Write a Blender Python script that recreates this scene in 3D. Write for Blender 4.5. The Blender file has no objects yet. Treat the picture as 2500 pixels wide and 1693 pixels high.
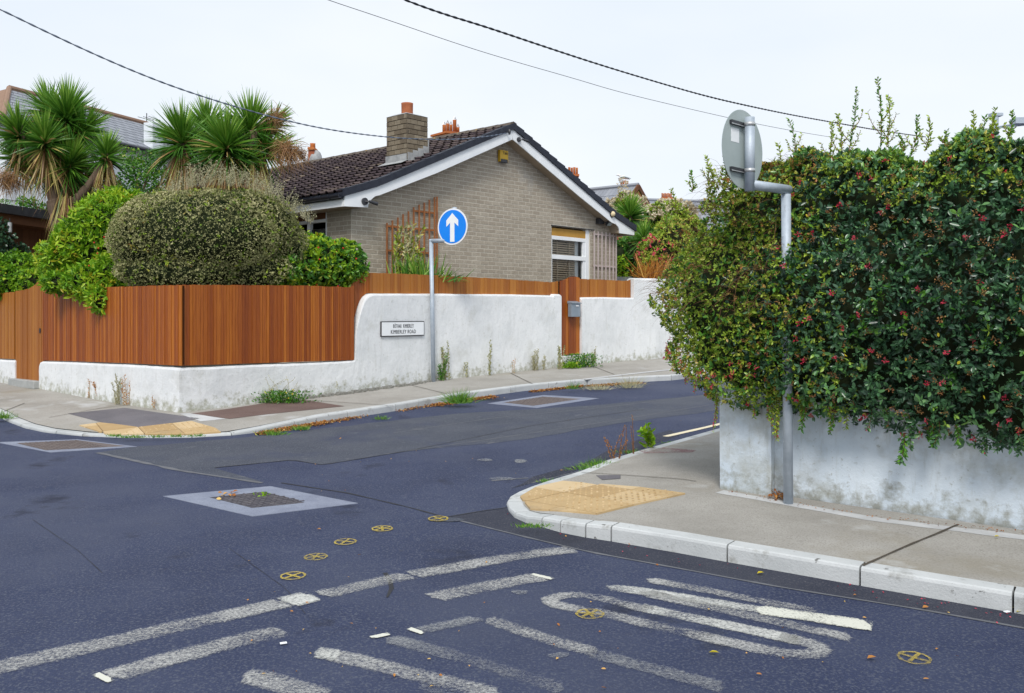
import bpy, bmesh, math, random
import numpy as np
from mathutils import Vector, Matrix
random.seed(7); RNG = np.random.default_rng(7)
C = bpy.context.scene.collection
R = math.radians

# ------------------------------------------------------------------ camera
EYE = 1.49; FOC = 2240.0; CX = 1250.0; HY = 768.0
cam = bpy.data.objects.new('camera', bpy.data.cameras.new('camera')); C.objects.link(cam)
cam.location = (0, 0, EYE); cam.rotation_euler = (R(90), 0, 0)
cam.data.sensor_fit = 'HORIZONTAL'; cam.data.sensor_width = 36.0
cam.data.lens = 36.0 * FOC / 2500.0
cam.data.shift_y = (HY - 846.5) / 2500.0
cam.data.clip_start = 0.05; cam.data.clip_end = 3000
bpy.context.scene.camera = cam

# ------------------------------------------------------------------ world and sun (overcast)
W = bpy.data.worlds.new('World'); bpy.context.scene.world = W; W.use_nodes = True
nt = W.node_tree; nt.nodes.clear()
wo = nt.nodes.new('ShaderNodeOutputWorld'); bg = nt.nodes.new('ShaderNodeBackground')
sk = nt.nodes.new('ShaderNodeTexSky'); sk.sky_type = 'NISHITA'; sk.sun_disc = False
sk.sun_elevation = R(48); sk.sun_rotation = R(186)
tc = nt.nodes.new('ShaderNodeTexCoord'); mp = nt.nodes.new('ShaderNodeMapping'); mp.inputs['Scale'].default_value = (1, 1, 3)
nz = nt.nodes.new('ShaderNodeTexNoise'); nz.inputs['Scale'].default_value = 1.6; nz.inputs['Detail'].default_value = 4
cr = nt.nodes.new('ShaderNodeValToRGB')
cr.color_ramp.elements[0].position = .3; cr.color_ramp.elements[0].color = (.74, .83, .93, 1)
cr.color_ramp.elements[1].position = .7; cr.color_ramp.elements[1].color = (.90, .945, 1.0, 1)
mul = nt.nodes.new('ShaderNodeVectorMath'); mul.operation = 'SCALE'; mul.inputs['Scale'].default_value = 8.7
mx = nt.nodes.new('ShaderNodeMix'); mx.data_type = 'RGBA'; mx.inputs['Factor'].default_value = .94
L = nt.links
L.new(tc.outputs['Generated'], mp.inputs[0]); L.new(mp.outputs[0], nz.inputs['Vector'])
L.new(nz.outputs[0], cr.inputs[0]); L.new(cr.outputs[0], mul.inputs[0])
L.new(sk.outputs[0], mx.inputs['A']); L.new(mul.outputs[0], mx.inputs['B'])
L.new(mx.outputs['Result'], bg.inputs[0]); L.new(bg.outputs[0], wo.inputs[0])
bg.inputs[1].default_value = .1
sun = bpy.data.objects.new('sun', bpy.data.lights.new('sun', 'SUN')); C.objects.link(sun)
sun.data.energy = 2.2; sun.data.angle = R(16); sun.data.color = (1, .955, .89)
sun.rotation_euler = (R(42), 0, R(-6))
sc = bpy.context.scene
sc.view_settings.view_transform = 'Standard'; sc.view_settings.look = 'None'
sc.view_settings.gamma = 1; sc.view_settings.exposure = 0.30; sc.view_settings.use_curve_mapping = False
sc.cycles.max_bounces = 6; sc.cycles.transparent_max_bounces = 6

# ------------------------------------------------------------------ projection helpers (measure the photo onto real planes)
SL = .036
def zp(y):                      # pavement level (the street climbs gently away from the camera)
    return SL * (min(y, 28.0) - 7.27)
KH = .10
def G(px, py, dz=0.0):          # point on the ground plane, dz above pavement level
    Y = (EYE + SL * 7.27 - dz) / ((py - HY) / FOC + SL)
    return Vector(((px - CX) / FOC * Y, Y, zp(Y) + dz))
def AT(px, py, Y):
    return Vector(((px - CX) / FOC * Y, Y, EYE - (py - HY) / FOC * Y))
def ZAT(py, Y): return EYE - (py - HY) / FOC * Y
def PX(x, y): return CX + FOC * x / y
def lerp(a, b, t): return a + (b - a) * t
def interp(x, xs, ys): return float(np.interp(x, xs, ys))

# ------------------------------------------------------------------ materials
def newmat(name):
    m = bpy.data.materials.new(name); m.use_nodes = True
    t = m.node_tree; b = t.nodes['Principled BSDF']
    return m, t, b
def N(t, kind, **kw):
    n = t.nodes.new(kind)
    for k, v in kw.items():
        if k in n.inputs: n.inputs[k].default_value = v
        else: setattr(n, k, v)
    return n
def ramp(t, stops):
    r = t.nodes.new('ShaderNodeValToRGB'); e = r.color_ramp.elements
    while len(e) > 1: e.remove(e[0])
    e[0].position = stops[0][0]; e[0].color = (*stops[0][1], 1)
    for p, c in stops[1:]:
        q = e.new(p); q.color = (*c, 1)
    return r
def gray(v): return (v, v, v)
def mat(name, stops, scale=6, rough=.8, spec=.3, bump=.0, bscale=60, metal=0, detail=6, stretch=(1, 1, 1), coords='Object',
        speck=None, stain=None, obrand=0.0, distort=0.0):
    """noise-ramped colour; speck=(scale,lo,hi,color) fine grains; stain=(scale,thr,color,amount)"""
    m, t, b = newmat(name); K = t.links
    tc = N(t, 'ShaderNodeTexCoord'); mp = N(t, 'ShaderNodeMapping'); mp.inputs['Scale'].default_value = stretch
    if coords == 'World':
        g = N(t, 'ShaderNodeNewGeometry'); K.new(g.outputs['Position'], mp.inputs[0])
    else: K.new(tc.outputs[coords], mp.inputs[0])
    n = N(t, 'ShaderNodeTexNoise', Scale=scale, Detail=detail, Roughness=.6, Distortion=distort); K.new(mp.outputs[0], n.inputs['Vector'])
    fac = n.outputs[0]
    if obrand:
        oi = N(t, 'ShaderNodeObjectInfo'); ge = N(t, 'ShaderNodeNewGeometry')
        ad = N(t, 'ShaderNodeMath', operation='ADD'); K.new(oi.outputs['Random'], ad.inputs[0]); K.new(ge.outputs['Random Per Island'], ad.inputs[1])
        fr = N(t, 'ShaderNodeMath', operation='FRACT'); K.new(ad.outputs[0], fr.inputs[0])
        mm = N(t, 'ShaderNodeMix'); mm.data_type = 'FLOAT'; mm.inputs[0].default_value = obrand
        K.new(fac, mm.inputs[2]); K.new(fr.outputs[0], mm.inputs[3]); fac = mm.outputs[0]
    r = ramp(t, stops); K.new(fac, r.inputs[0]); col = r.outputs[0]
    if speck:
        s, lo, hi, c = speck
        n2 = N(t, 'ShaderNodeTexNoise', Scale=s, Detail=2); K.new(mp.outputs[0], n2.inputs['Vector'])
        r2 = ramp(t, [(lo, gray(0)), (hi, gray(1))]); K.new(n2.outputs[0], r2.inputs[0])
        x = N(t, 'ShaderNodeMix'); x.data_type = 'RGBA'; K.new(r2.outputs[0], x.inputs['Factor']); K.new(col, x.inputs['A']); x.inputs['B'].default_value = (*c, 1)
        col = x.outputs['Result']
    if stain:
        for (s, lo, hi, c, zlo, zhi) in stain:
            n3 = N(t, 'ShaderNodeTexNoise', Scale=s, Detail=8, Roughness=.65); K.new(mp.outputs[0], n3.inputs['Vector'])
            r3 = ramp(t, [(lo, gray(0)), (hi, gray(1))]); K.new(n3.outputs[0], r3.inputs[0]); f = r3.outputs[0]
            x = N(t, 'ShaderNodeMix'); x.data_type = 'RGBA'; K.new(f, x.inputs['Factor']); K.new(col, x.inputs['A']); x.inputs['B'].default_value = (*c, 1)
            col = x.outputs['Result']
    K.new(col, b.inputs['Base Color'])
    b.inputs['Roughness'].default_value = rough; b.inputs['Specular IOR Level'].default_value = spec; b.inputs['Metallic'].default_value = metal
    if bump:
        n4 = N(t, 'ShaderNodeTexNoise', Scale=bscale, Detail=6, Roughness=.65); K.new(mp.outputs[0], n4.inputs['Vector'])
        bp = N(t, 'ShaderNodeBump', Strength=bump, Distance=.01); K.new(n4.outputs[0], bp.inputs['Height']); K.new(bp.outputs[0], b.inputs['Normal'])
    return m
def leafmat(name, stops, rough=.5, spec=.35, trans=.25):
    m, t, b = newmat(name); K = t.links
    a = N(t, 'ShaderNodeAttribute', attribute_name='tint'); r = ramp(t, stops); K.new(a.outputs['Fac'], r.inputs[0])
    K.new(r.outputs[0], b.inputs['Base Color']); b.inputs['Roughness'].default_value = rough; b.inputs['Specular IOR Level'].default_value = spec
    if trans:
        tr = N(t, 'ShaderNodeBsdfTranslucent'); K.new(r.outputs[0], tr.inputs[0]); ms = N(t, 'ShaderNodeMixShader'); ms.inputs[0].default_value = trans
        K.new(b.outputs[0], ms.inputs[1]); K.new(tr.outputs[0], ms.inputs[2]); K.new(ms.outputs[0], t.nodes['Material Output'].inputs[0])
    return m

M = {}
M['asphalt'] = mat('asphalt', [(.25, (.018, .026, .066)), (.5, (.030, .041, .092)), (.75, (.049, .061, .114))], scale=.9, rough=.8, spec=.35, bump=1, bscale=80,
                   speck=(70, .50, .74, (.100, .112, .15)), coords='World', stain=[(.35, .48, .70, (.060, .071, .116), 0, 0), (95, .60, .70, (.007, .009, .022), 0, 0), (34, .70, .73, (.22, .22, .22), 0, 0), (1.1, .60, .70, (.016, .020, .042), 0, 0), (6, .66, .74, (.055, .06, .085), 0, 0)])
M['asphalt_old'] = mat('asphalt_old', [(.25, (.048, .056, .080)), (.75, (.080, .088, .112))], scale=1.6, rough=.85, spec=.3, bump=1, bscale=80,
                   speck=(75, .54, .74, (.15, .16, .18)), coords='World', stain=[(.9, .52, .7, (.05, .06, .10), 0, 0), (100, .62, .7, (.02, .024, .045), 0, 0), (3, .62, .72, (.15, .155, .17), 0, 0)])
M['asphalt_edge'] = mat('asphalt_edge', [(.25, (.032, .036, .056)), (.75, (.056, .061, .082))], scale=2, rough=.9, spec=.2, bump=1, bscale=90,
                   speck=(80, .54, .74, (.10, .10, .115)), coords='World', stain=[(1.2, .55, .7, (.028, .03, .042), 0, 0)])
M['asphalt_dark'] = mat('asphalt_dark', [(.25, (.020, .024, .042)), (.75, (.035, .040, .062))], scale=2, rough=.85, spec=.3, bump=1, bscale=80,
                   speck=(75, .56, .72, (.15, .15, .18)), coords='World')
M['seam'] = mat('seam_tar', [(.3, (.015, .016, .022)), (.7, (.03, .03, .035))], scale=8, rough=.6, coords='World')
M['seam_light'] = mat('seam_light', [(.3, (.10, .105, .12)), (.7, (.15, .155, .17))], scale=8, rough=.9, coords='World')
M['paving'] = mat('paving', [(.25, (.27, .256, .232)), (.5, (.35, .334, .307)), (.75, (.43, .413, .385))], scale=1.2, rough=.92, spec=.15, bump=.8, bscale=60,
                   speck=(75, .5, .75, (.245, .232, .21)), coords='World', stain=[(.55, .54, .75, (.26, .23, .17), 0, 0), (1.1, .58, .72, (.50, .505, .51), 0, 0), (60, .66, .74, (.46, .45, .43), 0, 0), (9, .70, .74, (.12, .11, .09), 0, 0)])
M['paving_red'] = mat('paving_red', [(.3, (.12, .078, .07)), (.7, (.17, .115, .1))], scale=2, rough=.92, bump=.6, bscale=90, coords='World', speck=(120, .58, .75, (.22, .17, .15)))
M['paving_dark'] = mat('paving_dark', [(.3, (.115, .11, .125)), (.7, (.165, .155, .17))], scale=2, rough=.92, bump=.6, bscale=90, coords='World', speck=(120, .58, .75, (.23, .22, .22)))
M['kerb'] = mat('kerb', [(.25, (.40, .42, .425)), (.75, (.56, .575, .58))], scale=3, rough=.85, spec=.2, bump=.4, bscale=60, coords='World', obrand=.25,
                stain=[(5, .58, .72, (.30, .30, .285), 0, 0), (13, .64, .69, (.16, .16, .155), 0, 0), (70, .62, .72, (.3, .3, .29), 0, 0)])
M['tactile'] = mat('tactile', [(.2, (.40, .27, .13)), (.5, (.50, .36, .19)), (.8, (.60, .46, .28))], scale=4, rough=.9, bump=.3, bscale=80, obrand=.55, coords='World', stain=[(3, .56, .72, (.34, .25, .15), 0, 0), (50, .62, .72, (.30, .24, .16), 0, 0)])
M['joint'] = mat('joint', [(.3, (.06, .05, .04)), (.7, (.1, .085, .065))], scale=9, rough=1, coords='World')
M['cement'] = mat('cement', [(.3, (.42, .425, .43)), (.7, (.55, .555, .56))], scale=4, rough=.9, bump=.5, bscale=50, coords='World')
def wallmat(name, lo, mid, hi, grime, blot, base_dirt, blot_thr, bump=.8):
    m, t, b = newmat(name); K = t.links; g = N(t, 'ShaderNodeNewGeometry'); pos = g.outputs['Position']
    n1 = N(t, 'ShaderNodeTexNoise', Scale=2.0, Detail=8, Roughness=.62); K.new(pos, n1.inputs['Vector']); r1 = ramp(t, [(.25, lo), (.5, mid), (.78, hi)]); K.new(n1.outputs[0], r1.inputs[0]); col = r1.outputs[0]
    def over(col, fac, c):
        x = N(t, 'ShaderNodeMix'); x.data_type = 'RGBA'; K.new(fac, x.inputs['Factor']); K.new(col, x.inputs['A']); x.inputs['B'].default_value = (*c, 1); return x.outputs['Result']
    def nr(scale, lo_, hi_, stretch=None, det=8, amt=1.0, add=None):
        v = pos
        if stretch: mp = N(t, 'ShaderNodeMapping'); mp.inputs['Scale'].default_value = stretch; K.new(pos, mp.inputs[0]); v = mp.outputs[0]
        n = N(t, 'ShaderNodeTexNoise', Scale=scale, Detail=det, Roughness=.68); K.new(v, n.inputs['Vector']); f = n.outputs[0]
        if add is not None: ad = N(t, 'ShaderNodeMath', operation='ADD'); K.new(f, ad.inputs[0]); K.new(add, ad.inputs[1]); f = ad.outputs[0]
        r = ramp(t, [(lo_, gray(0)), (hi_, gray(amt))]); K.new(f, r.inputs[0]); return r.outputs[0]
    col = over(col, nr(1.7, blot_thr, blot_thr + .16, amt=.8), blot)                       # soft damp blotches
    col = over(col, nr(5, .55, .72, stretch=(3.2, 3.2, .45), amt=.6), blot)                # runs down the face
    col = over(col, nr(26, .60, .70, amt=.75), grime)                                       # pocks
    # dirt splashed up from the pavement: height above the sloping street
    sx = N(t, 'ShaderNodeSeparateXYZ'); K.new(pos, sx.inputs[0]); my = N(t, 'ShaderNodeMath', operation='MULTIPLY_ADD'); my.inputs[1].default_value = -SL; K.new(sx.outputs['Y'], my.inputs[0]); K.new(sx.outputs['Z'], my.inputs[2])
    hb = N(t, 'ShaderNodeMapRange'); hb.inputs['From Min'].default_value = -SL * 7.27; hb.inputs['From Max'].default_value = -SL * 7.27 + .30; hb.inputs['To Min'].default_value = .22; hb.inputs['To Max'].default_value = -.05; K.new(my.outputs[0], hb.inputs['Value'])
    col = over(col, nr(9, .58, .78, add=hb.outputs[0], amt=.85), base_dirt)
    K.new(col, b.inputs['Base Color']); b.inputs['Roughness'].default_value = .88; b.inputs['Specular IOR Level'].default_value = .15
    n4 = N(t, 'ShaderNodeTexNoise', Scale=13, Detail=8, Roughness=.7); K.new(pos, n4.inputs['Vector']); bp = N(t, 'ShaderNodeBump', Strength=bump * .6, Distance=.02); K.new(n4.outputs[0], bp.inputs['Height']); K.new(bp.outputs[0], b.inputs['Normal'])
    return m
M['wall_white'] = wallmat('wall_white', (.62, .64, .65), (.74, .755, .765), (.80, .81, .82), (.44, .44, .40), (.56, .565, .54), (.33, .33, .25), .55)
M['wall_blue'] = wallmat('wall_blue', (.46, .54, .62), (.56, .63, .70), (.64, .70, .76), (.30, .31, .29), (.37, .385, .36), (.25, .25, .21), .50)
M['concrete'] = mat('concrete', [(.3, (.27, .28, .28)), (.7, (.42, .43, .42))], scale=4, rough=.95, bump=.9, bscale=25, coords='World')
M['timber'] = mat('timber', [(.10, (.11, .020, .004)), (.3, (.21, .044, .005)), (.5, (.30, .074, .007)), (.66, (.42, .125, .012)), (.88, (.56, .22, .028))], scale=9, rough=.5, spec=.35, bump=.5, bscale=30,
                  stretch=(14, 14, .30), coords='World', obrand=.36)
M['timber_light'] = mat('timber_light', [(.1, (.22, .060, .008)), (.5, (.36, .125, .017)), (.9, (.50, .22, .04))], scale=9, rough=.5, spec=.35, bump=.5, bscale=30,
                  stretch=(14, 14, .30), coords='World', obrand=.35)
M['timber_back'] = mat('timber_back', [(.3, (.045, .018, .009)), (.7, (.07, .028, .012))], scale=5, rough=.8, coords='World')
M['timber_shed'] = mat('timber_shed', [(.2, (.085, .030, .012)), (.8, (.17, .065, .022))], scale=8, stretch=(8, 8, .4), rough=.6, coords='World', obrand=.5)
M['trellis'] = mat('trellis', [(.2, (.18, .07, .035)), (.8, (.44, .17, .05))], scale=5, stretch=(4, 4, 1), rough=.8, coords='World')
M['trellis_grey'] = mat('trellis_grey', [(.2, (.44, .36, .35)), (.8, (.60, .52, .50))], scale=5, rough=.8, coords='World')
M['brick'] = mat('brick', [(.1, (.31, .265, .21)), (.5, (.39, .34, .275)), (.9, (.48, .43, .355))], scale=3, rough=.95, spec=.1, bump=.8, bscale=90, coords='World', obrand=.35,
                 speck=(55, .5, .75, (.27, .23, .185)), stain=[(.8, .6, .78, (.42, .41, .39), 0, 0)])
M['mortar'] = mat('mortar', [(.3, (.50, .46, .38)), (.7, (.60, .56, .48))], scale=5, rough=1, coords='World')
M['brick_chim'] = mat('brick_chim', [(.1, (.12, .095, .07)), (.5, (.20, .165, .12)), (.9, (.30, .255, .19))], scale=3.5, rough=.95, spec=.1, bump=.9, bscale=70, coords='World', obrand=.5,
                      stain=[(6, .6, .72, (.05, .045, .042), 0, 0), (12, .66, .74, (.3, .3, .26), 0, 0)])
M['mortar_dark'] = mat('mortar_dark', [(.3, (.06, .052, .044)), (.7, (.09, .08, .066))], scale=5, rough=1, coords='World')
M['tile'] = mat('tile', [(.1, (.030, .020, .026)), (.5, (.060, .043, .048)), (.9, (.13, .098, .09))], scale=3, rough=.85, spec=.25, bump=.5, bscale=50, coords='World', obrand=.4,
                stain=[(5, .58, .72, (.115, .095, .055), 0, 0), (1.4, .58, .70, (.22, .175, .13), 0, 0), (9, .68, .72, (.34, .24, .07), 0, 0)])
M['ridge'] = mat('ridge', [(.2, (.07, .055, .048)), (.8, (.16, .135, .11))], scale=4, rough=.9, bump=.5, coords='World', stain=[(5, .62, .68, (.42, .26, .05), 0, 0)])
M['verge'] = mat('verge', [(.3, (.012, .015, .026)), (.7, (.028, .033, .05))], scale=8, rough=.6, spec=.35, bump=.4, coords='World')
M['plastic_white'] = mat('plastic_white', [(.3, (.76, .79, .82)), (.7, (.84, .86, .88))], scale=3, rough=.45, spec=.4, coords='World', stain=[(12, .68, .78, (.6, .6, .58), 0, 0)])
M['gutter'] = mat('gutter', [(.3, (.012, .014, .022)), (.7, (.025, .028, .04))], scale=5, rough=.3, spec=.5, coords='World')
M['galv'] = mat('galv', [(.25, (.34, .40, .47)), (.75, (.50, .56, .63))], scale=9, rough=.55, spec=.5, metal=.25, bump=.15, bscale=60, coords='World')
M['sign_back'] = mat('sign_back', [(.3, (.33, .39, .39)), (.7, (.39, .45, .45))], scale=5, rough=.5, spec=.4, coords='World')
M['metal_dark'] = mat('metal_dark', [(.3, (.02, .021, .027)), (.7, (.045, .047, .055))], scale=8, rough=.45, spec=.5, coords='World')
M['bracket'] = mat('bracket', [(.3, (.42, .43, .44)), (.7, (.62, .63, .64))], scale=12, rough=.4, metal=.5, coords='World')
M['sign_blue'] = mat('sign_blue', [(.3, (.0, .215, .84)), (.7, (.0, .24, .90))], scale=3, rough=.35, spec=.5, coords='World')
M['sign_white'] = mat('sign_white', [(.3, (.82, .84, .86)), (.7, (.86, .88, .9))], scale=3, rough=.4, spec=.4, coords='World')
M['sign_black'] = mat('sign_black', [(.3, (.015, .015, .022)), (.7, (.03, .03, .04))], scale=9, rough=.5, coords='World')
M['yellow_plastic'] = mat('yellow_plastic', [(.3, (.62, .38, .03)), (.7, (.72, .46, .05))], scale=4, rough=.4, coords='World')
M['lead'] = mat('lead', [(.3, (.25, .26, .27)), (.7, (.44, .45, .45))], scale=7, rough=.7, bump=.4, coords='World')
M['terracotta'] = mat('terracotta', [(.3, (.31, .095, .045)), (.7, (.44, .15, .065))], scale=6, rough=.85, bump=.3, coords='World')
M['terracotta_orange'] = mat('terracotta_orange', [(.2, (.40, .11, .035)), (.8, (.56, .20, .06))], scale=9, rough=.85, coords='World', obrand=.5)
M['brick_red'] = mat('brick_red', [(.2, (.25, .07, .04)), (.8, (.40, .13, .06))], scale=14, rough=.9, bump=.5, coords='World')
M['slate'] = mat('slate', [(.15, (.20, .215, .25)), (.85, (.30, .315, .35))], scale=4, rough=.6, spec=.4, bump=.3, coords='World', obrand=.5)
M['slate_brown'] = mat('slate_brown', [(.15, (.17, .10, .07)), (.85, (.30, .19, .13))], scale=3, rough=.85, coords='World', obrand=.5)
M['render_white'] = mat('render_white', [(.3, (.66, .71, .75)), (.7, (.74, .78, .82))], scale=1, rough=.85, coords='World')
M['glass'] = mat('glass', [(.3, (.010, .012, .016)), (.7, (.02, .022, .028))], scale=1, rough=.06, spec=.6, coords='World')
M['blind'] = mat('blind', [(.3, (.60, .47, .34)), (.7, (.70, .57, .43))], scale=4, rough=.6, coords='World')
M['room_dark'] = mat('room_dark', [(.3, (.05, .022, .012)), (.7, (.07, .03, .016))], scale=2, rough=.9, coords='World')
M['yellow_board'] = mat('yellow_board', [(.3, (.42, .22, .04)), (.7, (.50, .28, .06))], scale=4, rough=.7, coords='World')
M['postbox'] = mat('postbox', [(.3, (.22, .27, .32)), (.7, (.28, .33, .38))], scale=5, rough=.4, spec=.5, metal=.2, coords='World')
M['iron'] = mat('iron', [(.3, (.075, .072, .09)), (.7, (.15, .14, .15))], scale=12, rough=.65, metal=.3, bump=.3, coords='World')
M['iron_brown'] = mat('iron_brown', [(.3, (.12, .10, .10)), (.7, (.18, .15, .14))], scale=12, rough=.75, bump=.3, coords='World')
M['surround'] = mat('surround', [(.3, (.19, .21, .28)), (.7, (.26, .285, .36))], scale=5, rough=.9, bump=.7, bscale=90, coords='World', speck=(100, .6, .7, (.12, .13, .16)))
M['cable_grey'] = mat('cable_grey', [(.3, (.10, .13, .18)), (.7, (.17, .2, .26))], scale=9, rough=.5, coords='World')
M['cable_black'] = mat('cable_black', [(.3, (.010, .013, .022)), (.7, (.02, .022, .03))], scale=9, rough=.5, coords='World')
M['soil'] = mat('soil', [(.3, (.06, .045, .03)), (.7, (.12, .09, .06))], scale=5, rough=1, coords='World')
M['trunk'] = mat('trunk', [(.2, (.085, .058, .04)), (.8, (.21, .15, .105))], scale=6, stretch=(6, 6, 1), rough=.95, bump=1, bscale=20, coords='World')
M['twig'] = mat('twig', [(.2, (.12, .055, .03)), (.8, (.22, .11, .055))], scale=6, rough=.9, coords='World')
M['twig_pale'] = mat('twig_pale', [(.2, (.34, .31, .20)), (.8, (.52, .47, .33))], scale=6, rough=.9, coords='World')
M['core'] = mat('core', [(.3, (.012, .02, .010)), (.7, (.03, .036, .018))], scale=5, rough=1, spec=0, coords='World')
M['core_brown'] = mat('core_brown', [(.3, (.04, .022, .012)), (.7, (.06, .035, .018))], scale=5, rough=1, spec=0, coords='World')
M['seagull'] = mat('seagull', [(.3, (.7, .7, .7)), (.7, (.8, .8, .8))], scale=5, coords='World')
M['rubble'] = mat('rubble', [(.2, (.10, .095, .08)), (.8, (.36, .355, .33))], scale=14, rough=1, bump=1, bscale=30, coords='World')

def paintmat(name, col, lo, hi, sc=58, big=2.6):
    """worn road paint: gone (transparent) where it has rubbed off"""
    m, t, b = newmat(name); K = t.links
    g = N(t, 'ShaderNodeNewGeometry')
    n1 = N(t, 'ShaderNodeTexNoise', Scale=sc, Detail=6, Roughness=.8); n2 = N(t, 'ShaderNodeTexNoise', Scale=big, Detail=3)
    K.new(g.outputs['Position'], n1.inputs['Vector']); K.new(g.outputs['Position'], n2.inputs['Vector'])
    ad = N(t, 'ShaderNodeMath', operation='MULTIPLY_ADD'); ad.inputs[1].default_value = .45; K.new(n2.outputs[0], ad.inputs[0]); K.new(n1.outputs[0], ad.inputs[2])
    at = N(t, 'ShaderNodeAttribute', attribute_name='edge'); pw = N(t, 'ShaderNodeMath', operation='POWER'); pw.inputs[1].default_value = 5; K.new(at.outputs['Fac'], pw.inputs[0]); sb = N(t, 'ShaderNodeMath', operation='MULTIPLY_ADD'); sb.inputs[1].default_value = -.26; K.new(pw.outputs[0], sb.inputs[0]); K.new(ad.outputs[0], sb.inputs[2]); ad = sb
    r = ramp(t, [(lo, gray(0)), (hi, gray(1))]); K.new(ad.outputs[0], r.inputs[0])
    b.inputs['Base Color'].default_value = (*col, 1); b.inputs['Roughness'].default_value = .85
    tr = N(t, 'ShaderNodeBsdfTransparent'); ms = N(t, 'ShaderNodeMixShader'); K.new(r.outputs[0], ms.inputs[0]); K.new(tr.outputs[0], ms.inputs[1]); K.new(b.outputs[0], ms.inputs[2])
    K.new(ms.outputs[0], t.nodes['Material Output'].inputs[0])
    return m
M['paint_worn'] = paintmat('paint_worn', (.42, .42, .41), .60, .88)
M['paint_faint'] = paintmat('paint_faint', (.27, .28, .295), .62, .96)
M['paint_mid'] = paintmat('paint_mid', (.52, .525, .50), .52, .82)
M['paint_fresh'] = paintmat('paint_fresh', (.60, .60, .53), .46, .66)
M['paint_yellow'] = paintmat('paint_yellow', (.50, .38, .06), .54, .90, sc=70)
M['paint_cream'] = paintmat('paint_cream', (.72, .64, .46), .42, .58)
M['paint_red'] = paintmat('paint_red', (.30, .12, .13), .66, .84)

# ------------------------------------------------------------------ object helpers
def tag(o, label=None, cat=None, group=None, kind=None):
    if label: o['label'] = label
    if cat: o['category'] = cat
    if group: o['group'] = group
    if kind: o['kind'] = kind
    return o
def thing(name, label, cat, loc=(0, 0, 0), group=None, rotz=0):
    o = bpy.data.objects.new(name, None); C.objects.link(o); o.empty_display_size = .2
    o.location = loc; o.rotation_euler = (0, 0, rotz)
    return tag(o, label, cat, group)
def link(name, me, parent=None, m=None):
    o = bpy.data.objects.new(name, me); C.objects.link(o)
    if m is not None and not me.materials: me.materials.append(m)
    if parent is not None:
        o.parent = parent
        if parent.type == 'EMPTY' and not parent.get('local'):
            o.matrix_parent_inverse = PINV.get(parent.name, Matrix.Identity(4))
    return o
PINV = {}
def world_thing(name, label, cat, loc, group=None):
    """an Empty at the thing's base whose parts are given in world coordinates"""
    o = thing(name, label, cat, loc, group); PINV[o.name] = Matrix.Translation(loc).inverted(); return o
def mesh(name, vs, fs, m=None, parent=None, smooth=False, label=None):
    me = bpy.data.meshes.new(name); me.from_pydata([tuple(v) for v in vs], [], fs); me.update()
    if smooth: me.polygons.foreach_set('use_smooth', [True] * len(me.polygons))
    o = link(name, me, parent, m)
    if label: o['label'] = label
    return o
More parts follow.
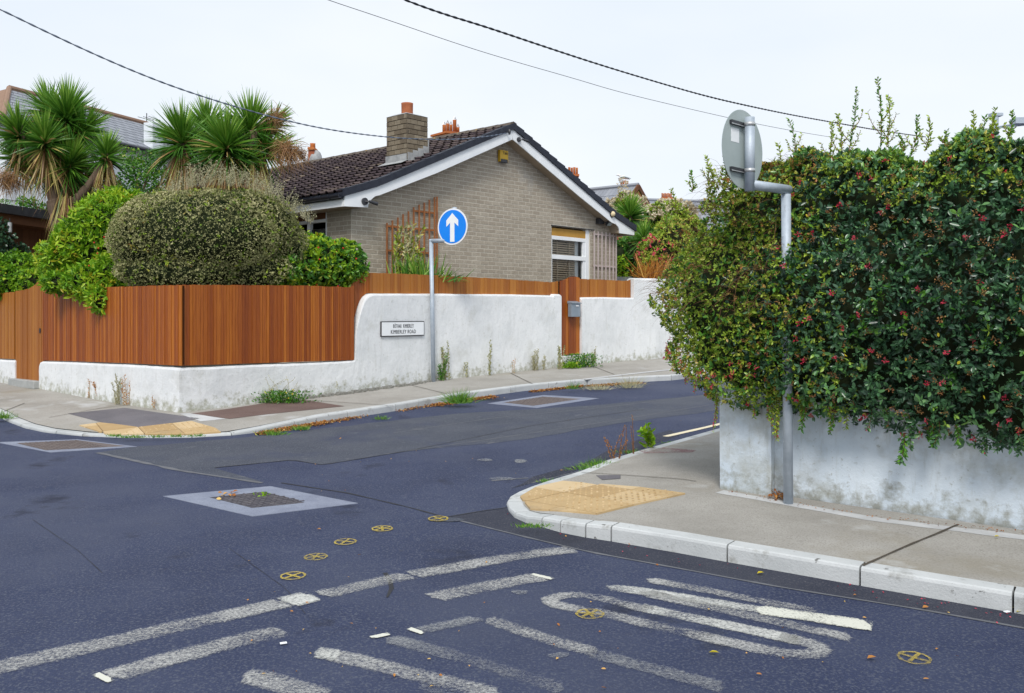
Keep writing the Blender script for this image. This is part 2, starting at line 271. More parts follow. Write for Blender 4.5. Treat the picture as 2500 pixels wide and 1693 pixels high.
class MB:
    def __init__(s): s.v = []; s.f = []
    def add(s, vs, fs):
        b = len(s.v); s.v += [tuple(v) for v in vs]; s.f += [tuple(i + b for i in f) for f in fs]; return s
    def box(s, c, d, rz=0, ax=None):
        """centre c, full sizes d, optional rotation about z (or full 3x3 axes)"""
        X, Y, Z = ax if ax else (Vector((math.cos(rz), math.sin(rz), 0)), Vector((-math.sin(rz), math.cos(rz), 0)), Vector((0, 0, 1)))
        c = Vector(c); v = [c + X * (d[0] / 2 * i) + Y * (d[1] / 2 * j) + Z * (d[2] / 2 * k) for k in (-1, 1) for j in (-1, 1) for i in (-1, 1)]
        return s.add(v, [(0, 2, 3, 1), (4, 5, 7, 6), (0, 1, 5, 4), (2, 6, 7, 3), (0, 4, 6, 2), (1, 3, 7, 5)])
    def bar(s, a, b, w, h):
        a = Vector(a); b = Vector(b); X = (b - a); l = X.length; X.normalize()
        up = Vector((0, 0, 1)) if abs(X.z) < .95 else Vector((0, 1, 0)); Y = up.cross(X).normalized(); Z = X.cross(Y)
        return s.box((a + b) / 2, (l, w, h), ax=(X, Y, Z))
    def tube(s, pts, r, n=10, cap=True):
        pts = [Vector(p) for p in pts]; rs = r if isinstance(r, (list, tuple)) else [r] * len(pts); rings = []
        b = len(s.v); prev = None
        for i, p in enumerate(pts):
            d = (pts[min(i + 1, len(pts) - 1)] - pts[max(i - 1, 0)]).normalized()
            up = Vector((0, 0, 1)) if abs(d.z) < .9 else Vector((0, 1, 0))
            if prev is None: X = up.cross(d).normalized()
            else: X = (prev - d * prev.dot(d)).normalized()
            prev = X; Y = d.cross(X)
            for k in range(n):
                a = 2 * math.pi * k / n; s.v.append(tuple(p + (X * math.cos(a) + Y * math.sin(a)) * rs[i]))
        for i in range(len(pts) - 1):
            for k in range(n):
                a = b + i * n + k; c = b + i * n + (k + 1) % n; s.f.append((a, c, c + n, a + n))
        if cap:
            s.f.append(tuple(b + k for k in reversed(range(n)))); s.f.append(tuple(b + (len(pts) - 1) * n + k for k in range(n)))
        return s
    def prism(s, poly, off):
        """closed planar polygon (3D pts) extruded by vector off"""
        n = len(poly); off = Vector(off); a = [Vector(p) for p in poly]; b = [p + off for p in a]
        return s.add(a + b, [tuple(reversed(range(n))), tuple(range(n, 2 * n))] + [(i, (i + 1) % n, (i + 1) % n + n, i + n) for i in range(n)])
    def build(s, name, m, parent=None, smooth=False, label=None, bevel=0):
        o = mesh(name, s.v, s.f, m, parent, smooth, label)
        if bevel:
            bm = bmesh.new(); bm.from_mesh(o.data); bmesh.ops.recalc_face_normals(bm, faces=bm.faces)
            bmesh.ops.bevel(bm, geom=bm.edges[:], offset=bevel, segments=2, affect='EDGES', profile=.5); bm.to_mesh(o.data); bm.free()
        else:
            bm = bmesh.new(); bm.from_mesh(o.data); bmesh.ops.recalc_face_normals(bm, faces=bm.faces); bm.to_mesh(o.data); bm.free()
        return o
def copy_tree(o, parent=None):
    c = o.copy(); C.objects.link(c)
    if parent is not None: c.parent = parent; c.matrix_parent_inverse = o.matrix_parent_inverse.copy()
    for ch in list(o.children): copy_tree(ch, c)
    return c

def nmesh(name, V, quads, m, parent=None, tint=None, tris=None):
    """fast numpy mesh. V (n,3); quads (k,4); tint per vertex"""
    me = bpy.data.meshes.new(name); V = np.ascontiguousarray(V, dtype=np.float32)
    me.vertices.add(len(V)); me.vertices.foreach_set('co', V.ravel())
    nq = len(quads); nl = nq * 4; idx = quads.ravel(); starts = np.arange(nq) * 4; tot = np.full(nq, 4)
    me.loops.add(nl); me.loops.foreach_set('vertex_index', idx.astype(np.int32))
    me.polygons.add(nq); me.polygons.foreach_set('loop_start', starts.astype(np.int32)); me.polygons.foreach_set('loop_total', tot.astype(np.int32))
    me.update(calc_edges=True); me.validate()
    if tint is not None:
        a = me.attributes.new('tint', 'FLOAT', 'POINT'); a.data.foreach_set('value', np.ascontiguousarray(tint, dtype=np.float32))
    return link(name, me, parent, m)
def unit(a): return a / np.maximum(np.linalg.norm(a, axis=1, keepdims=True), 1e-9)
def leaves(name, P, D, L, Wd, m, parent=None, tint=None, fold=.25, droop=0.0, rng=RNG, flatup=0.0):
    """six-vertex folded oval leaves: two quads each"""
    n = len(P); D = unit(D); rv = rng.normal(size=(n, 3)); rv[:, 2] += flatup * 3
    Nn = unit(rv - D * np.sum(rv * D, axis=1, keepdims=True)); S = np.cross(D, Nn)
    L = np.broadcast_to(np.asarray(L, dtype=float), (n,))[:, None]; Wd = np.broadcast_to(np.asarray(Wd, dtype=float), (n,))[:, None]
    dn = np.array([0, 0, -1.0]) * droop
    b = P; t = P + D * L + dn * L
    m1 = P + D * L * .38 + dn * L * .15; 
    l1 = m1 + S * Wd * .5 + Nn * Wd * fold; r1 = m1 - S * Wd * .5 + Nn * Wd * fold
    m2 = P + D * L * .72 + dn * L * .5
    l2 = m2 + S * Wd * .42 + Nn * Wd * fold * .8; r2 = m2 - S * Wd * .42 + Nn * Wd * fold * .8
    V = np.stack([b, l1, l2, t, r2, r1], axis=1).reshape(-1, 3)
    k = np.arange(n)[:, None] * 6
    Q = np.concatenate([k + np.array([[0, 3, 2, 1]]), k + np.array([[0, 5, 4, 3]])], axis=0)
    if tint is None: tint = rng.random(n)
    return nmesh(name, V, Q, m, parent, np.repeat(tint, 6))
def straps(P, D, L, Wd, droop, tint, seg=5, up=None, rng=RNG):
    """arrays for long strap leaves bending down; returns V,Q,T"""
    n = len(P); D = unit(D); L = np.broadcast_to(np.asarray(L, float), (n,)); Wd = np.broadcast_to(np.asarray(Wd, float), (n,)); droop = np.broadcast_to(np.asarray(droop, float), (n,))
    rv = rng.normal(size=(n, 3)); S = unit(np.cross(D, rv)); Vs = []
    for i in range(seg + 1):
        t = i / seg
        c = P + D * (L * t)[:, None]; c[:, 2] -= droop * L * t * t
        w = Wd * (1 - t) ** .7 * (.7 + .9 * t * (1 - t)) if i < seg else Wd * .04
        Vs += [c - S * (w / 2)[:, None], c + S * (w / 2)[:, None]]
    V = np.stack(Vs, axis=1).reshape(-1, 3); nv = 2 * (seg + 1); k = np.arange(n)[:, None] * nv
    Q = np.concatenate([k + np.array([[2 * i, 2 * i + 1, 2 * i + 3, 2 * i + 2]]) for i in range(seg)], axis=0)
    return V, Q, np.repeat(tint, nv)
def catstraps(lst):
    V = []; Q = []; T = []; b = 0
    for v, q, t in lst: V.append(v); Q.append(q + b); T.append(t); b += len(v)
    return np.concatenate(V), np.concatenate(Q), np.concatenate(T)
def wav(P, s, seed=0):
    """cheap smooth noise in -1..1 for arrays (n,3)"""
    r = np.random.default_rng(seed); o = np.zeros(len(P))
    for k in range(6):
        d = r.normal(size=3); d /= np.linalg.norm(d); f = s * (1 + .55 * k); o += np.sin(P @ d * f + r.random() * 6.28) / (1 + .35 * k)
    return o / 2.6
def blob_points(blobs, dens, shell=.3, seed=1, lump=.12, lumps=3.5, zmin=None):
    """points in the outer shell of a union of ellipsoids [(cx,cy,cz,rx,ry,rz)], with outward normals"""
    rng = np.random.default_rng(seed); Ps = []; Ns = []
    B = np.array(blobs, float)
    for i, b in enumerate(B):
        c, r = b[:3], b[3:]; area = 4 * math.pi * ((r[0] * r[1]) ** 1.6 / 3 + (r[0] * r[2]) ** 1.6 / 3 + (r[1] * r[2]) ** 1.6 / 3) ** (1 / 1.6)
        n = int(area * dens); d = unit(rng.normal(size=(n, 3))); rad = 1 - shell * rng.random(n) ** 1.7
        rad = rad * (1 + lump * wav(d * r + c, lumps * 2.2, seed + 5)); P = c + d * r * rad[:, None]; Nn = unit(d / r)
        keep = np.ones(n, bool)
        for j, b2 in enumerate(B):
            if j != i: keep &= np.sum(((P - b2[:3]) / b2[3:]) ** 2, axis=1) > .62
        if zmin is not None: keep &= P[:, 2] > zmin
        Ps.append(P[keep]); Ns.append(Nn[keep])
    return np.concatenate(Ps), np.concatenate(Ns)
def core_mesh(name, blobs, m, parent, k=.78):  # dark solid lumps that stop light passing through a shrub
    mb = MB()
    for (cx, cy, cz, rx, ry, rz) in blobs:
        nu, nv = 12, 8; vs = []; fs = []
        for j in range(nv + 1):
            th = math.pi * j / nv
            for i in range(nu):
                ph = 2 * math.pi * i / nu; w = k * (1 + .06 * math.sin(3 * ph + 5 * th + cx))
                vs.append((cx + rx * w * math.sin(th) * math.cos(ph), cy + ry * w * math.sin(th) * math.sin(ph), cz + rz * w * math.cos(th)))
        for j in range(nv):
            for i in range(nu): fs.append((j * nu + i, j * nu + (i + 1) % nu, (j + 1) * nu + (i + 1) % nu, (j + 1) * nu + i))
        mb.add(vs, fs)
    return mb.build(name, m, parent, smooth=True)
def poly_sheet(name, pts, m, parent=None, dz=0, kind=None):
    """flat polygon; pts are Vectors; raised dz"""
    bm = bmesh.new(); vs = [bm.verts.new((p.x, p.y, p.z + dz)) for p in pts]; f = bm.faces.new(vs)
    bmesh.ops.triangulate(bm, faces=[f]); bm.normal_update()
    me = bpy.data.meshes.new(name)
    if sum(fa.normal.z for fa in bm.faces) < 0: bmesh.ops.reverse_faces(bm, faces=bm.faces[:])
    bm.to_mesh(me); bm.free(); o = link(name, me, parent, m)
    if kind: o['kind'] = kind
    return o
exec_parts = []

# ================================================================== GROUND, ROAD, PAVEMENTS
def sheet_yz(name, x0, x1, ys, dz, m, kind='structure'):
    vs = []; fs = []
    for y in ys: vs += [(x0, y, zp(y) + dz), (x1, y, zp(y) + dz)]
    for i in range(len(ys) - 1): fs.append((2 * i, 2 * i + 1, 2 * i + 3, 2 * i + 2))
    o = mesh(name, vs, fs, m); o['kind'] = kind; return o
sheet_yz('ground', -1500, 1500, [-300, 28, 2500], -KH - .12, M['soil'])
sheet_yz('road', -40, 40, [-6, 28, 60], -KH, M['asphalt'])

def plan(lst, dz): return [G(x, y, dz) for x, y in lst]
def seglen(P): 
    s = [0.0]
    for a, b in zip(P, P[1:]): s.append(s[-1] + (b - a).length)
    return s
def at_s(P, S, s):
    s = max(0, min(S[-1], s)); i = max(0, min(len(P) - 2, int(np.searchsorted(S, s)) - 1)); t = (s - S[i]) / max(1e-9, S[i + 1] - S[i]); return P[i].lerp(P[i + 1], t)
def smooth_path(P, it=2):
    for _ in range(it):
        Q = [P[0]]
        for a, b in zip(P, P[1:]): Q += [a.lerp(b, .25), a.lerp(b, .75)]
        P = Q + [P[-1]]
    return P
def tang(P, S, s):
    d = at_s(P, S, s + .06) - at_s(P, S, s - .06); d.z = 0; return d.normalized()
def nrm(d, side): return Vector((d.y, -d.x, 0)) * side

class Pave:
    """a pavement: kerb line K (base on the road), inner line I, kerb height by kerb point"""
    def __init__(s, K, hk, side):
        s.K = K; s.S = seglen(K); s.hk = hk; s.side = side          # side: +1 when the pavement lies to the left of the kerb direction
        s.A = np.array([(p.x, p.y) for p in K]); s.H = np.array(hk)
    def drop(s, x, y):
        p = np.array([x, y]); a = s.A[:-1]; b = s.A[1:]; ab = b - a
        t = np.clip(np.sum((p - a) * ab, axis=1) / np.sum(ab * ab, axis=1), 0, 1); q = a + ab * t[:, None]
        d = np.linalg.norm(q - p, axis=1); i = int(np.argmin(d)); h = s.H[i] + (s.H[i + 1] - s.H[i]) * t[i]
        return (KH - h) * max(0.0, 1 - d[i] / 1.1)
    def z(s, x, y): return zp(y) - s.drop(x, y)
    def G(s, px, py, dz=0):
        dd = 0
        for _ in range(6): p = G(px, py, dd); dd = -s.drop(p.x, p.y)
        p = G(px, py, dd); p.z += dz; return p
    def htop(s, t):
        return float(np.interp(t, s.S, s.H))
    def sheet(s, name, I, n, m, off=.128, cross=20, kpiece=None):
        a, b = kpiece or (0, s.S[-1]); IS = seglen(I); vs = []; fs = []
        for i in range(n + 1):
            t = a + (b - a) * i / n; p = at_s(s.K, s.S, t) - nrm(tang(s.K, s.S, t), s.side) * off * -1
            q = at_s(I, IS, IS[-1] * i / n)
            for j in range(cross + 1):
                w = (j / cross) ** 1.3; r = p.lerp(q, w); vs.append((r.x, r.y, s.z(r.x, r.y) - .003))
        for i in range(n):
            for j in range(cross): k = i * (cross + 1) + j; fs.append((k, k + 1, k + cross + 2, k + cross + 1))
        mb = MB().add(vs, fs); me = mb.build(name, m)
        if me.data.polygons[0].normal.z < 0: me.data.flip_normals()
        return me, vs, fs
    def kerbs(s, joints, parent, m, w=.125):
        for a, b in zip(joints, joints[1:]):
            n = max(1, int((b - a) / .15)); vs = []; fs = []; g = .006
            for i in range(n + 1):
                t = a + g + (b - a - 2 * g) * i / n; p = at_s(s.K, s.S, t); o = nrm(tang(s.K, s.S, t), s.side); h = s.htop(t); zb = zp(p.y) - KH
                for (d, z) in ((0, -.06), (0, h - .022), (.006, h - .006), (.02, h), (w, h + .001), (w, -.06)):
                    q = p + o * d; vs.append((q.x, q.y, zb + z))
            for i in range(n):
                for j in range(5): k = i * 6 + j; fs.append((k, k + 1, k + 7, k + 6))
            fs += [tuple(range(6)), tuple(n * 6 + j for j in reversed(range(6)))]
            MB().add(vs, fs).build('kerb_stone', m, parent)

# ---- left (far) pavement
LK = [(0, 1019), (16, 1029), (60, 1046), (111, 1057), (203, 1066), (286, 1069), (381, 1070), (470, 1069), (565, 1064), (650, 1054), (790, 1031), (983, 1001.5), (1147, 973), (1289, 954), (1422, 941), (1565, 933), (1645, 929)]
K = plan(LK, -KH); hL = [.05, .045, .04, .035, .03, .025, .025, .025, .03, .06, .095, .10, .10, .10, .10, .10, .10]
d = (K[0] - K[2]).normalized(); K = [K[0] + d * 7] + K; hL = [.08] + hL
d = Vector((.70, .714, 0)); K = K + [K[-1] + d * 12]; hL = hL + [.1]
for p in K: p.z = zp(p.y) - KH
PL = Pave(K, hL, -1)
WL = [(95, 949), (279, 984), (438, 1008), (650, 982), (738, 972), (875, 955), (1074, 928), (1250, 909), (1371, 897), (1448, 888.5), (1549, 880), (1640, 874)]
Wp = [G(x, y) for x, y in WL]
wl_end = Wp[-1] + Vector((.675, .738, 0)) * 11; wl_start = Wp[0] + Vector((-.77, .64, 0)) * 7
CORN = Wp[2]
kc = min(range(len(K)), key=lambda i: abs(PX(K[i].x, K[i].y) - 430))
p1, _, _ = PL.sheet('pavement', [wl_start, Wp[0], Wp[1], CORN], 60, M['paving'], kpiece=(0, PL.S[kc]))
p2, _, _ = PL.sheet('pavement_right', [CORN] + Wp[3:] + [wl_end], 110, M['paving'], kpiece=(PL.S[kc], PL.S[-1]))
bm = bmesh.new(); bm.from_mesh(p1.data); bm.from_mesh(p2.data); bm.to_mesh(p1.data); bm.free(); bpy.data.objects.remove(p2)
p1['kind'] = 'structure'; PAVL = p1
js = [0]; t = 0
while t < PL.S[-1] - .4:
    px = PX(*at_s(PL.K, PL.S, t).xy); t += .9 if (px < 60 or px > 560) else .45; js.append(min(t, PL.S[-1]))
PL.kerbs(js, PAVL, M['kerb'])

# ---- right (near) pavement
RKb = [(1748, 1049), (1652, 1075), (1572, 1096), (1484, 1122), (1414, 1149), (1339, 1171), (1275, 1193), (1243, 1212)]
RKf = [(1236, 1228), (1240, 1247), (1256, 1265), (1282, 1277), (1324, 1288), (1370, 1301.6), (1427, 1313), (1493, 1323), (1660, 1352), (1773, 1373), (2096, 1430.6), (2478, 1498)]
def GH(px, py, h):   # a kerb's top edge: take the plan point at that height
    return G(px, py, -KH + h)
K = [GH(x, y, .03) for x, y in RKb] + [GH(x, y, 0) for x, y in RKf]
hR = [.04, .035, .03, .03, .025, .025, .025, .03, .03, .035, .045, .055, .075, .09, .10, .11, .115, .115, .115, .115]
d = Vector((.65, .76, 0)); K = [K[0] + d * 14] + K; hR = [.06] + hR
d = (K[-1] - K[-2]).normalized(); K = K + [K[-1] + d * 5]; hR = hR + [.115]
for p in K: p.z = zp(p.y) - KH
PR = Pave(K, hR, -1)
PIL = G(1757, 1193); WALLR = [PIL, G(1875, 1214), G(2137, 1259), G(2500, 1298)]
wdir = (WALLR[3] - WALLR[0]); wdir.z = 0; wdir.normalize(); wn = Vector((wdir.y, -wdir.x, 0))    # wn faces the camera
wr_end = PIL + wdir * 8
kc = 9
q1, _, _ = PR.sheet('pavement', [PIL + Vector((.65, .76, 0)) * 14, PIL + Vector((.05, .05, 0))], 150, M['paving'], kpiece=(0, PR.S[kc]))
q2, _, _ = PR.sheet('pavement_right', [PIL + Vector((.05, .05, 0)), wr_end], 90, M['paving'], kpiece=(PR.S[kc], PR.S[-1]))
bm = bmesh.new(); bm.from_mesh(q1.data); bm.from_mesh(q2.data); bm.to_mesh(q1.data); bm.free(); bpy.data.objects.remove(q2)
q1['kind'] = 'structure'; PAVR = q1
def s_of(P, px):
    best = min(range(int(P.S[kc] * 50), int(P.S[-1] * 50)), key=lambda k: abs(PX(*at_s(P.K, P.S, k / 50).xy) - px)); return best / 50
jf = [s_of(PR, x) for x in (1324, 1370, 1427, 1493, 1773, 2096, 2478)]
back = [0]; t = 0
while t + .5 < jf[0]: t += .9 if t < 13 else .42; back.append(min(t, jf[0]))
if jf[0] - back[-1] > .15: back.append(jf[0])
else: back[-1] = jf[0]
PR.kerbs(back + jf[1:] + [jf[-1] + .9, jf[-1] + 1.8, jf[-1] + 2.7], PAVR, M['kerb'], w=.14)

# ---- tactile paving: separate blistered tiles clipped to the dished corner
def clip(poly, cp):
    out = poly
    n = len(cp); area = sum(cp[i].x * cp[(i + 1) % n].y - cp[(i + 1) % n].x * cp[i].y for i in range(n))
    if area < 0: cp = cp[::-1]
    for i in range(n):
        a, b = cp[i], cp[(i + 1) % n]; inp = out; out = []
        if not inp: return []
        f = lambda p: (b.x - a.x) * (p.y - a.y) - (b.y - a.y) * (p.x - a.x)
        for j in range(len(inp)):
            p, q = inp[j], inp[(j + 1) % len(inp)]; fp, fq = f(p), f(q)
            if fp >= 0: out.append(p)
            if (fp >= 0) != (fq >= 0): out.append(p.lerp(q, fp / (fp - fq)))
    return out
def tactile(P, regions, org, ax, ts, parent, m, minarea=.012):
    for reg in regions:
        cp = [P.G(x, y) for x, y in reg]; cp = [Vector((p.x, p.y)) for p in cp]
        ay = Vector((-ax.y, ax.x)); o = Vector((org.x, org.y))
        for i in range(-14, 15):
            for j in range(-14, 15):
                q = [o + ax * (ts * a) + ay * (ts * b) for a, b in ((i + .01, j + .01), (i + .99, j + .01), (i + .99, j + .99), (i + .01, j + .99))]
                c = clip(q, cp)
                if len(c) < 3: continue
                A = abs(sum(c[k].x * c[(k + 1) % len(c)].y - c[(k + 1) % len(c)].x * c[k].y for k in range(len(c)))) / 2
                if A < minarea: continue
                mb = MB(); hh = random.uniform(.010, .013); top = [Vector((v.x, v.y, P.z(v.x, v.y) + hh)) for v in c]
                mb.prism(top, (0, 0, -.02)); nb = 6; e = ts / nb; k = .011
                for bi in range(nb):
                    for bj in range(nb):
                        w = o + ax * (ts * i + e * (bi + .5)) + ay * (ts * j + e * (bj + .5)); 
                        ins = all((c[(k2 + 1) % len(c)].x - c[k2].x) * (w.y - c[k2].y) - (c[(k2 + 1) % len(c)].y - c[k2].y) * (w.x - c[k2].x) > .006 for k2 in range(len(c)))
                        if not ins:
                            ins = all((c[(k2 + 1) % len(c)].x - c[k2].x) * (w.y - c[k2].y) - (c[(k2 + 1) % len(c)].y - c[k2].y) * (w.x - c[k2].x) < -.006 for k2 in range(len(c)))
                        if not ins: continue
                        z = P.z(w.x, w.y) + hh
                        ring = [(w + ax * (k * math.cos(a)) + ay * (k * math.sin(a))) for a in (0, 1.05, 2.09, 3.14, 4.19, 5.24)]
                        rin = [w + (r - w) * .6 for r in ring]; v = [(r.x, r.y, z - .001) for r in ring] + [(r.x, r.y, z + .006) for r in rin]
                        mb.add(v, [(a, (a + 1) % 6, (a + 1) % 6 + 6, a + 6) for a in range(6)] + [(6, 7, 8, 9, 10, 11)])
                mb.build('tactile_tile', m, parent)
R1 = [(1270, 1215), (1308, 1192), (1361, 1176), (1674, 1207), (1458, 1257), (1295, 1245)]
o_ = PR.G(1458, 1257); a_ = PR.G(1674, 1207) - o_; a_ = Vector((a_.x, a_.y)).normalized()
tactile(PR, [R1], o_, a_, .4, PAVR, M['tactile'])
o_ = PL.G(337, 1045); a_ = PL.G(467, 1030) - o_; a_ = Vector((a_.x, a_.y)).normalized()
tactile(PL, [[(194, 1040), (244.6, 1033.5), (337, 1045), (295, 1063), (262, 1062)], [(337, 1045), (467, 1030), (556, 1056), (450, 1063), (295, 1063)]], o_, a_, .4, PAVL, M['tactile'])

# ---- inlaid patches, joints and strips on the pavements (thin sheets 4 mm apart)
def pave_patch(P, pts, m, parent, dz=.0, name='paving_patch', n=4):
    Q = []
    for a, b in zip(pts, pts[1:] + pts[:1]):
        for k in range(n): Q.append((lerp(a[0], b[0], k / n), lerp(a[1], b[1], k / n)))
    # fan of narrow cells following the surface
    V = [P.G(x, y, dz) for x, y in Q]; c = sum(V, Vector()) / len(V)
    bm = bmesh.new(); vs = [bm.verts.new(v) for v in V]; f = bm.faces.new(vs); bmesh.ops.triangulate(bm, faces=[f])
    bmesh.ops.subdivide_edges(bm, edges=bm.edges[:], cuts=3, use_grid_fill=True); bmesh.ops.triangulate(bm, faces=bm.faces[:])
    for v in bm.verts: v.co.z = P.z(v.co.x, v.co.y) + dz
    bm.normal_update()
    if sum(fa.normal.z for fa in bm.faces) < 0: bmesh.ops.reverse_faces(bm, faces=bm.faces[:])
    me = bpy.data.meshes.new(name); bm.to_mesh(me); bm.free(); return link(name, me, parent, m)
pave_patch(PL, [(165, 1010), (305, 996), (490, 1022), (337, 1045), (250, 1032)], M['paving_dark'], PAVL)
pave_patch(PL, [(466, 1010), (560, 998), (650, 984), (738, 976), (842, 992), (650, 1012), (560, 1023)], M['paving_red'], PAVL)
pave_patch(PL, [(438, 1011), (462, 1009), (552, 1023), (490, 1029)], M['cement'], PAVL)
pave_patch(PR, [(1560, 1101), (1620, 1093), (1700, 1100), (1690, 1105), (1575, 1107)], M['paint_red'], PAVR, dz=.001)
pave_patch(PR, [(1455, 1161), (1515, 1160), (1515, 1169), (1470, 1172)], M['paving_dark'], PAVR, dz=.001)
def strip_line(pts, w, m, z, parent=None, name='joint', kind=None, jit=0.0, seed=0):
    """a thin ribbon on the ground through world points; z(x,y) gives the height"""
    P = pts; S = seglen(P); n = max(2, int(S[-1] / .12)); vs = []; fs = []; rr = random.Random(seed)
    for i in range(n + 1):
        t = S[-1] * i / n; p = at_s(P, S, t); o = nrm(tang(P, S, t), 1); ww = w * (1 + jit * rr.uniform(-1, 1)) / 2
        for sg in (-1, 1): q = p + o * ww * sg; vs.append((q.x, q.y, z(q.x, q.y)))
    for i in range(n): fs.append((2 * i, 2 * i + 1, 2 * i + 3, 2 * i + 2))
    o = mesh(name, vs, fs, m, parent)
    if o.data.polygons[0].normal.z < 0: o.data.flip_normals()
    if kind: o['kind'] = kind
    return o
zR = lambda h: (lambda x, y: PR.z(x, y) + h); zL = lambda h: (lambda x, y: PL.z(x, y) + h)
zr = lambda h: (lambda x, y: zp(y) - KH + h)
strip_line([PR.G(2106, 1382), PR.G(2220, 1331), PR.G(2340, 1281)], .016, M['joint'], zR(.004), PAVR, jit=.4)
strip_line([PR.G(1420, 1154), PR.G(1560, 1163), PR.G(1700, 1176)], .012, M['joint'], zR(.004), PAVR)
strip_line([PR.G(1757, 1200), PR.G(1875, 1221), PR.G(2137, 1268), PR.G(2500, 1312), PR.G(2700, 1340)], .12, M['cement'], zR(-.001), PAVR, name='cement_strip', jit=.15)
for a, b in (((345, 985), (120, 1020)), ((60, 985), (10, 1005)), ((740, 977), (960, 991)), ((1000, 940), (1090, 962)), ((1247, 912), (1300, 938)), ((1440, 892), (1500, 915))):
    strip_line([PL.G(*a), PL.G(*b)], .014, M['joint'], zL(.004), PAVL)
# second low kerb line where the pavement was built out
strip_line([PL.G(1425, 927), PL.G(1473, 921), PL.G(1560, 911), PL.G(1645, 902), PL.G(1700, 898)], .13, M['cement'], zL(.002), PAVL, name='inner_kerb')

# ---- road patches and tar seams
def road_sheet(name, pts, m, h, wob=0.0, seed=1):
    P = [G(x, y, -KH) for x, y in pts]; Q = []; rr = random.Random(seed)
    for a, b in zip(P, P[1:] + P[:1]):
        n = max(1, int((b - a).length / .25))
        for k in range(n):
            q = a.lerp(b, k / n); Q.append(Vector((q.x + rr.uniform(-wob, wob), q.y + rr.uniform(-wob, wob), 0)))
    for q in Q: q.z = zp(q.y) - KH
    return poly_sheet(name, Q, m, dz=h, kind='structure')
road_sheet('road_patch', [(330, 1092), (560, 1072), (700, 1058), (900, 1034), (1120, 1010), (1430, 992), (1750, 962), (1900, 950), (1900, 985), (1540, 1030), (1250, 1078), (1010, 1100), (788, 1136), (713, 1124), (524, 1143), (640, 1178), (440, 1150), (238, 1106)], M['asphalt_old'], .002, .03)
road_sheet('road_patch', [(1088, 1266), (1160, 1252), (1236, 1242), (1282, 1275), (1370, 1300), (1493, 1322), (1660, 1351), (1773, 1372), (2096, 1429), (2478, 1497), (2700, 1535), (2700, 1572), (2500, 1536), (2251, 1491), (1906, 1436), (1700, 1397), (1440, 1350), (1286, 1314)], M['asphalt_edge'], .002, .008)
road_sheet('road_patch', [(1250, 1195), (1300, 1165), (1420, 1132), (1490, 1100), (1570, 1070), (1640, 1050), (1660, 1064), (1572, 1094), (1484, 1121), (1414, 1147), (1339, 1170)], M['asphalt_dark'], .002, .02)
for pts, w, m in (([(687, 1180), (850, 1205), (1000, 1240), (1088, 1264)], .016, 'seam'), ([(524, 1143), (713, 1124), (788, 1136), (1000, 1101), (1300, 1040), (1572, 1000)], .014, 'seam'),
                  ([(238, 1106), (440, 1150), (640, 1180)], .05, 'seam_light'), ([(1088, 1264), (1286, 1313), (1440, 1349), (1700, 1397), (1906, 1435), (2251, 1490), (2500, 1535)], .022, 'seam_light'),
                  ([(1088, 1264), (1180, 1248), (1240, 1240)], .016, 'seam'), ([(940, 1110), (1150, 1080), (1420, 1040), (1760, 985)], .018, 'seam_light'),
                  ([(960, 1058), (1200, 1022), (1450, 998), (1760, 962)], .018, 'seam_light'), ([(80, 1270), (190, 1345), (250, 1400)], .004, 'seam'), ([(560, 1340), (700, 1440), (745, 1500)], .004, 'seam'),
                  ([(940, 1400), (960, 1430), (945, 1460)], .02, 'seam'), ([(1300, 1180), (1420, 1150), (1520, 1110)], .02, 'seam_light'), ([(1200, 1175), (1290, 1168)], .04, 'seam_light')):
    strip_line([G(x, y, -KH) for x, y in pts], w, M[m], zr(.0035), name='road_seam', kind='structure', jit=.5, seed=len(pts) + int(w * 1000))

# ---- road markings, traced where they lie on the road
def marking(pts, w, m, taper=None, label=None, h=.005):
    P = smooth_path([G(x, y, -KH) for x, y in pts], 1 if len(pts) > 2 else 0); rr = random.Random(int(pts[0][0]))
    S = seglen(P); n = max(4, int(S[-1] / .05)); vs = []; fs = []
    for i in range(n + 1):
        t = S[-1] * i / n; p = at_s(P, S, t); o = nrm(tang(P, S, t), 1)
        wa = w * 1.06 * (1 + rr.uniform(-.05, .05)) / 2
        if taper: wa *= min(1, (taper + t / (S[-1] * .06)))
        for sg in (-1, 0, 1): q = p + o * wa * sg; vs.append((q.x, q.y, zp(q.y) - KH + h))
    for i in range(n):
        for j in (0, 1): fs.append((3 * i + j, 3 * i + j + 1, 3 * i + j + 4, 3 * i + j + 3))
    o = mesh('road_marking', vs, fs, M[m]); o['kind'] = 'structure'
    ea = o.data.attributes.new('edge', 'FLOAT', 'POINT'); ea.data.foreach_set('value', [1.0 if (j % 3 != 1 or j < 3 or j >= 3 * n) else 0.0 for j in range(3 * n + 3)])
    if o.data.polygons[0].normal.z < 0: o.data.flip_normals()
    return o
marking([(-60, 1644), (0, 1631), (400, 1540), (700, 1471)], .20, 'paint_worn')
marking([(690, 1474), (768, 1456)], .21, 'paint_mid')
marking([(778, 1455), (900, 1428), (1004, 1405)], .18, 'paint_worn')
marking([(1000, 1406), (1120, 1385), (1200, 1370), (1320, 1351), (1405, 1342)], .19, 'paint_worn')
marking([(262, 1656), (450, 1600), (600, 1562), (700, 1541)], .19, 'paint_worn'); marking([(233, 1648), (272, 1667)], .035, 'paint_fresh', h=.0065)
marking([(1050, 1462), (1150, 1441), (1250, 1422), (1325, 1409)], .19, 'paint_worn'); marking([(1297, 1404), (1350, 1416)], .04, 'paint_fresh', h=.0065)
marking([(1575, 1416), (1700, 1438), (1850, 1468), (2000, 1496)], .12, 'paint_worn', taper=.3)
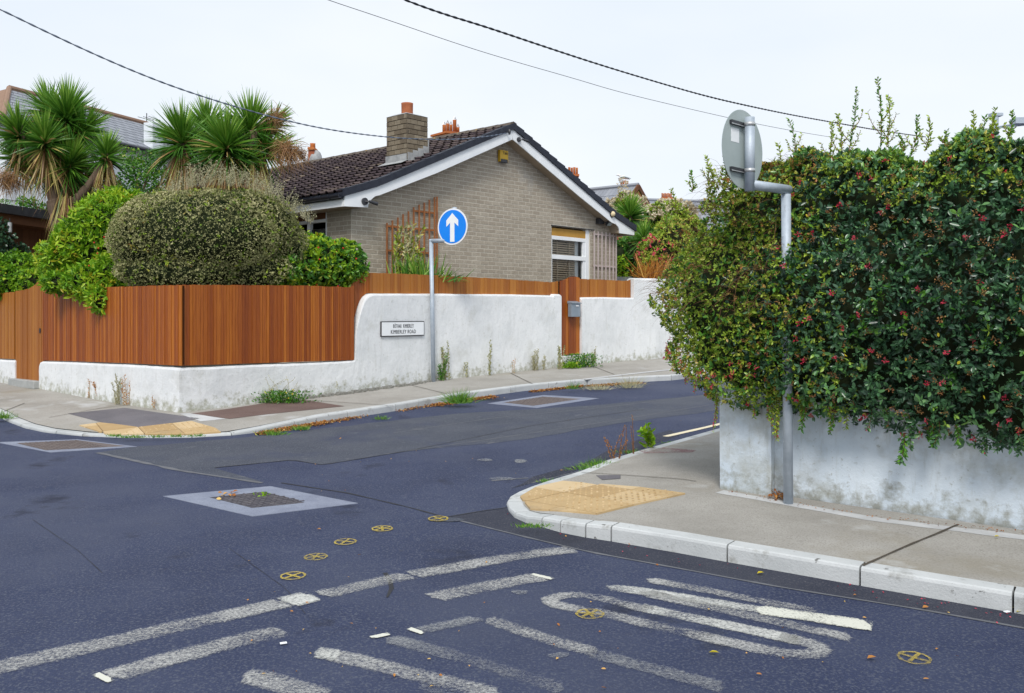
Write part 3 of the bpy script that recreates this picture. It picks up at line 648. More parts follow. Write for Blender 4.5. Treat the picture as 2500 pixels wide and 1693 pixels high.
marking([(1476, 1434), (1600, 1450), (1800, 1482), (1900, 1498)], .13, 'paint_mid', taper=.3); marking([(1840, 1489), (1980, 1509), (2130, 1531)], .15, 'paint_fresh', h=.0065, taper=.2)
marking([(1560, 1447), (1700, 1477), (1900, 1520), (2085, 1561)], .13, 'paint_worn', taper=.3)
marking([(1590, 1493), (1440, 1455), (1370, 1454), (1336, 1467), (1360, 1480), (1440, 1494)], .12, 'paint_worn')
marking([(1560, 1484), (1700, 1513), (1850, 1544), (1960, 1568)], .13, 'paint_mid')
marking([(1440, 1492), (1560, 1521), (1700, 1552), (1800, 1575), (1880, 1592), (1960, 1603), (2008, 1594), (1990, 1574), (1900, 1556)], .13, 'paint_worn')
marking([(1020, 1543), (1090, 1528), (1176, 1510)], .12, 'paint_faint'); marking([(998, 1537), (1034, 1549)], .035, 'paint_fresh', h=.0065); marking([(905, 1560), (950, 1550)], .04, 'paint_fresh', h=.0065)
marking([(1185, 1512), (1352, 1568), (1465, 1597)], .13, 'paint_worn'); marking([(1430, 1592), (1616, 1640), (1775, 1684)], .13, 'paint_faint')
marking([(940, 1560), (1000, 1573), (1220, 1634), (1380, 1688)], .13, 'paint_faint', taper=.3)
marking([(765, 1595), (830, 1604), (1000, 1645), (1220, 1700)], .14, 'paint_worn', taper=.3); marking([(766, 1594), (832, 1604)], .13, 'paint_mid', h=.0065)
marking([(590, 1650), (650, 1660), (750, 1693), (800, 1710)], .17, 'paint_worn')
marking([(1020, 1668), (1080, 1690), (1120, 1705)], .12, 'paint_faint')
marking([(1624, 1067), (1700, 1050), (1760, 1036), (1900, 1002)], .08, 'paint_cream')
def splat(px, py, w, hgt, m, seed):
    rr = random.Random(seed); road_sheet('road_marking', [(px + w * math.cos(a) * rr.uniform(.6, 1), py + hgt * math.sin(a) * rr.uniform(.6, 1)) for a in [k * .7 for k in range(9)]], M[m], .005, .0)
splat(1270, 1448, 26, 7, 'paint_faint', 3); splat(1365, 1602, 34, 8, 'paint_faint', 4); splat(1185, 1124, 22, 4, 'paint_faint', 5); splat(1270, 1127, 20, 6, 'paint_faint', 6); splat(1230, 1170, 45, 5, 'paint_faint', 8); splat(1090, 1270, 60, 7, 'asphalt_old', 9)
# yellow survey marks: a sprayed ring with a cross in it
YM = [(715.5, 1408.6), (770.6, 1362), (843, 1325), (933.5, 1293), (1070, 1268.6), (1440, 1502), (2232, 1609.6)]
for i, (px, py) in enumerate(YM):
    c = G(px, py, -KH); r = .078; rr = random.Random(i); mb = MB(); n = 28; a0 = rr.uniform(0, 3)
    z = lambda y: zp(y) - KH + .008
    vs = []; fs = []
    for k in range(n):
        a = 2 * math.pi * k / n
        for q in (r * rr.uniform(.8, .88), r * rr.uniform(.98, 1.08)): x, y = c.x + q * math.cos(a), c.y + q * math.sin(a); vs.append((x, y, z(y)))
    for k in range(n): fs.append((2 * k, 2 * k + 1, (2 * k + 3) % (2 * n), (2 * k + 2) % (2 * n)))
    mb.add(vs, fs)
    for k in range(3 if i % 2 else 2):
        a = a0 + k * (math.pi / (3 if i % 2 else 2)); dx, dy = math.cos(a), math.sin(a); w = .010
        v = [(c.x + s * dx * r * .84 - t * dy * w, c.y + s * dy * r * .84 + t * dx * w) for s, t in ((-1, -1), (1, -1), (1, 1), (-1, 1))]
        mb.add([(x, y, z(y) + .0008 * (k + 1)) for x, y in v], [(0, 1, 2, 3)])
    o = mesh('survey_mark', mb.v, mb.f, M['paint_yellow']); o['kind'] = 'structure'

# ---- covers set in the road
def cover(outer, inner, name, label, cat, grp, iron, pattern, seed):
    O = [G(x, y, -KH) for x, y in outer]; I = [G(x, y, -KH) for x, y in inner]; c = sum(I, Vector()) / 4
    t = world_thing(name, label, cat, c, grp)
    h = .0045; mb = MB()
    for q in O + I: q.z = zp(q.y) - KH
    vs = [q + Vector((0, 0, h)) for q in O + I]; mb.add(vs, [(k, (k + 1) % 4, (k + 1) % 4 + 4, k + 4) for k in range(4)])
    vs = [q + Vector((0, 0, h)) for q in O] + [q + Vector((0, 0, -.03)) for q in O]; mb.add(vs, [(k, (k + 1) % 4, (k + 1) % 4 + 4, k + 4) for k in range(4)])
    mb.build('concrete_surround', M['surround'], t)
    J = [c + (q - c) * .975 for q in I]
    MB().prism([q + Vector((0, 0, .0035)) for q in I], (0, 0, -.02)).build('cover_frame', M['metal_dark'], t)
    MB().prism([q + Vector((0, 0, .006)) for q in J], (0, 0, -.02)).build('cover_plate', M[iron], t)
    # raised tread
    mb = MB(); e1 = J[1] - J[0]; e2 = J[3] - J[0]; n = pattern
    for i in range(n):
        for j in range(n):
            p = J[0] + e1 * ((i + .5) / n) + e2 * ((j + .5) / n); a = e1.normalized() if (i + j) % 2 else e2.normalized(); b = Vector((-a.y, a.x, 0)); l = e1.length / n * .42; w = l * .3
            v = [p + a * l * s + b * w * u for s, u in ((-1, -1), (1, -1), (1, 1), (-1, 1))]
            mb.prism([q + Vector((0, 0, .011)) for q in v], (0, 0, -.006))
    mb.build('tread', M[iron], t)['kind'] = 'stuff'
    return t, J, c
MH, J0, c0 = cover([(398.5, 1212.7), (616.5, 1262), (874, 1230), (660.5, 1188.5)], [(511, 1216), (616, 1242), (744, 1229), (643, 1202)], 'manhole_cover', 'large square iron cover in a pale concrete surround, nearest one, with leaves in its corner', 'manhole cover', 'square covers set in the road', 'iron', 9, 1)
cover([(-9, 1081), (123, 1105.7), (335, 1091.6), (189, 1074)], [(40, 1083.7), (112, 1101), (308, 1090.5), (190, 1076)], 'manhole_cover', 'brown iron cover in a pale surround beside the yellow tactile corner at the left', 'manhole cover', 'square covers set in the road', 'iron_brown', 12, 2)
cover([(1190, 986), (1311, 997), (1462, 973.5), (1327, 965.5)], [(1228.6, 984), (1301.7, 992), (1419, 975), (1327, 969.5)], 'manhole_cover', 'reddish cover in a pale surround below the kerb in front of the garden gate', 'manhole cover', 'square covers set in the road', 'iron_brown', 12, 3)

# ================================================================== WALLS
def wall_strip(name, pts, thick, m, parent=None, rnd=.035, jit=.004, step=.09, seed=0, sink=.25, closed_ends=True):
    """rendered garden wall along plan stations (x, y, z_bottom, z_top); front face lies on the right of the direction"""
    P = [Vector((p[0], p[1], 0)) for p in pts]; n = len(P); rr = random.Random(seed)
    nr = []
    for i in range(n):
        d = Vector()
        if i > 0: d += (P[i] - P[i - 1]).normalized()
        if i < n - 1: d += (P[i + 1] - P[i]).normalized()
        d.normalize(); q = Vector((d.y, -d.x, 0)); k = 1.0
        if 0 < i < n - 1: k = 1 / max(.5, q.dot(Vector(((P[i + 1] - P[i]).normalized().y, -(P[i + 1] - P[i]).normalized().x, 0))))
        nr.append(q * k)
    st = []
    for i in range(n - 1):
        l = (P[i + 1] - P[i]).length; c = max(1, int(l / step))
        for k in range(c): t = k / c; st.append((P[i].lerp(P[i + 1], t), nr[i].lerp(nr[i + 1], t), lerp(pts[i][2], pts[i + 1][2], t), lerp(pts[i][3], pts[i + 1][3], t)))
    st.append((P[-1], nr[-1], pts[-1][2], pts[-1][3]))
    vs = []; fs = []; nz_ = 8; prof = 0
    for si, (p, q, zb, zt) in enumerate(st):
        prof = []
        for k in range(nz_ + 1): prof.append((0, lerp(zb - sink, zt - rnd, k / nz_), 1))
        prof += [(-rnd * .3, zt - rnd * .3, .7), (-rnd, zt, .7), (-thick * .5, zt + rnd * .12, .7), (-thick + rnd, zt, .7), (-thick, zt - rnd, .5), (-thick, zb - sink, 0)]
        for (o, z, j) in prof:
            x, y = (p + q * o).xy
            w = math.sin(x * 5.1 + z * 3 + seed) * .5 + math.sin(y * 7.3 - z * 6.1) * .35 + rr.uniform(-.5, .5)
            x += q.x * w * jit * j; y += q.y * w * jit * j; vs.append((x, y, z + (w * jit * .7 if 0 < j < 1 else 0)))
    L_ = len(prof)
    for i in range(len(st) - 1):
        for j in range(L_ - 1): k = i * L_ + j; fs.append((k, k + 1, k + L_ + 1, k + L_))
    if closed_ends: fs += [tuple(range(L_)), tuple((len(st) - 1) * L_ + j for j in reversed(range(L_)))]
    o = MB().add(vs, fs).build(name, m, parent, smooth=False)
    return o
def plan_at(line, px):
    """plan point of a polyline at image column px"""
    k = (px - CX) / FOC
    for a, b in zip(line, line[1:]):
        fa = a.x - k * a.y; fb = b.x - k * b.y
        if fa == 0 or (fa < 0) != (fb < 0): t = fa / (fa - fb); return a.lerp(b, t)
    a, b = (line[0], line[1]) if PX(line[0].x, line[0].y) > px else (line[-2], line[-1])
    fa = a.x - k * a.y; fb = b.x - k * b.y; t = fa / (fa - fb); return a.lerp(b, t)
LLINE = [wl_start, Wp[0], Wp[1], Wp[2]]; RLINE = Wp[2:] + [wl_end]
def st_(line, px, pyt):
    p = plan_at(line, px); return (p.x, p.y, p.z, ZAT(pyt, p.y))
# long wall: left leg, corner, low part, curved rise, high part up to the right gate
st = [st_(LLINE, 95, 890), st_(LLINE, 97, 884), st_(LLINE, 102, 882)] + [st_(LLINE, x, y) for x, y in ((190, 885), (286, 889.5), (360, 893))] + [(CORN.x, CORN.y, CORN.z, ZAT(899, CORN.y))]
st += [st_(RLINE, x, y) for x, y in ((520, 896), (610, 891), (700, 888.5), (800, 884), (862, 880.5), (867, 878), (868.5, 850), (869.5, 824), (872, 800), (875.5, 783), (880, 765), (885, 748), (890, 735), (896, 726), (903, 720), (912, 717.5), (960, 717.5), (1060, 718), (1250, 719.4), (1351, 722), (1353, 718.5), (1368, 719), (1371, 722))]
gw = tag(wall_strip('garden_wall', st, .24, M['wall_white'], seed=3), 'white rendered garden wall turning the corner, low under the fence then curving up high by the street nameplate', 'wall')
# wall right of the gate, with the tall end pier stepping up
st = [st_(RLINE, x, y) for x, y in ((1420, 730), (1423, 726.5), (1480, 726.5), (1546, 727.5), (1547.6, 727), (1548.6, 681), (1552, 679.5), (1600, 680.5), (1660, 682), (1720, 684))] + [(wl_end.x, wl_end.y, wl_end.z, ZAT(684, plan_at(RLINE, 1720).y))]
tag(wall_strip('garden_wall', st, .24, M['wall_white'], seed=5), 'white rendered wall between the postbox gate and the hanging hedge, stepping up at its far end', 'wall')
st = [(wl_start.x, wl_start.y, wl_start.z, wl_start.z + .6), st_(LLINE, -40, 877), st_(LLINE, 0, 878), st_(LLINE, 30, 879.5), st_(LLINE, 36, 881)]
tag(wall_strip('garden_wall', st, .24, M['wall_white'], seed=9), 'short stub of low white wall at the left edge beyond the wooden gate', 'wall')
# crumbled footing at the foot of the far wall
P0 = [plan_at(RLINE, x) for x in (640, 700, 760, 840, 930, 1010, 1050)]; mb = MB(); rr = random.Random(4)
S0 = seglen(P0)
for k in range(420):
    t = rr.uniform(0, S0[-1]); p = at_s(P0, S0, t); env = math.sin(math.pi * min(1, max(0, t / S0[-1]))) ** .6; o = nrm(tang(P0, S0, t), 1) * rr.uniform(-.02, .05 + .13 * env); r = rr.uniform(.012, .035)
    mb.box((p.x + o.x, p.y + o.y, zp(p.y) + r * .2), (r * 1.8, r * 1.4, r), rz=rr.uniform(0, 3))
tag(mb.build('rubble', M['rubble']), 'crumbled mortar and grit along the foot of the far white wall', 'rubble', kind='stuff')
# grey wall behind, right of the house
mb = MB(); a = AT(1490, 676, 23.5); b = AT(1620, 665, 26); mb.bar((a.x, a.y, 1.4), (b.x, b.y, 1.5), .2, 2.1)
o = mb.build('boundary_wall', M['concrete']); tag(o, 'plain grey block wall seen behind the fence at the right corner of the bungalow', 'wall')

# ---- near wall on the right: pier, panel with coping
tR = world_thing('roadside_wall', 'pale blue rendered wall with a pier under the flowering hedge, nearest wall on the right', 'wall', PIL)
def along(a, off=0, z=0): p = PIL + wdir * a + wn * off; return Vector((p.x, p.y, z))
pw = (WALLR[1] - PIL).length
zt = ZAT(949, PIL.y)
wall_strip('pier', [(along(0).x, along(0).y, PIL.z, zt), (along(pw * .5).x, along(pw * .5).y, PIL.z, zt), (along(pw).x, along(pw).y, WALLR[1].z, zt)], .38, M['wall_blue'], tR, rnd=.012, jit=.005, step=.05, seed=2)
zt2 = ZAT(1003, along(.9).y)
wall_strip('panel', [(along(a, -.085).x, along(a, -.085).y, zp(along(a).y), zt2) for a in (pw - .04, 1, 2, 3, 4, 6, 8)], .22, M['wall_blue'], tR, rnd=.01, jit=.004, step=.1, seed=8)
wall_strip('coping', [(along(a, -.055).x, along(a, -.055).y, zt2 + .006, zt2 + .075) for a in (pw + .01, 1, 2, 3, 4, 6, 8)], .28, M['wall_blue'], tR, rnd=.012, jit=.003, step=.2, seed=4, sink=0)
wall_strip('pier_cap', [(along(a, .022).x, along(a, .022).y, zt + .006, zt + .06) for a in (-.025, pw * .5, pw + .025)], .42, M['wall_blue'], tR, rnd=.012, jit=.003, step=.06, seed=4, sink=0)
# the return of that wall along the side street, hidden behind the pier
sd = Vector((.65, .76, 0)); mb = MB(); a = PIL + sd * .5 + wdir * .25; b = a + sd * 13; mb.bar((a.x, a.y, .25), (b.x, b.y, .6), .22, 1.4); mb.build('side_return', M['wall_blue'], tR)

# ================================================================== TIMBER FENCES AND GATES
def board_run(line, px0, px1, top, bot, widths, parent, m, setback=.03, th=.022, seed=0, back=True, name='board'):
    """vertical boards along a plan line between image columns; top/bot are (px, py) outlines"""
    rr = random.Random(seed); A = plan_at(line, px0); B = plan_at(line, px1)
    seq = [A] + [p for p in line if min(px0, px1) + 1 < PX(p.x, p.y) < max(px0, px1) - 1] + [B]; S = seglen(seq); t = 0
    tx, ty = zip(*top); bx, by = zip(*bot)
    while t < S[-1] - .012:
        w = min(rr.choice(widths), S[-1] - t)
        if S[-1] - t - w < .03: w = S[-1] - t
        pr = rr.uniform(-.004, .004); v = []
        for off in (-setback + pr, -setback - th):
            for tt in (t + .0022, t + w - .0022):
                p = at_s(seq, S, tt); o = nrm(tang(seq, S, t + w / 2), 1); q = p + o * off; px = PX(p.x, p.y)
                v.append(((q.x, q.y, ZAT(interp(px, bx, by), p.y)), (q.x, q.y, ZAT(interp(px, tx, ty), p.y) + pr)))
        (a0, a1), (b0, b1), (c0, c1), (d0, d1) = v
        MB().add([a0, b0, d0, c0, a1, b1, d1, c1], [(0, 1, 5, 4), (1, 2, 6, 5), (2, 3, 7, 6), (3, 0, 4, 7), (0, 3, 2, 1), (4, 5, 6, 7)]).build(name, m, parent)
        t += w
    if back:
        vs = []; fs = []; n = max(2, int(S[-1] / .06))
        for i in range(n + 1):
            t = S[-1] * i / n; p = at_s(seq, S, t); o = nrm(tang(seq, S, t), 1); px = PX(p.x, p.y); zt_ = ZAT(interp(px, tx, ty), p.y) - .012; zb_ = ZAT(interp(px, bx, by), p.y) + .006
            for off in (-setback - th - .002, -setback - th - .03):
                q = p + o * off; vs += [(q.x, q.y, zb_), (q.x, q.y, zt_)]
        for i in range(n):
            k = 4 * i; fs += [(k, k + 4, k + 5, k + 1), (k + 2, k + 3, k + 7, k + 6), (k + 1, k + 5, k + 7, k + 3)]
        MB().add(vs, fs).build('dark_backing', M['timber_back'], parent)  # dark panel added so the gaps between boards stay dark
WD = [.036, .045, .052, .066]
f1 = world_thing('timber_fence', 'tall red brown slatted fence wrapping the corner on the low white wall below the shrubs', 'fence', (CORN.x, CORN.y, CORN.z + .6))
LF = [p + (Vector((0, 0, 0))) for p in LLINE]
board_run(LLINE, 101.5, 439.5, [(101, 706), (441, 696)], [(101, 880.5), (190, 883), (286, 886.5), (441, 893.5)], WD, f1, M['timber'], seed=1, setback=.012)
board_run(RLINE, 441.5, 866, [(441, 696), (650, 697), (752, 698), (850, 701.5), (862, 701), (866, 698), (875, 690)], [(441, 893.5), (650, 886.5), (760, 883), (866, 879.5)], WD, f1, M['timber'], seed=2, setback=.012)
board_run(RLINE, 866, 912, [(862, 701), (868, 695), (876, 685), (885, 675), (893, 668.5), (904, 665.5), (915, 665.5)], [(866, 876), (869, 822), (875, 780), (884, 745), (893, 727), (905, 716.5), (912, 715.5)], [.045, .06], f1, M['timber'], seed=3, setback=.10, back=True)
f2 = world_thing('timber_fence', 'low orange brown boarding along the top of the high white wall before the bungalow', 'fence', tuple(plan_at(RLINE, 1130)))
board_run(RLINE, 912, 1371, [(912, 665.7), (1050, 671), (1150, 676.5), (1250, 682), (1346, 689), (1360, 689), (1371, 686.5)], [(912, 716.5), (1371, 720.5)], [.075, .09, .10], f2, M['timber_light'], seed=4, setback=.09)
f3 = world_thing('timber_fence', 'short run of orange brown boarding between the postbox gate and the white end pier', 'fence', tuple(plan_at(RLINE, 1480)))
board_run(RLINE, 1420.5, 1547, [(1420, 681), (1480, 683), (1540, 686), (1545, 684.5), (1548, 683)], [(1420, 726), (1548, 727)], [.075, .09, .10], f3, M['timber_light'], seed=5, setback=.09)
f4 = world_thing('timber_fence', 'slatted brown fence on the wall stub at the left edge of the picture', 'fence', tuple(plan_at(LLINE, 0)))
board_run(LLINE, -60, 32, [(-60, 720), (0, 716), (32, 713)], [(-60, 874), (0, 876), (32, 877.5)], WD, f4, M['timber_light'], seed=6, setback=.012)
g1 = world_thing('garden_gate', 'wooden plank gate with swooping top and round finger hole at the left', 'gate', tuple(plan_at(LLINE, 66)))
board_run(LLINE, 33.5, 100.5, [(33, 711.5), (57, 708), (68, 703.5), (76, 698.5), (85, 691), (92, 684), (101, 671.5)], [(33, 926), (38, 927), (95, 931), (101, 931)], [.085, .1], g1, M['timber_light'], seed=7, setback=.03)
p = plan_at(LLINE, 93.5); o = nrm((LLINE[2] - LLINE[1]).normalized(), 1); c = Vector((p.x, p.y, ZAT(808, p.y))); X = (LLINE[2] - LLINE[1]); X.z = 0; X.normalize()
c = c - o * .022
MB().prism([c + X * .028 * math.cos(a) + Vector((0, 0, .045 * math.sin(a))) for a in [k * math.pi / 8 for k in range(16)]], o * -.01).build('finger_hole', M['sign_black'], g1)
a = plan_at(LLINE, 27); b = plan_at(LLINE, 96); mb = MB(); mid = (a + b) / 2 - o * .0; mb.box((mid.x - o.x * .1, mid.y - o.y * .1, zp(mid.y) + .045), ((b - a).length * .98, .34, .13), rz=math.atan2(X.y, X.x))
tag(mb.build('doorstep', M['concrete'], bevel=.012), 'rough grey concrete step under the left wooden gate', 'step')
g2 = world_thing('garden_gate', 'narrow red brown plank gate in the white wall carrying the grey postbox', 'gate', tuple(plan_at(RLINE, 1396)))
board_run(RLINE, 1372.5, 1420, [(1372, 686), (1380, 684.5), (1390, 680), (1398, 676.5), (1404, 675.5), (1412, 675.5), (1420, 678.5)], [(1372, 868), (1420, 864)], [.085, .1], g2, M['timber'], seed=8, setback=.05)
a = plan_at(RLINE, 1371); b = plan_at(RLINE, 1421); mid = (a + b) / 2; X2 = (b - a); X2.z = 0; X2.normalize(); o2 = nrm(X2, 1)
mb = MB(); zz = ZAT(868, mid.y); mb.box((mid.x - o2.x * .1, mid.y - o2.y * .1, zz - .2), ((b - a).length, .24, .385), rz=math.atan2(X2.y, X2.x)); tag(mb.build('doorstep', M['wall_white'], bevel=.012), 'white rendered sill below the postbox gate', 'step')
# postbox
p = plan_at(RLINE, 1399); Xd = (plan_at(RLINE, 1410) - plan_at(RLINE, 1385)); Xd.z = 0; Xd.normalize(); on = nrm(Xd, 1); zc = ZAT(754, p.y); s = FOC / p.y
pb = world_thing('postbox', 'grey metal postbox with sloping lid hung on the narrow wooden gate', 'postbox', (p.x, p.y, ZAT(774, p.y)))
c = Vector((p.x, p.y, 0)) + on * .035; ax = (Xd, on, Vector((0, 0, 1)))
hw, hz = .30, (774 - 742) / s
MB().box((c.x, c.y, ZAT(758, p.y)), (hw, .10, hz), ax=ax).build('body', M['postbox'], pb, bevel=.006)
zt_ = ZAT(742, p.y)
pr = [c + on * -.06 + Vector((0, 0, zt_ + .002)), c + on * .068 + Vector((0, 0, zt_ + .002)), c + on * .068 + Vector((0, 0, zt_ + .02)), c + on * -.06 + Vector((0, 0, zt_ + .055))]
MB().prism([q - Xd * (hw / 2 + .008) for q in pr], Xd * (hw + .016)).build('lid', M['postbox'], pb)
MB().box(tuple(c + on * .0615 + Xd * .02 + Vector((0, 0, zt_ - .045))), (.09, .004, .02), ax=ax).build('name_slot', M['sign_white'], pb)

# ================================================================== STREET NAMEPLATE
def text_mesh(name, s, size, frame, m, parent, sx=1.0, depth=.0015, space=1.0):
    """lettering as thin mesh; frame = (centre, xaxis, zaxis, normal)"""
    cu = bpy.data.curves.new(name, 'FONT'); cu.body = s; cu.size = size; cu.extrude = depth; cu.align_x = 'CENTER'; cu.align_y = 'CENTER'; cu.space_character = space; cu.resolution_u = 3
    ob = bpy.data.objects.new(name, cu); C.objects.link(ob); bpy.context.view_layer.update()
    me = bpy.data.meshes.new_from_object(ob.evaluated_get(bpy.context.evaluated_depsgraph_get())); bpy.data.objects.remove(ob)
    c, X, Z, Nn = frame; v = np.empty(len(me.vertices) * 3, np.float32); me.vertices.foreach_get('co', v); v = v.reshape(-1, 3)
    v[:, 0] *= sx
    w = np.outer(v[:, 0], X) + np.outer(v[:, 1], Z) + np.outer(v[:, 2], Nn) + np.array(c); me.vertices.foreach_set('co', w.astype(np.float32).ravel()); me.update()
    return link(name, me, parent, m)
a = plan_at(RLINE, 927.5); b = plan_at(RLINE, 1033); Xn = (b - a); Xn.z = 0; wpl = Xn.length; Xn.normalize(); nn = nrm(Xn, 1); mid = (a + b) / 2; Zv = Vector((0, 0, 1))
zc = ZAT((785 + 821) / 2, mid.y); hpl = 36.5 / (FOC / mid.y)
np_ = world_thing('street_nameplate', 'white bilingual street name plate with black border on the curved white wall', 'street sign', (mid.x, mid.y, zc))
c = Vector((mid.x, mid.y, zc)) + nn * .022; ax = (Xn, nn, Zv)
MB().box(tuple(c - nn * .004), (wpl, .016, hpl), ax=ax).build('border', M['sign_black'], np_)
MB().box(tuple(c + nn * .0045), (wpl - .03, .008, hpl - .03), ax=ax).build('plate', M['sign_white'], np_)
fr = c + nn * .010
text_mesh('lettering', 'BÓTHAR  KIMBERLEY', hpl * .36, (fr + Zv * hpl * .17, Xn, Zv, nn), M['sign_black'], np_, sx=.50, space=1.22)
text_mesh('lettering', 'KIMBERLEY ROAD', hpl * .36, (fr - Zv * hpl * .21, Xn, Zv, nn), M['sign_black'], np_, sx=.78, space=1.12)

# ================================================================== TRAFFIC SIGNS
def disc(c, n, r, th, m, name, parent, seg=48, r0=0):
    n = Vector(n).normalized(); X = Vector((0, 0, 1)).cross(n).normalized(); Z = n.cross(X); mb = MB()
    A = [c + (X * math.cos(2 * math.pi * k / seg) + Z * math.sin(2 * math.pi * k / seg)) * r for k in range(seg)]
    if r0 == 0: mb.prism(A, n * th)
    else:
        B = [c + (X * math.cos(2 * math.pi * k / seg) + Z * math.sin(2 * math.pi * k / seg)) * r0 for k in range(seg)]
        V = A + B + [p + n * th for p in A] + [p + n * th for p in B]; s_ = seg
        mb.add(V, [(k, (k + 1) % s_, (k + 1) % s_ + s_, k + s_) for k in range(s_)] + [(k + 2 * s_, (k + 1) % s_ + 2 * s_, (k + 1) % s_ + 3 * s_, k + 3 * s_) for k in range(s_)] + [(k, (k + 1) % s_, (k + 1) % s_ + 2 * s_, k + 2 * s_) for k in range(s_)] + [(k + s_, (k + 1) % s_ + s_, (k + 1) % s_ + 3 * s_, k + 3 * s_) for k in range(s_)])
    return mb.build(name, m, parent), X, Z
# far sign with the white arrow
b0 = G(1058.5, 932); t = world_thing('traffic_sign', 'round blue sign with white upward arrow on a grey cranked pole by the far wall', 'traffic sign', b0)
zel = ZAT(589, b0.y); top = Vector((b0.x - .045, b0.y, zel)); fdir = Vector((-.53, -.848, 0)).normalized(); adir = Vector((-fdir.y, fdir.x, 0)); ctr = AT(1104.8, 553.8, b0.y - .22)
endp = Vector((ctr.x, ctr.y, 0)) - fdir * .06; elb2 = Vector((endp.x, endp.y, zel + .0))
MB().tube([b0 - Vector((0, 0, .1)), top + Vector((0, 0, .03))], .037, 14).build('pole', M['galv'], t, smooth=True)
MB().tube([top + (top - elb2).normalized() * .02, elb2 + (elb2 - top).normalized() * .02], .037, 14).build('arm', M['galv'], t, smooth=True)
MB().tube([elb2 - Vector((0, 0, .037)), elb2 + Vector((0, 0, ctr.z + .34 - zel))], .037, 14).build('upright', M['galv'], t, smooth=True)
d0, X, Z = disc(ctr - fdir * .004, fdir, .315, .006, M['sign_white'], 'plate', t)
disc(ctr + fdir * .003, fdir, .288, .003, M['sign_blue'], 'blue_face', t)
q = [(0, .235), (.062, .17), (.125, .112), (.125, .0), (.046, .07), (.046, -.262), (-.046, -.262), (-.046, .07), (-.125, .0), (-.125, .112), (-.062, .17)]
if X.dot(Vector((1, 0, 0))) < 0: X = -X
MB().prism([ctr + fdir * .0065 + X * x + Vector((0, 0, 1)) * y for x, y in q], fdir * .003).build('arrow', M['sign_white'], t)
# near sign seen from behind
b1 = G(1925, 1229); t = world_thing('traffic_sign', 'round sign seen from behind with a white sticker, on the pole in the hedge', 'traffic sign', b1)
dd = (b1 - PIL).dot(wn); b1 = b1 + wn * max(0, .10 - dd)
gd = Vector((.78, .62, 0)).normalized(); bk = Vector((.72, -.695, 0)).normalized(); zel = 2.475
top = Vector((b1.x - .02, b1.y, zel)); e2 = top - gd * .46; 
MB().tube([b1 - Vector((0, 0, .1)), top - Vector((0, 0, .037))], .0375, 18).build('pole', M['galv'], t, smooth=True)
MB().tube([top + gd * .035, e2 + gd * .01], .0375, 18).build('arm', M['galv'], t, smooth=True)
# mitred upright with a closing cap
MB().tube([e2 - Vector((0, 0, .05)), Vector((e2.x, e2.y, ZAT(287, e2.y)))], .0375, 18).build('upright', M['galv'], t, smooth=True)
cc = AT(1812, 363, e2.y); cc = Vector((e2.x, e2.y, cc.z)) - bk * .062
disc(cc, bk, .30, .004, M['sign_back'], 'plate', t)
X = Vector((0, 0, 1)).cross(bk).normalized()
if X.x > 0: X = -X
for zz in (ZAT(304, e2.y), ZAT(417, e2.y)):
    q = Vector((e2.x, e2.y, zz))
    MB().tube([q - Vector((0, 0, .014)), q + Vector((0, 0, .014))], .0405, 18).build('clamp', M['bracket'], t, smooth=True)
    MB().box(tuple(q - bk * .048 + X * .085), (.22, .022, .030), ax=(X, bk, Vector((0, 0, 1)))).build('channel', M['metal_dark'], t)
    MB().box(tuple(q - bk * .036 + X * .085 - Vector((0, 0, .013))), (.22, .005, .006), ax=(X, bk, Vector((0, 0, 1)))).build('channel_lip', M['bracket'], t)
q = cc + bk * .0045 + X * .115 + Vector((0, 0, .085)); 
s_ = AT(1787, 333, e2.y); q.z = s_.z
MB().box(tuple(q), (.115, .002, .105), ax=(X, bk, Vector((0, 0, 1)))).build('sticker', M['sign_white'], t)

# ================================================================== THE BUNGALOW (local frame: x along the gable, y back along the ridge)
HU = Vector((.915, 1, 0)).normalized(); HV = Vector((-HU.y, HU.x, 0)); HC = Vector((-2.9, 16.57, 0))
house = thing('bungalow', 'grey brown brick bungalow with white barge boards and dark tiled roof', 'house', HC, rotz=math.atan2(HU.y, HU.x))
def HR(px, py): return Vector(((px - CX) / FOC, 1, -(py - HY) / FOC))
def gab(px, py, off=0.0):            # photo point on the plane y = -off of the house frame -> (x, z)
    r = HR(px, py); q = HC - HV * off; t = q.dot(HV) / r.dot(HV); P = r * t; return ((P - HC).dot(HU), P.z + EYE)
def sid(px, py, u=0.0):              # on the plane x = u -> (y, z)
    r = HR(px, py); q = HC + HU * u; t = q.dot(HU) / r.dot(HU); P = r * t; return ((P - HC).dot(HV), P.z + EYE)
HWD = 8.1; HLN = 11.0; APX = 4.0; APZ = 5.50; OV = .30; EU = .38
def ztop(u):
    d = abs(u - APX); return APZ - .433 * min(d, 3.65) - .325 * max(0, d - 3.65)
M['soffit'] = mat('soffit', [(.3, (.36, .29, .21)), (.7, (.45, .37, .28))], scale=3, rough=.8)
M['brown_board'] = mat('brown_board', [(.3, (.10, .035, .012)), (.7, (.16, .06, .02))], scale=5, rough=.6)
def gprof(us, dz): return [(u, ztop(u) + dz) for u in us]
WX0, WX1, WZ1, WZ0 = 5.62, 7.03, 3.49, 1.6
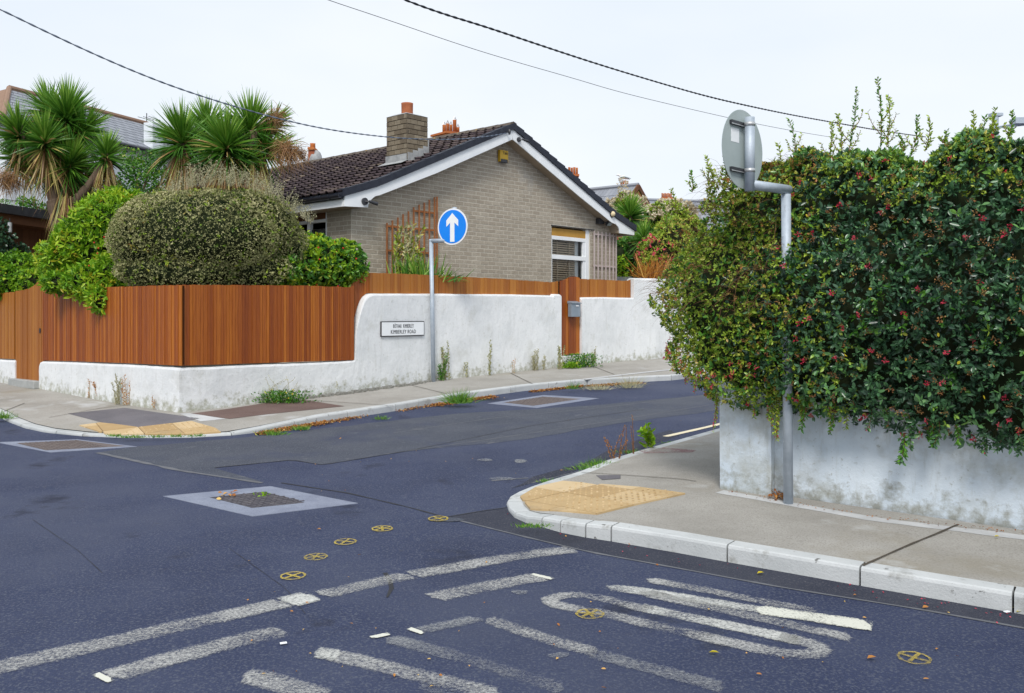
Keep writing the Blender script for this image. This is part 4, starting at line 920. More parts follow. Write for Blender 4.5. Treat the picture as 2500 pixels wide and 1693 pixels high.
# backing walls in mortar colour, with a real opening for the window
mb = MB()
def gprism(pts, y0, y1): mb.prism([(x, y0, z) for x, z in pts], (0, y1 - y0, 0))
UD = -.20
gprism([(0, -.2), (WX0, -.2), (WX0, ztop(WX0) + UD), (APX, ztop(APX) + UD), (.35, ztop(.35) + UD), (0, ztop(0) + UD)], 0, .3)
gprism([(WX0, WZ1), (WX1, WZ1), (WX1, ztop(WX1) + UD), (WX0, ztop(WX0) + UD)], 0, .3)
gprism([(WX1, -.2), (HWD, -.2), (HWD, ztop(HWD) + UD), (7.65, ztop(7.65) + UD), (WX1, ztop(WX1) + UD)], 0, .3)
gprism([(WX0, -.2), (WX1, -.2), (WX1, WZ0), (WX0, WZ0)], 0, .3)
mb.build('wall', M['mortar'], house)
# side and back walls
SW0 = sid(798, 560)[0]; SW1 = SW0 + 2.6; SZ1 = sid(770, 537)[1]
mb = MB(); mb.box((.15, (.3 + SW0) / 2, 1.6), (.3, SW0 - .3, 3.6)); mb.box((.15, (SW0 + SW1) / 2, .85), (.3, SW1 - SW0, 2.1)); mb.box((.15, (SW1 + HLN) / 2, 1.6), (.3, HLN - SW1, 3.6))
mb.box((HWD - .15, (.3 + HLN) / 2, 1.6), (.3, HLN - .3, 3.6)); mb.box((HWD / 2, HLN - .15, 1.6), (HWD - .6, .3, 3.6)); mb.build('side_wall', M['mortar'], house)
MB().box((HWD / 2, HLN / 2, 3.42), (HWD - .62, HLN - .62, .03)).build('ceiling', M['room_dark'], house)
# bricks: the 300 nearest ones singly, the rest joined
BL, BH, GP = .237, .084, .012
def brick_mesh(name, l, h, d=.005):
    x, z, y = l / 2, h / 2, d; b = .003
    v = [(-x, 0, -z), (x, 0, -z), (x, 0, z), (-x, 0, z), (-x + b, -y, -z + b), (x - b, -y, -z + b), (x - b, -y, z - b), (-x + b, -y, z - b)]
    return v, [(4, 5, 6, 7), (0, 1, 5, 4), (1, 2, 6, 5), (2, 3, 7, 6), (3, 0, 4, 7)]
bv, bf = brick_mesh('brick', BL - GP, BH - GP); bme = bpy.data.meshes.new('brick'); bme.from_pydata(bv, [], bf); bme.materials.append(M['brick'])
cells = []; rr = random.Random(11)
r0 = int(1.0 / BH)
for r in range(r0, int(5.4 / BH)):
    z = (r + .5) * BH; u = -BL / 2 * (r % 2) + BL / 2
    while u < HWD + BL:
        a, b = max(0, u - BL / 2), min(HWD, u + BL / 2)
        segs = [(a, b)]
        if WZ0 < z < WZ1 + BH * .2 and b > WX0 and a < WX1:
            segs = [(a, min(b, WX0)), (max(a, WX1), b)]
        for (p, q) in segs:
            if q - p > .03:
                top = min(ztop(p), ztop(q)) + UD + .03
                if z + BH / 2 < top: cells.append(((p + q) / 2, z, q - p))
        u += BL
vis = [c for c in cells if c[1] > 2.15]; hid = [c for c in cells if c[1] <= 2.15]
full = sorted([c for c in vis if abs(c[2] - BL) < .01], key=lambda c: c[0]); single = full[:300]; ss = set(single)
for (u, z, w) in single:
    o = bpy.data.objects.new('brick', bme); C.objects.link(o); o.parent = house; o.location = (u + rr.uniform(-.0015, .0015), rr.uniform(-.001, .0025), z)
mb = MB()
for c in vis + hid:
    if c in ss: continue
    u, z, w = c; v, f = brick_mesh('', w - GP, BH - GP); dy = rr.uniform(-.001, .0025); mb.add([(x + u, y + dy, zz + z) for x, y, zz in v], f)
for r in range(r0, int(3.42 / BH)):      # return wall by the side window
    z = (r + .5) * BH; v0 = 0; k = 0
    while v0 < SW0 - .02:
        l = BL if k or r % 2 == 0 else BL / 2; l = min(l, SW0 - v0); v, f = brick_mesh('', l - GP, BH - GP)
        if l > .04: mb.add([(y, v0 + l / 2 - x, zz + z) for x, y, zz in v], f)
        v0 += l; k += 1
mb.build('brickwork', M['brick'], house)['kind'] = 'stuff'
# --- roof: deck, individual tiles
TW, TG = .238, .275
mb = MB()
for us in ([-.42, .35, APX], [APX, 7.65, 8.47]):
    P_ = [(u, ztop(u) - .035) for u in us]
    Q_ = [(u, z - .12) for u, z in reversed(P_)]
    mb.prism([(u, -OV + .02, z) for u, z in P_ + Q_], (0, HLN + OV, 0))
mb.build('roof_deck', M['verge'], house)
xs_ = [0, .018, .045, .072, .09, TW + .004]; zs_ = [0, .020, .028, .020, 0, 0]
tv = []; 
for (y, k, base) in ((0, 1, .038), (TG + .05, .25, .0)):
    for x, z in zip(xs_, zs_): tv.append((x, y, base + z * k))
for x, z in zip(xs_, zs_): tv.append((x, .001, .038 + z - .016))
for x, z in zip(xs_, zs_): tv.append((x, .012, .004))
tf = [(i, i + 1, i + 7, i + 6) for i in range(5)] + [(12 + i, 13 + i, i + 1, i) for i in range(5)] + [(18 + i, 19 + i, 13 + i, 12 + i) for i in (4,)]
tme = bpy.data.meshes.new('roof_tile'); tme.from_pydata(tv, [], tf); tme.materials.append(M['tile'])
rows = []
slope1 = math.hypot(.77, .325 * .77); u = -.44; s = 0
du1 = TG / math.sqrt(1 + .325 ** 2); du2 = TG / math.sqrt(1 + .433 ** 2)
while u < APX - .12:
    rows.append(u); u += du1 if u < .3 else du2
tiles = []
for r, u in enumerate(rows):
    k = .325 if u < .3 else .433; ydir = Vector((1, 0, k)).normalized(); n = int((HLN + OV) / TW)
    for i in range(n): tiles.append((u, -OV - .0 + i * TW, ztop(u) - .035, k))
# chimney footprint
def roofhit(px, py):
    t = 14.0
    while t < 45:                       # march along the ray to the first point on the near slope
        P = HR(px, py) * t; u = (P - HC).dot(HU); v = (P - HC).dot(HV); z = P.z + EYE
        if v > -OV and u > -.4 and z < ztop(u): break
        t += .004
    return u, v, z
cu, cv, cz = roofhit(993.4, 396)
def col_u(px, v):      # local x at image column for given local y
    k = (px - CX) / FOC; A0 = HC + HV * v; return -(A0.x - k * A0.y) / (HU.x - k * HU.y)
def col_v(px, u):
    k = (px - CX) / FOC; A0 = HC + HU * u; return -(A0.x - k * A0.y) / (HV.x - k * HV.y)
cu1 = col_u(1043.5, cv); cv1 = col_v(944.7, cu)
Pc = HC + HU * cu + HV * cv; ctz = ZAT(277, Pc.y)
tiles = [t for t in tiles if not (cu - .1 < t[0] + .05 < cu1 - .08 and cv - .12 < t[1] < cv1 - .08)]
tiles.sort(key=lambda t: t[1] * 1.0 + abs(t[0] - 1.5) * .15)
TX, rest = tiles[:300], tiles[300:]
def tmat(t):
    u, v, z, k = t; Y = Vector((1, 0, k)).normalized(); X = Vector((0, -1, 0)); Z = X.cross(Y)
    # width runs toward -v so the roll sits on the far side
    Z = Vector((-Y.z, 0, Y.x)); X = Y.cross(Z)
    m = Matrix((X, Y, Z)).transposed().to_4x4(); m.translation = Vector((u, v, z)); 
    if X.y < 0: m.translation = Vector((u, v + TW, z))
    return m
rr = random.Random(5)
for t in TX:
    o = bpy.data.objects.new('roof_tile', tme); C.objects.link(o); o.parent = house; mt = tmat(t); mt.translation += Vector((rr.uniform(-.006, .006), 0, rr.uniform(-.002, .004))); o.matrix_local = mt
mb = MB()
for t in rest:
    mt = tmat(t); mt.translation += Vector((rr.uniform(-.006, .006), 0, rr.uniform(-.002, .004))); mb.add([mt @ Vector(v) for v in tv], tf)
o = mesh('roof_tiling', mb.v, mb.f, M['tile'], house); o['kind'] = 'stuff'
mb = MB(); u = 8.49
while u > APX + .1:            # far slope: stepped courses
    k = .325 if u > 7.7 else .433; un = u - (du1 if u > 7.7 else du2) - .03
    mb.add([(u, -OV, ztop(u) + .0), (u, HLN, ztop(u) + .0), (un, HLN, ztop(un) - .03), (un, -OV, ztop(un) - .03), (u, -OV, ztop(u) - .03), (u, HLN, ztop(u) - .03)], [(0, 1, 2, 3), (0, 4, 5, 1)]); u = un + .03
o = mesh('far_roof_tiling', mb.v, mb.f, M['tile'], house); o['kind'] = 'stuff'
# ridge
v0 = -OV - .02
while v0 < HLN:
    mb = MB(); n = 7; a = [math.pi * (-.12 + 1.24 * i / (n - 1)) for i in range(n)]; vs = []
    for y, r in ((v0, .135), (v0 + .44, .128)):
        for q in a: vs.append((APX + r * math.cos(q), y, APZ - .085 + r * math.sin(q)))
    mb.add(vs, [(i, i + 1, i + n + 1, i + n) for i in range(n - 1)] + [tuple(range(n))]); mb.build('ridge_tile', M['ridge'], house); v0 += .445
# verge units, stepped
for side in (0, 1):
    u = -.43 if side == 0 else 8.48; sgn = 1 if side == 0 else -1
    while (APX - u) * sgn > .02:
        k = abs(ztop(u) - ztop(u + sgn * .05)) / .05; l = .30; un = u + sgn * l / math.sqrt(1 + k * k)
        if (APX - un) * sgn < 0: un = APX
        st_lo, st_hi = (.045, .018) if side else (.022, .012)
        pts = [(u, ztop(u) + st_lo), (un, ztop(un) + st_hi), (un, ztop(un) - .115), (u, ztop(u) - .115)]
        mb = MB().prism([(x, -OV - .035, z) for x, z in pts], (0, .17, 0)); mb.build('verge_cap', M['verge'], house)
        u = un - sgn * 0.0
# barge boards
lowL = [(3.98, 5.17), (1.80, 4.21), (.42, 3.66), (.30, 3.625), (.21, 3.555), (.15, 3.47), (.14, 3.41), (-EU, 3.385)]
uppL = [(-EU, ztop(-EU) - .117), (.35, ztop(.35) - .117), (APX, APZ - .117)]
MB().prism([(x, -OV, z) for x, z in lowL + uppL], (0, .025, 0)).build('barge_board', M['plastic_white'], house)
lowR = [(8.0 - x if i < 3 else 8.16 - x, z) for i, (x, z) in enumerate(lowL)]; lowR[0] = (4.02, 5.17)
lowR = [(4.0, 5.17), (6.2, 4.21), (7.50, 3.68), (7.66, 3.655), (7.76, 3.60), (7.81, 3.52), (7.82, 3.45), (8.43, 3.44)]
uppR = [(8.43, ztop(8.43) - .117), (7.65, ztop(7.65) - .117), (APX, APZ - .117)]
MB().prism([(x, -OV, z) for x, z in lowR + uppR], (0, .025, 0)).build('barge_board', M['plastic_white'], house)
# soffits
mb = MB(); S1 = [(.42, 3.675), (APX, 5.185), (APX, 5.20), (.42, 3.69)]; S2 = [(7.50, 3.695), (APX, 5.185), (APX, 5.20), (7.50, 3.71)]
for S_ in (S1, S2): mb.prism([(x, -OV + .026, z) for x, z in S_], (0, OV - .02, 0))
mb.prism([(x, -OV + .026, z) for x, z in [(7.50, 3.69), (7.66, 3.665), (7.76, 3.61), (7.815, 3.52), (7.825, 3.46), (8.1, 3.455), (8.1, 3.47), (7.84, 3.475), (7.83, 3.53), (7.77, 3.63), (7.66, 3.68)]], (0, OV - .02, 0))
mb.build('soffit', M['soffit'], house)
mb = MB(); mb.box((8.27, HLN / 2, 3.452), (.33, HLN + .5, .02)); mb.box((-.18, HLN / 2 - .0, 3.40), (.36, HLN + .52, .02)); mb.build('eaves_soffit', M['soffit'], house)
mb = MB(); mb.box((-EU + .01, HLN / 2 - OV / 2 + .014, 3.49), (.022, HLN + OV - .03, .205)); mb.build('fascia', M['plastic_white'], house); mb = MB(); mb.box((8.42, HLN / 2 - OV / 2 + .014, 3.53), (.022, HLN + OV - .03, .2)); mb.build('fascia', M['plastic_white'], house)
# gutter: half round with end stop and brackets
def gutter(x, y0, y1, z, r=.058):
    mb = MB(); n = 9; vs = []; ys = [y0 + (y1 - y0) * i / 10 for i in range(11)]
    for y in ys:
        for rr_ in (r, r - .006):
            for k in range(n): a = math.pi + math.pi * k / (n - 1); vs.append((x + rr_ * math.cos(a), y, z + rr_ * math.sin(a)))
    m_ = 2 * n
    for i in range(10):
        for k in range(n - 1): a = i * m_ + k; mb.f.append((a, a + 1, a + m_ + 1, a + m_)); a += n; mb.f.append((a, a + 1, a + m_ + 1, a + m_))
        for k in (0, n - 1): a = i * m_ + k; mb.f.append((a, a + n, a + m_ + n, a + m_))
    mb.v = vs; mb.f.append(tuple(range(n))); return mb.build('gutter', M['gutter'], house, smooth=False)
gt = gutter(-EU - .065, -OV + .03, HLN, 3.585); gutter(8.50, -OV + .02, HLN, 3.60)
for y in (.0, .9, 1.8, 2.7):
    MB().tube([(-EU - .065 + .062 * math.cos(a), y, 3.585 + .062 * math.sin(a)) for a in [math.pi + math.pi * k / 8 for k in range(9)]], .008, 6).build('gutter_bracket', M['gutter'], gt)

# --- gable window
def gl_mat():
    m, t, b = newmat('window_glass'); K = t.links; gl = N(t, 'ShaderNodeBsdfGlossy'); gl.inputs['Roughness'].default_value = .03; gl.inputs['Color'].default_value = (.9, .93, .95, 1)
    tr = N(t, 'ShaderNodeBsdfTransparent'); tr.inputs[0].default_value = (.86, .88, .87, 1); fz = N(t, 'ShaderNodeLayerWeight'); fz.inputs[0].default_value = .22; ms = N(t, 'ShaderNodeMixShader')
    K.new(fz.outputs['Fresnel'], ms.inputs[0]); K.new(tr.outputs[0], ms.inputs[1]); K.new(gl.outputs[0], ms.inputs[2]); K.new(ms.outputs[0], t.nodes['Material Output'].inputs[0]); return m
M['window_glass'] = gl_mat()
FY = .07
win = MB(); xL, xR, xP = WX0 + .0, 6.905, WX1
win.box(((xP + xR) / 2, FY, (WZ0 + WZ1) / 2), (xP - xR, .09, WZ1 - WZ0)); win.box((xL + .03, FY, (3.27 + WZ0) / 2), (.06, .08, 3.27 - WZ0))
win.box(((xL + xR) / 2, FY, 3.235), (xR - xL, .082, .085)); win.box(((xL + xR) / 2, FY - .004, 2.80), (xR - xL, .086, .10)); win.box((xR - .045, FY + .004, 2.4), (.09, .07, 1.7)); win.box(((xL + xR) / 2, FY, WZ0 + .04), (xR - xL, .08, .08))
wo_ = win.build('window', M['plastic_white'], house, bevel=.004)
MB().add([(xL, FY + .01, 2.82), (xR, FY + .01, 2.82), (xR, FY + .01, 3.22), (xL, FY + .01, 3.22)], [(0, 1, 2, 3)]).build('pane', M['window_glass'], wo_)
MB().add([(xL, FY + .01, 1.62), (xR, FY + .01, 1.62), (xR, FY + .01, 2.79), (xL, FY + .01, 2.79)], [(0, 1, 2, 3)]).build('pane', M['window_glass'], wo_)
MB().box(((xL + xR) / 2, FY - .015, 3.365), (xR - xL, .04, .175)).build('yellow_panel', M['yellow_board'], wo_)
MB().box(((WX0 + WX1) / 2 + .06, -.006, WZ1 + .012), (WX1 - WX0 + .18, .05, .016)).build('lintel_strip', M['metal_dark'], wo_)
z = 3.19
while z > 1.9:
    MB().box((xL + .56, FY + .10, z), (.98, .045, .004), ax=(Vector((1, 0, 0)), Vector((0, .62, .78)), Vector((0, -.78, .62)))).build('blind_slat', M['blind'], wo_); z -= .052
for x in (xL + .36, xL + .80): MB().box((x, FY + .068, 2.55), (.022, .003, 1.35)).build('blind_tape', M['blind'], wo_)
MB().box((xR - .16, FY + .12, 2.5), (.13, .02, 1.4)).build('curtain', M['plastic_white'], wo_)
MB().box(((WX0 + WX1) / 2, .9, 2.5), (1.8, .05, 2.4)).build('room', M['room_dark'], house)
# --- side window with brown panel above
sw = MB(); fx = .05; vm = sid(757, 560, fx)[0]
sw.box((fx, (SW0 + SW1) / 2, SZ1 - .03), (.07, SW1 - SW0, .06)); sw.box((fx, SW0 + .03, 2.6), (.07, .06, 1.6)); sw.box((fx, vm, 2.6), (.07, .10, 1.6)); sw.box((fx, SW1 - .03, 2.6), (.07, .06, 1.6)); sw.box((fx, (SW0 + SW1) / 2, 1.9), (.07, SW1 - SW0, .07))
so = sw.build('window', M['plastic_white'], house, bevel=.004)
MB().box((fx + .01, (SW0 + SW1) / 2, 2.5), (.006, SW1 - SW0 - .05, 1.2)).build('pane', M['glass'], so)
MB().box((fx - .01, (SW0 + SW1) / 2, (SZ1 + 3.40) / 2 + .0), (.04, SW1 - SW0, 3.39 - SZ1)).build('brown_panel', M['brown_board'], so)
# --- chimney with bricks, lead flashing and pot
ch = MB(); ch.box(((cu + cu1) / 2, (cv + cv1) / 2, (ctz + 3.6) / 2), (cu1 - cu, cv1 - cv, ctz - 3.6)); cho = ch.build('chimney', M['mortar_dark'], house)
CB, CHH = (cu1 - cu) / 3.0, .098; rr = random.Random(3); nrow = int((ctz - 4.05) / CHH)
for r in range(nrow):
    z = ctz - (r + .5) * CHH
    for face in (0, 1):
        Lf = (cu1 - cu) if face == 0 else (cv1 - cv); p = -(CB / 2) * ((r + face) % 2); 
        while p < Lf - .02:
            a, b = max(0, p), min(Lf, p + CB)
            if b - a > .05:
                v, f = brick_mesh('', b - a - .008, CHH - .009, .014); mid = (a + b) / 2
                if face == 0:
                    if z > ztop(cu + mid) - .1: mb = MB().add([(cu + mid + x, cv + y + rr.uniform(-.002, .002), z + zz) for x, y, zz in v], f); mb.build('brick', M['brick_chim'], cho)
                else:
                    if z > ztop(cu) - .05: mb = MB().add([(cu + y + rr.uniform(-.002, .002), cv + mid - x, z + zz) for x, y, zz in v], f); mb.build('brick', M['brick_chim'], cho)
            p += CB
mb = MB(); cmx, cmy = (cu + cu1) / 2, (cv + cv1) / 2; w2, l2 = (cu1 - cu) / 2 + .012, (cv1 - cv) / 2 + .012
vs = [(cmx + i * w2, cmy + j * l2, ctz + .002) for i, j in ((-1, -1), (1, -1), (1, 1), (-1, 1))] + [(cmx + i * .17, cmy + j * .17, ctz + .055) for i, j in ((-1, -1), (1, -1), (1, 1), (-1, 1))]
mb.add(vs, [(0, 1, 5, 4), (1, 2, 6, 5), (2, 3, 7, 6), (3, 0, 4, 7), (4, 5, 6, 7)]); mb.build('flaunching', M['lead'], cho)
pc = HC + HU * cmx + HV * cmy; pr_ = (1008.6 - 980) / 2 / (FOC / pc.y); pzt = ZAT(253, pc.y)
mb = MB(); n = 24; vs = []
for z, r in ((ctz + .04, pr_ * .98), (pzt - .03, pr_), (pzt, pr_ * 1.03), (pzt, pr_ * .82), (ctz + .06, pr_ * .8)):
    vs += [(cmx + r * math.cos(2 * math.pi * k / n), cmy + r * math.sin(2 * math.pi * k / n), z) for k in range(n)]
mb.add(vs, [(i * n + k, i * n + (k + 1) % n, (i + 1) * n + (k + 1) % n, (i + 1) * n + k) for i in range(4) for k in range(n)]); mb.build('chimney_pot', M['terracotta'], cho, smooth=True)
nf = 4; wd = (cu1 - cu) / nf
for k in range(nf):
    x0 = cu + k * wd; zb = ztop(x0 + wd / 2) + .0; MB().box((x0 + wd / 2, cv - .022, zb + .065), (wd - .004, .008, .20)).build('lead_flashing', M['lead'], cho)
MB().box((cu - .022, (cv + cv1) / 2, ztop(cu) + .085), (.008, cv1 - cv + .03, .17)).build('lead_flashing', M['lead'], cho)
MB().add([(cu - .20, cv - .06, ztop(cu - .20) + .045), (cu - .20, cv1 + .06, ztop(cu - .20) + .045), (cu + .0, cv1 + .06, ztop(cu) + .05), (cu, cv - .06, ztop(cu) + .05)], [(0, 1, 2, 3)]).build('lead_apron', M['lead'], cho)
MB().box((cu1 + .012, cv - .01, ztop(cu1) + .14), (.02, .03, .3)).build('lead_flashing', M['lead'], cho)

# --- things fixed on the gable (each one its own object, placed in the house frame)
def HW(x, y, z): p = HC + HU * x + HV * y; return Vector((p.x, p.y, z))
hax = (HU, HV, Vector((0, 0, 1)))
def hbox(mb, x, y, z, dx, dy, dz): return mb.box(tuple(HW(x, y, z)), (dx, dy, dz), ax=hax)
al = world_thing('alarm_box', 'yellow and black burglar alarm box high on the gable', 'alarm box', HW(3.95, -.03, 4.7))
x0, zt_ = gab(1214, 368); x1, zb_ = gab(1234, 400); xm = (x0 + x1) / 2; zm = (zt_ + zb_) / 2
hbox(MB(), xm, -.05, zm + .01, x1 - x0, .07, zt_ - zb_).build('cover', M['yellow_plastic'], al, bevel=.008)
hbox(MB(), xm, -.054, zb_ + .035, (x1 - x0) * .86, .075, .075).build('lens', M['metal_dark'], al, bevel=.01)
text_mesh('lettering', 'Yale', .10, (HW(xm + .03, -.088, zt_ - .045), HU, Vector((0, 0, 1)), -HV), M['sign_black'], al, sx=.9)
# trellises
def trellis(xs, tops, zb, rails, m, name_label, th=.018, w=.032):
    t = world_thing('trellis', name_label, 'trellis', HW(xs[0], -.03, zb))
    for x, zt_ in zip(xs, tops): hbox(MB(), x, -.055, (zt_ + zb) / 2, w, th, zt_ - zb).build('slat', m, t)
    for (a, b, z) in rails: hbox(MB(), (a + b) / 2, -.034, z, b - a, .018, .035).build('rail', m, t)
k_ = 250 / 1789
xz = [gab(850 + k_ * x, 480 + k_ * y, .05) for x, y in zip([676, 770, 865, 957, 1050, 1142, 1238, 1327, 1416, 1506, 1550], [465, 420, 370, 312, 262, 190, 145, 110, 60, 15, 5])]
ra = [gab(850 + k_ * 1240, 480 + k_ * 262, .03)[1], gab(850 + k_ * 700, 480 + k_ * 520, .03)[1], gab(850 + k_ * 720, 480 + k_ * 945, .03)[1]]
trellis([p[0] for p in xz], [p[1] for p in xz], 1.7, [(xz[5][0], xz[9][0] + .02, ra[0]), (xz[0][0], xz[9][0] + .02, ra[1]), (xz[0][0], xz[9][0] + .02, ra[2])], M['trellis'], 'rusty brown fan trellis with stepped slats on the left of the gable wall')
xz = [gab(x, 563, .05) for x in (1450.5, 1460, 1469.3, 1478.6, 1488, 1496.8, 1504)]
trellis([p[0] for p in xz], [3.47] * 7, 1.7, [(xz[0][0], xz[-1][0], 3.40), (xz[0][0], xz[-1][0], gab(1480, 651, .03)[1]), (xz[0][0], xz[-1][0], 2.0)], M['trellis_grey'], 'pale grey square trellis between the window and the right corner')
# floodlight
fl = world_thing('floodlight', 'black floodlight on a box under the eaves beside the window', 'floodlight', HW(7.4, 0, 3.7))
x0, z0 = gab(1464, 541, .05); hbox(MB(), x0, -.06, z0 + .0, .20, .11, .13).build('housing', M['metal_dark'], fl, bevel=.008)
x1, z1 = gab(1487, 546, .20); mb = MB(); c = HW(x1, -.20, z1); mb.box(tuple(c), (.17, .06, .11), ax=(HU, (HV * .7 + Vector((0, 0, .7))).normalized(), (Vector((0, 0, .7)) - HV * .7).normalized())); mb.build('lamp_head', M['metal_dark'], fl, bevel=.006)
MB().box(tuple(c - (HV * .7 + Vector((0, 0, .7))).normalized() * .033), (.14, .006, .085), ax=(HU, (HV * .7 + Vector((0, 0, .7))).normalized(), (Vector((0, 0, .7)) - HV * .7).normalized())).build('glass', M['sign_back'], fl)
MB().tube([HW(x0 + .02, -.1, z0), c], .012, 8).build('arm', M['metal_dark'], fl)
# small security cameras and lamp on the barge boards
def wcam(px, py, label, s=1.0, dirx=1):
    x, z = gab(px, py, OV + .03); t = world_thing('security_camera', label, 'security camera', HW(x, -OV - .02, z), 'small cameras on the white barge boards')
    d, _, _ = disc(HW(x, -OV - .002, z), -HV, .065 * s, .03, M['metal_dark'], 'base', t, seg=20)
    MB().tube([HW(x, -OV - .02, z), HW(x + .05 * dirx, -OV - .09, z - .01)], .014 * s, 8).build('arm', M['metal_dark'], t)
    MB().tube([HW(x + .03 * dirx, -OV - .09, z - .0), HW(x + .07 * dirx, -OV - .10, z - .008), HW(x + .19 * dirx * s, -OV - .14, z - .04 * s)], [.018 * s, .03 * s, .034 * s], 12).build('body', M['metal_dark'], t)
wcam(892, 492, 'black bullet camera on the lower left end of the white barge board')
wcam(1268, 341, 'dark camera just right of the gable peak', .8)
x, z = gab(1496, 523, OV + .03); t = world_thing('wall_lamp', 'small round cream dome lamp near the right end of the barge board', 'lamp', HW(x, -OV - .02, z))
disc(HW(x, -OV - .002, z), -HV, .085, .02, M['metal_dark'], 'base', t, seg=24)
mb = MB(); n = 14; vs = [];
for j in range(6):
    a = math.pi / 2 * j / 5
    for k in range(n): vs.append(tuple(HW(x + .07 * math.cos(a) * math.cos(2 * math.pi * k / n), -OV - .02 - .07 * math.sin(a), z + .07 * math.cos(a) * math.sin(2 * math.pi * k / n))))
mb.add(vs, [(j * n + k, j * n + (k + 1) % n, (j + 1) * n + (k + 1) % n, (j + 1) * n + k) for j in range(5) for k in range(n)])
M['dome'] = mat('dome', [(.3, (.68, .55, .33)), (.7, (.74, .62, .4))], scale=3, rough=.4); mb.build('dome', M['dome'], t, smooth=True)
x, z = gab(1240, 326, OV + .03); t = world_thing('cable_bracket', 'dark insulator bracket at the gable peak where the overhead cable is fixed', 'bracket', HW(x, -OV - .02, z))
MB().tube([HW(x - .03, -OV, z + .02), HW(x - .03, -OV - .10, z + .02)], .012, 8).build('hook', M['metal_dark'], t)
MB().tube([HW(x - .03, -OV - .1, z + .07), HW(x - .03, -OV - .1, z + .02), HW(x - .03, -OV - .1, z - .04)], [.02, .032, .018], 10).build('insulator', M['metal_dark'], t)

# ================================================================== OVERHEAD CABLES
def cable(pts, Y0, Y1, r, m, name, label, end=None, twist=0):
    """a hanging cable through image points, its distance running from Y0 to Y1 (straight in plan)"""
    xs = [p[0] for p in pts]; P = []
    for x, y in pts:
        f = (x - xs[0]) / (xs[-1] - xs[0]); Y = 1 / lerp(1 / Y0, 1 / Y1, f); P.append(AT(x, y, Y))
    if end is not None: P[-1] = end
    P = smooth_path(P, 3); o = MB().tube(P, r, 6)
    if twist:
        S = seglen(P); n = int(S[-1] / .03)
        for ph in (0, math.pi):
            Q = []
            for i in range(n): p = at_s(P, S, S[-1] * i / n); a = i * .03 / twist * 2 * math.pi + ph; Q.append(p + Vector((0, math.cos(a), math.sin(a))) * r * 1.0)
            o.tube(Q, r * .8, 4, cap=False)
    return tag(o.build(name, m, smooth=True), label, 'cable', 'overhead cables')
cable([(940, -22), (984, -1), (1080, 34), (1183, 65), (1310, 108), (1452, 155), (1590, 197), (1721, 235), (1830, 260), (1936, 282), (2060, 304), (2151, 320), (2260, 335)], 9, 20, .0075, M['cable_black'], 'overhead_cable', 'thick black twisted overhead cable, uppermost, sagging down to the right behind the hedge', twist=.22)
cable([(770, -12), (796, -1), (950, 50), (1129, 112), (1260, 152), (1398, 191), (1500, 222), (1613, 250), (1764, 285), (1880, 310), (2011, 333), (2100, 345)], 14, 24, .0048, M['cable_black'], 'overhead_cable', 'thin black overhead wire running below the thick one to the right')
cable([(-60, -2), (0, 23), (100, 72), (215, 126), (320, 172), (430, 215), (560, 257), (688, 293), (810, 319), (946, 336), (1040, 341), (1119, 341), (1190, 334), (1238, 325)], 11, 19, .0075, M['cable_grey'], 'overhead_cable', 'grey overhead cable sagging past the palms to the gable peak', end=HW(*[gab(1236, 326, OV + .1)[0], -OV - .1, gab(1236, 326, OV + .1)[1]]), twist=.3)

# ================================================================== BUILDINGS FURTHER OFF
def slate_roof(parent, a, b, c, d, nrow, ncol, m, cap=120):
    """slates on the quad a-b (ridge) d-c (eave): each slate an own part"""
    k = 0
    for r in range(nrow):
        for i in range(ncol):
            def pt(u, v): return a.lerp(b, u).lerp(d.lerp(c, u), v)
            off = .5 / ncol if r % 2 else 0
            u0 = max(0, i / ncol - off + .0015); u1 = min(1, (i + 1) / ncol - off - .0015); v0 = r / nrow; v1 = (r + 1.12) / nrow
            n = (b - a).cross(d - a).normalized(); 
            if n.z < 0: n = -n
            q = [pt(u0, v1) + n * .028, pt(u1, v1) + n * .028, pt(u1, v0) + n * .012, pt(u0, v0) + n * .012]
            MB().add(q + [q[0] - n * .014, q[1] - n * .014], [(0, 1, 2, 3), (0, 4, 5, 1)]).build('slate', m, parent); k += 1
# tall white house at the left
Yh = 28.0; dv = Vector((.40, 1, 0)).normalized(); ds = Vector((dv.y, -dv.x, 0))
wh = world_thing('white_house', 'tall white rendered house with grey slate roof behind the palms at the left', 'house', (AT(12, 700, Yh).x, Yh, 1))
c0_ = AT(12, 297, Yh); zE = c0_.z; c0_.z = 0; LEN = 10.4; WID = 8.0; zR_ = 9.50
c1_ = c0_ + dv * LEN; b0_ = c0_ - ds * WID; b1_ = b0_ + dv * LEN
mb = MB(); mb.prism([Vector((p.x, p.y, -.3)) for p in (c0_, c1_, b1_, b0_)], (0, 0, zE + .3)); mb.build('wall', M['render_white'], wh)
r0_ = (c0_ + b0_) / 2 + dv * 3.44; r1_ = (c1_ + b1_) / 2; up = lambda p, z: Vector((p.x, p.y, z)); ov = .35
e0 = up(c0_ + ds * ov - dv * ov, zE); e1 = up(c1_ + ds * ov, zE); f0 = up(b0_ - ds * ov - dv * ov, zE); f1_ = up(b1_ - ds * ov, zE); R0 = up(r0_, zR_); R1 = up(r1_, zR_)
MB().add([e0, e1, R1, R0, f0, f1_], [(0, 1, 2, 3), (4, 0, 3), (5, 4, 3, 2), (1, 5, 2), (0, 4, 5, 1)]).build('roof_deck', M['slate'], wh)
slate_roof(wh, R0, R1, e1, e0, 11, 20, M['slate'])
MB().add([v + Vector((0, 0, .03)) - dv * .03 for v in (f0, e0, R0)], [(0, 1, 2)]).build('hip_roof', M['slate_brown'], wh)
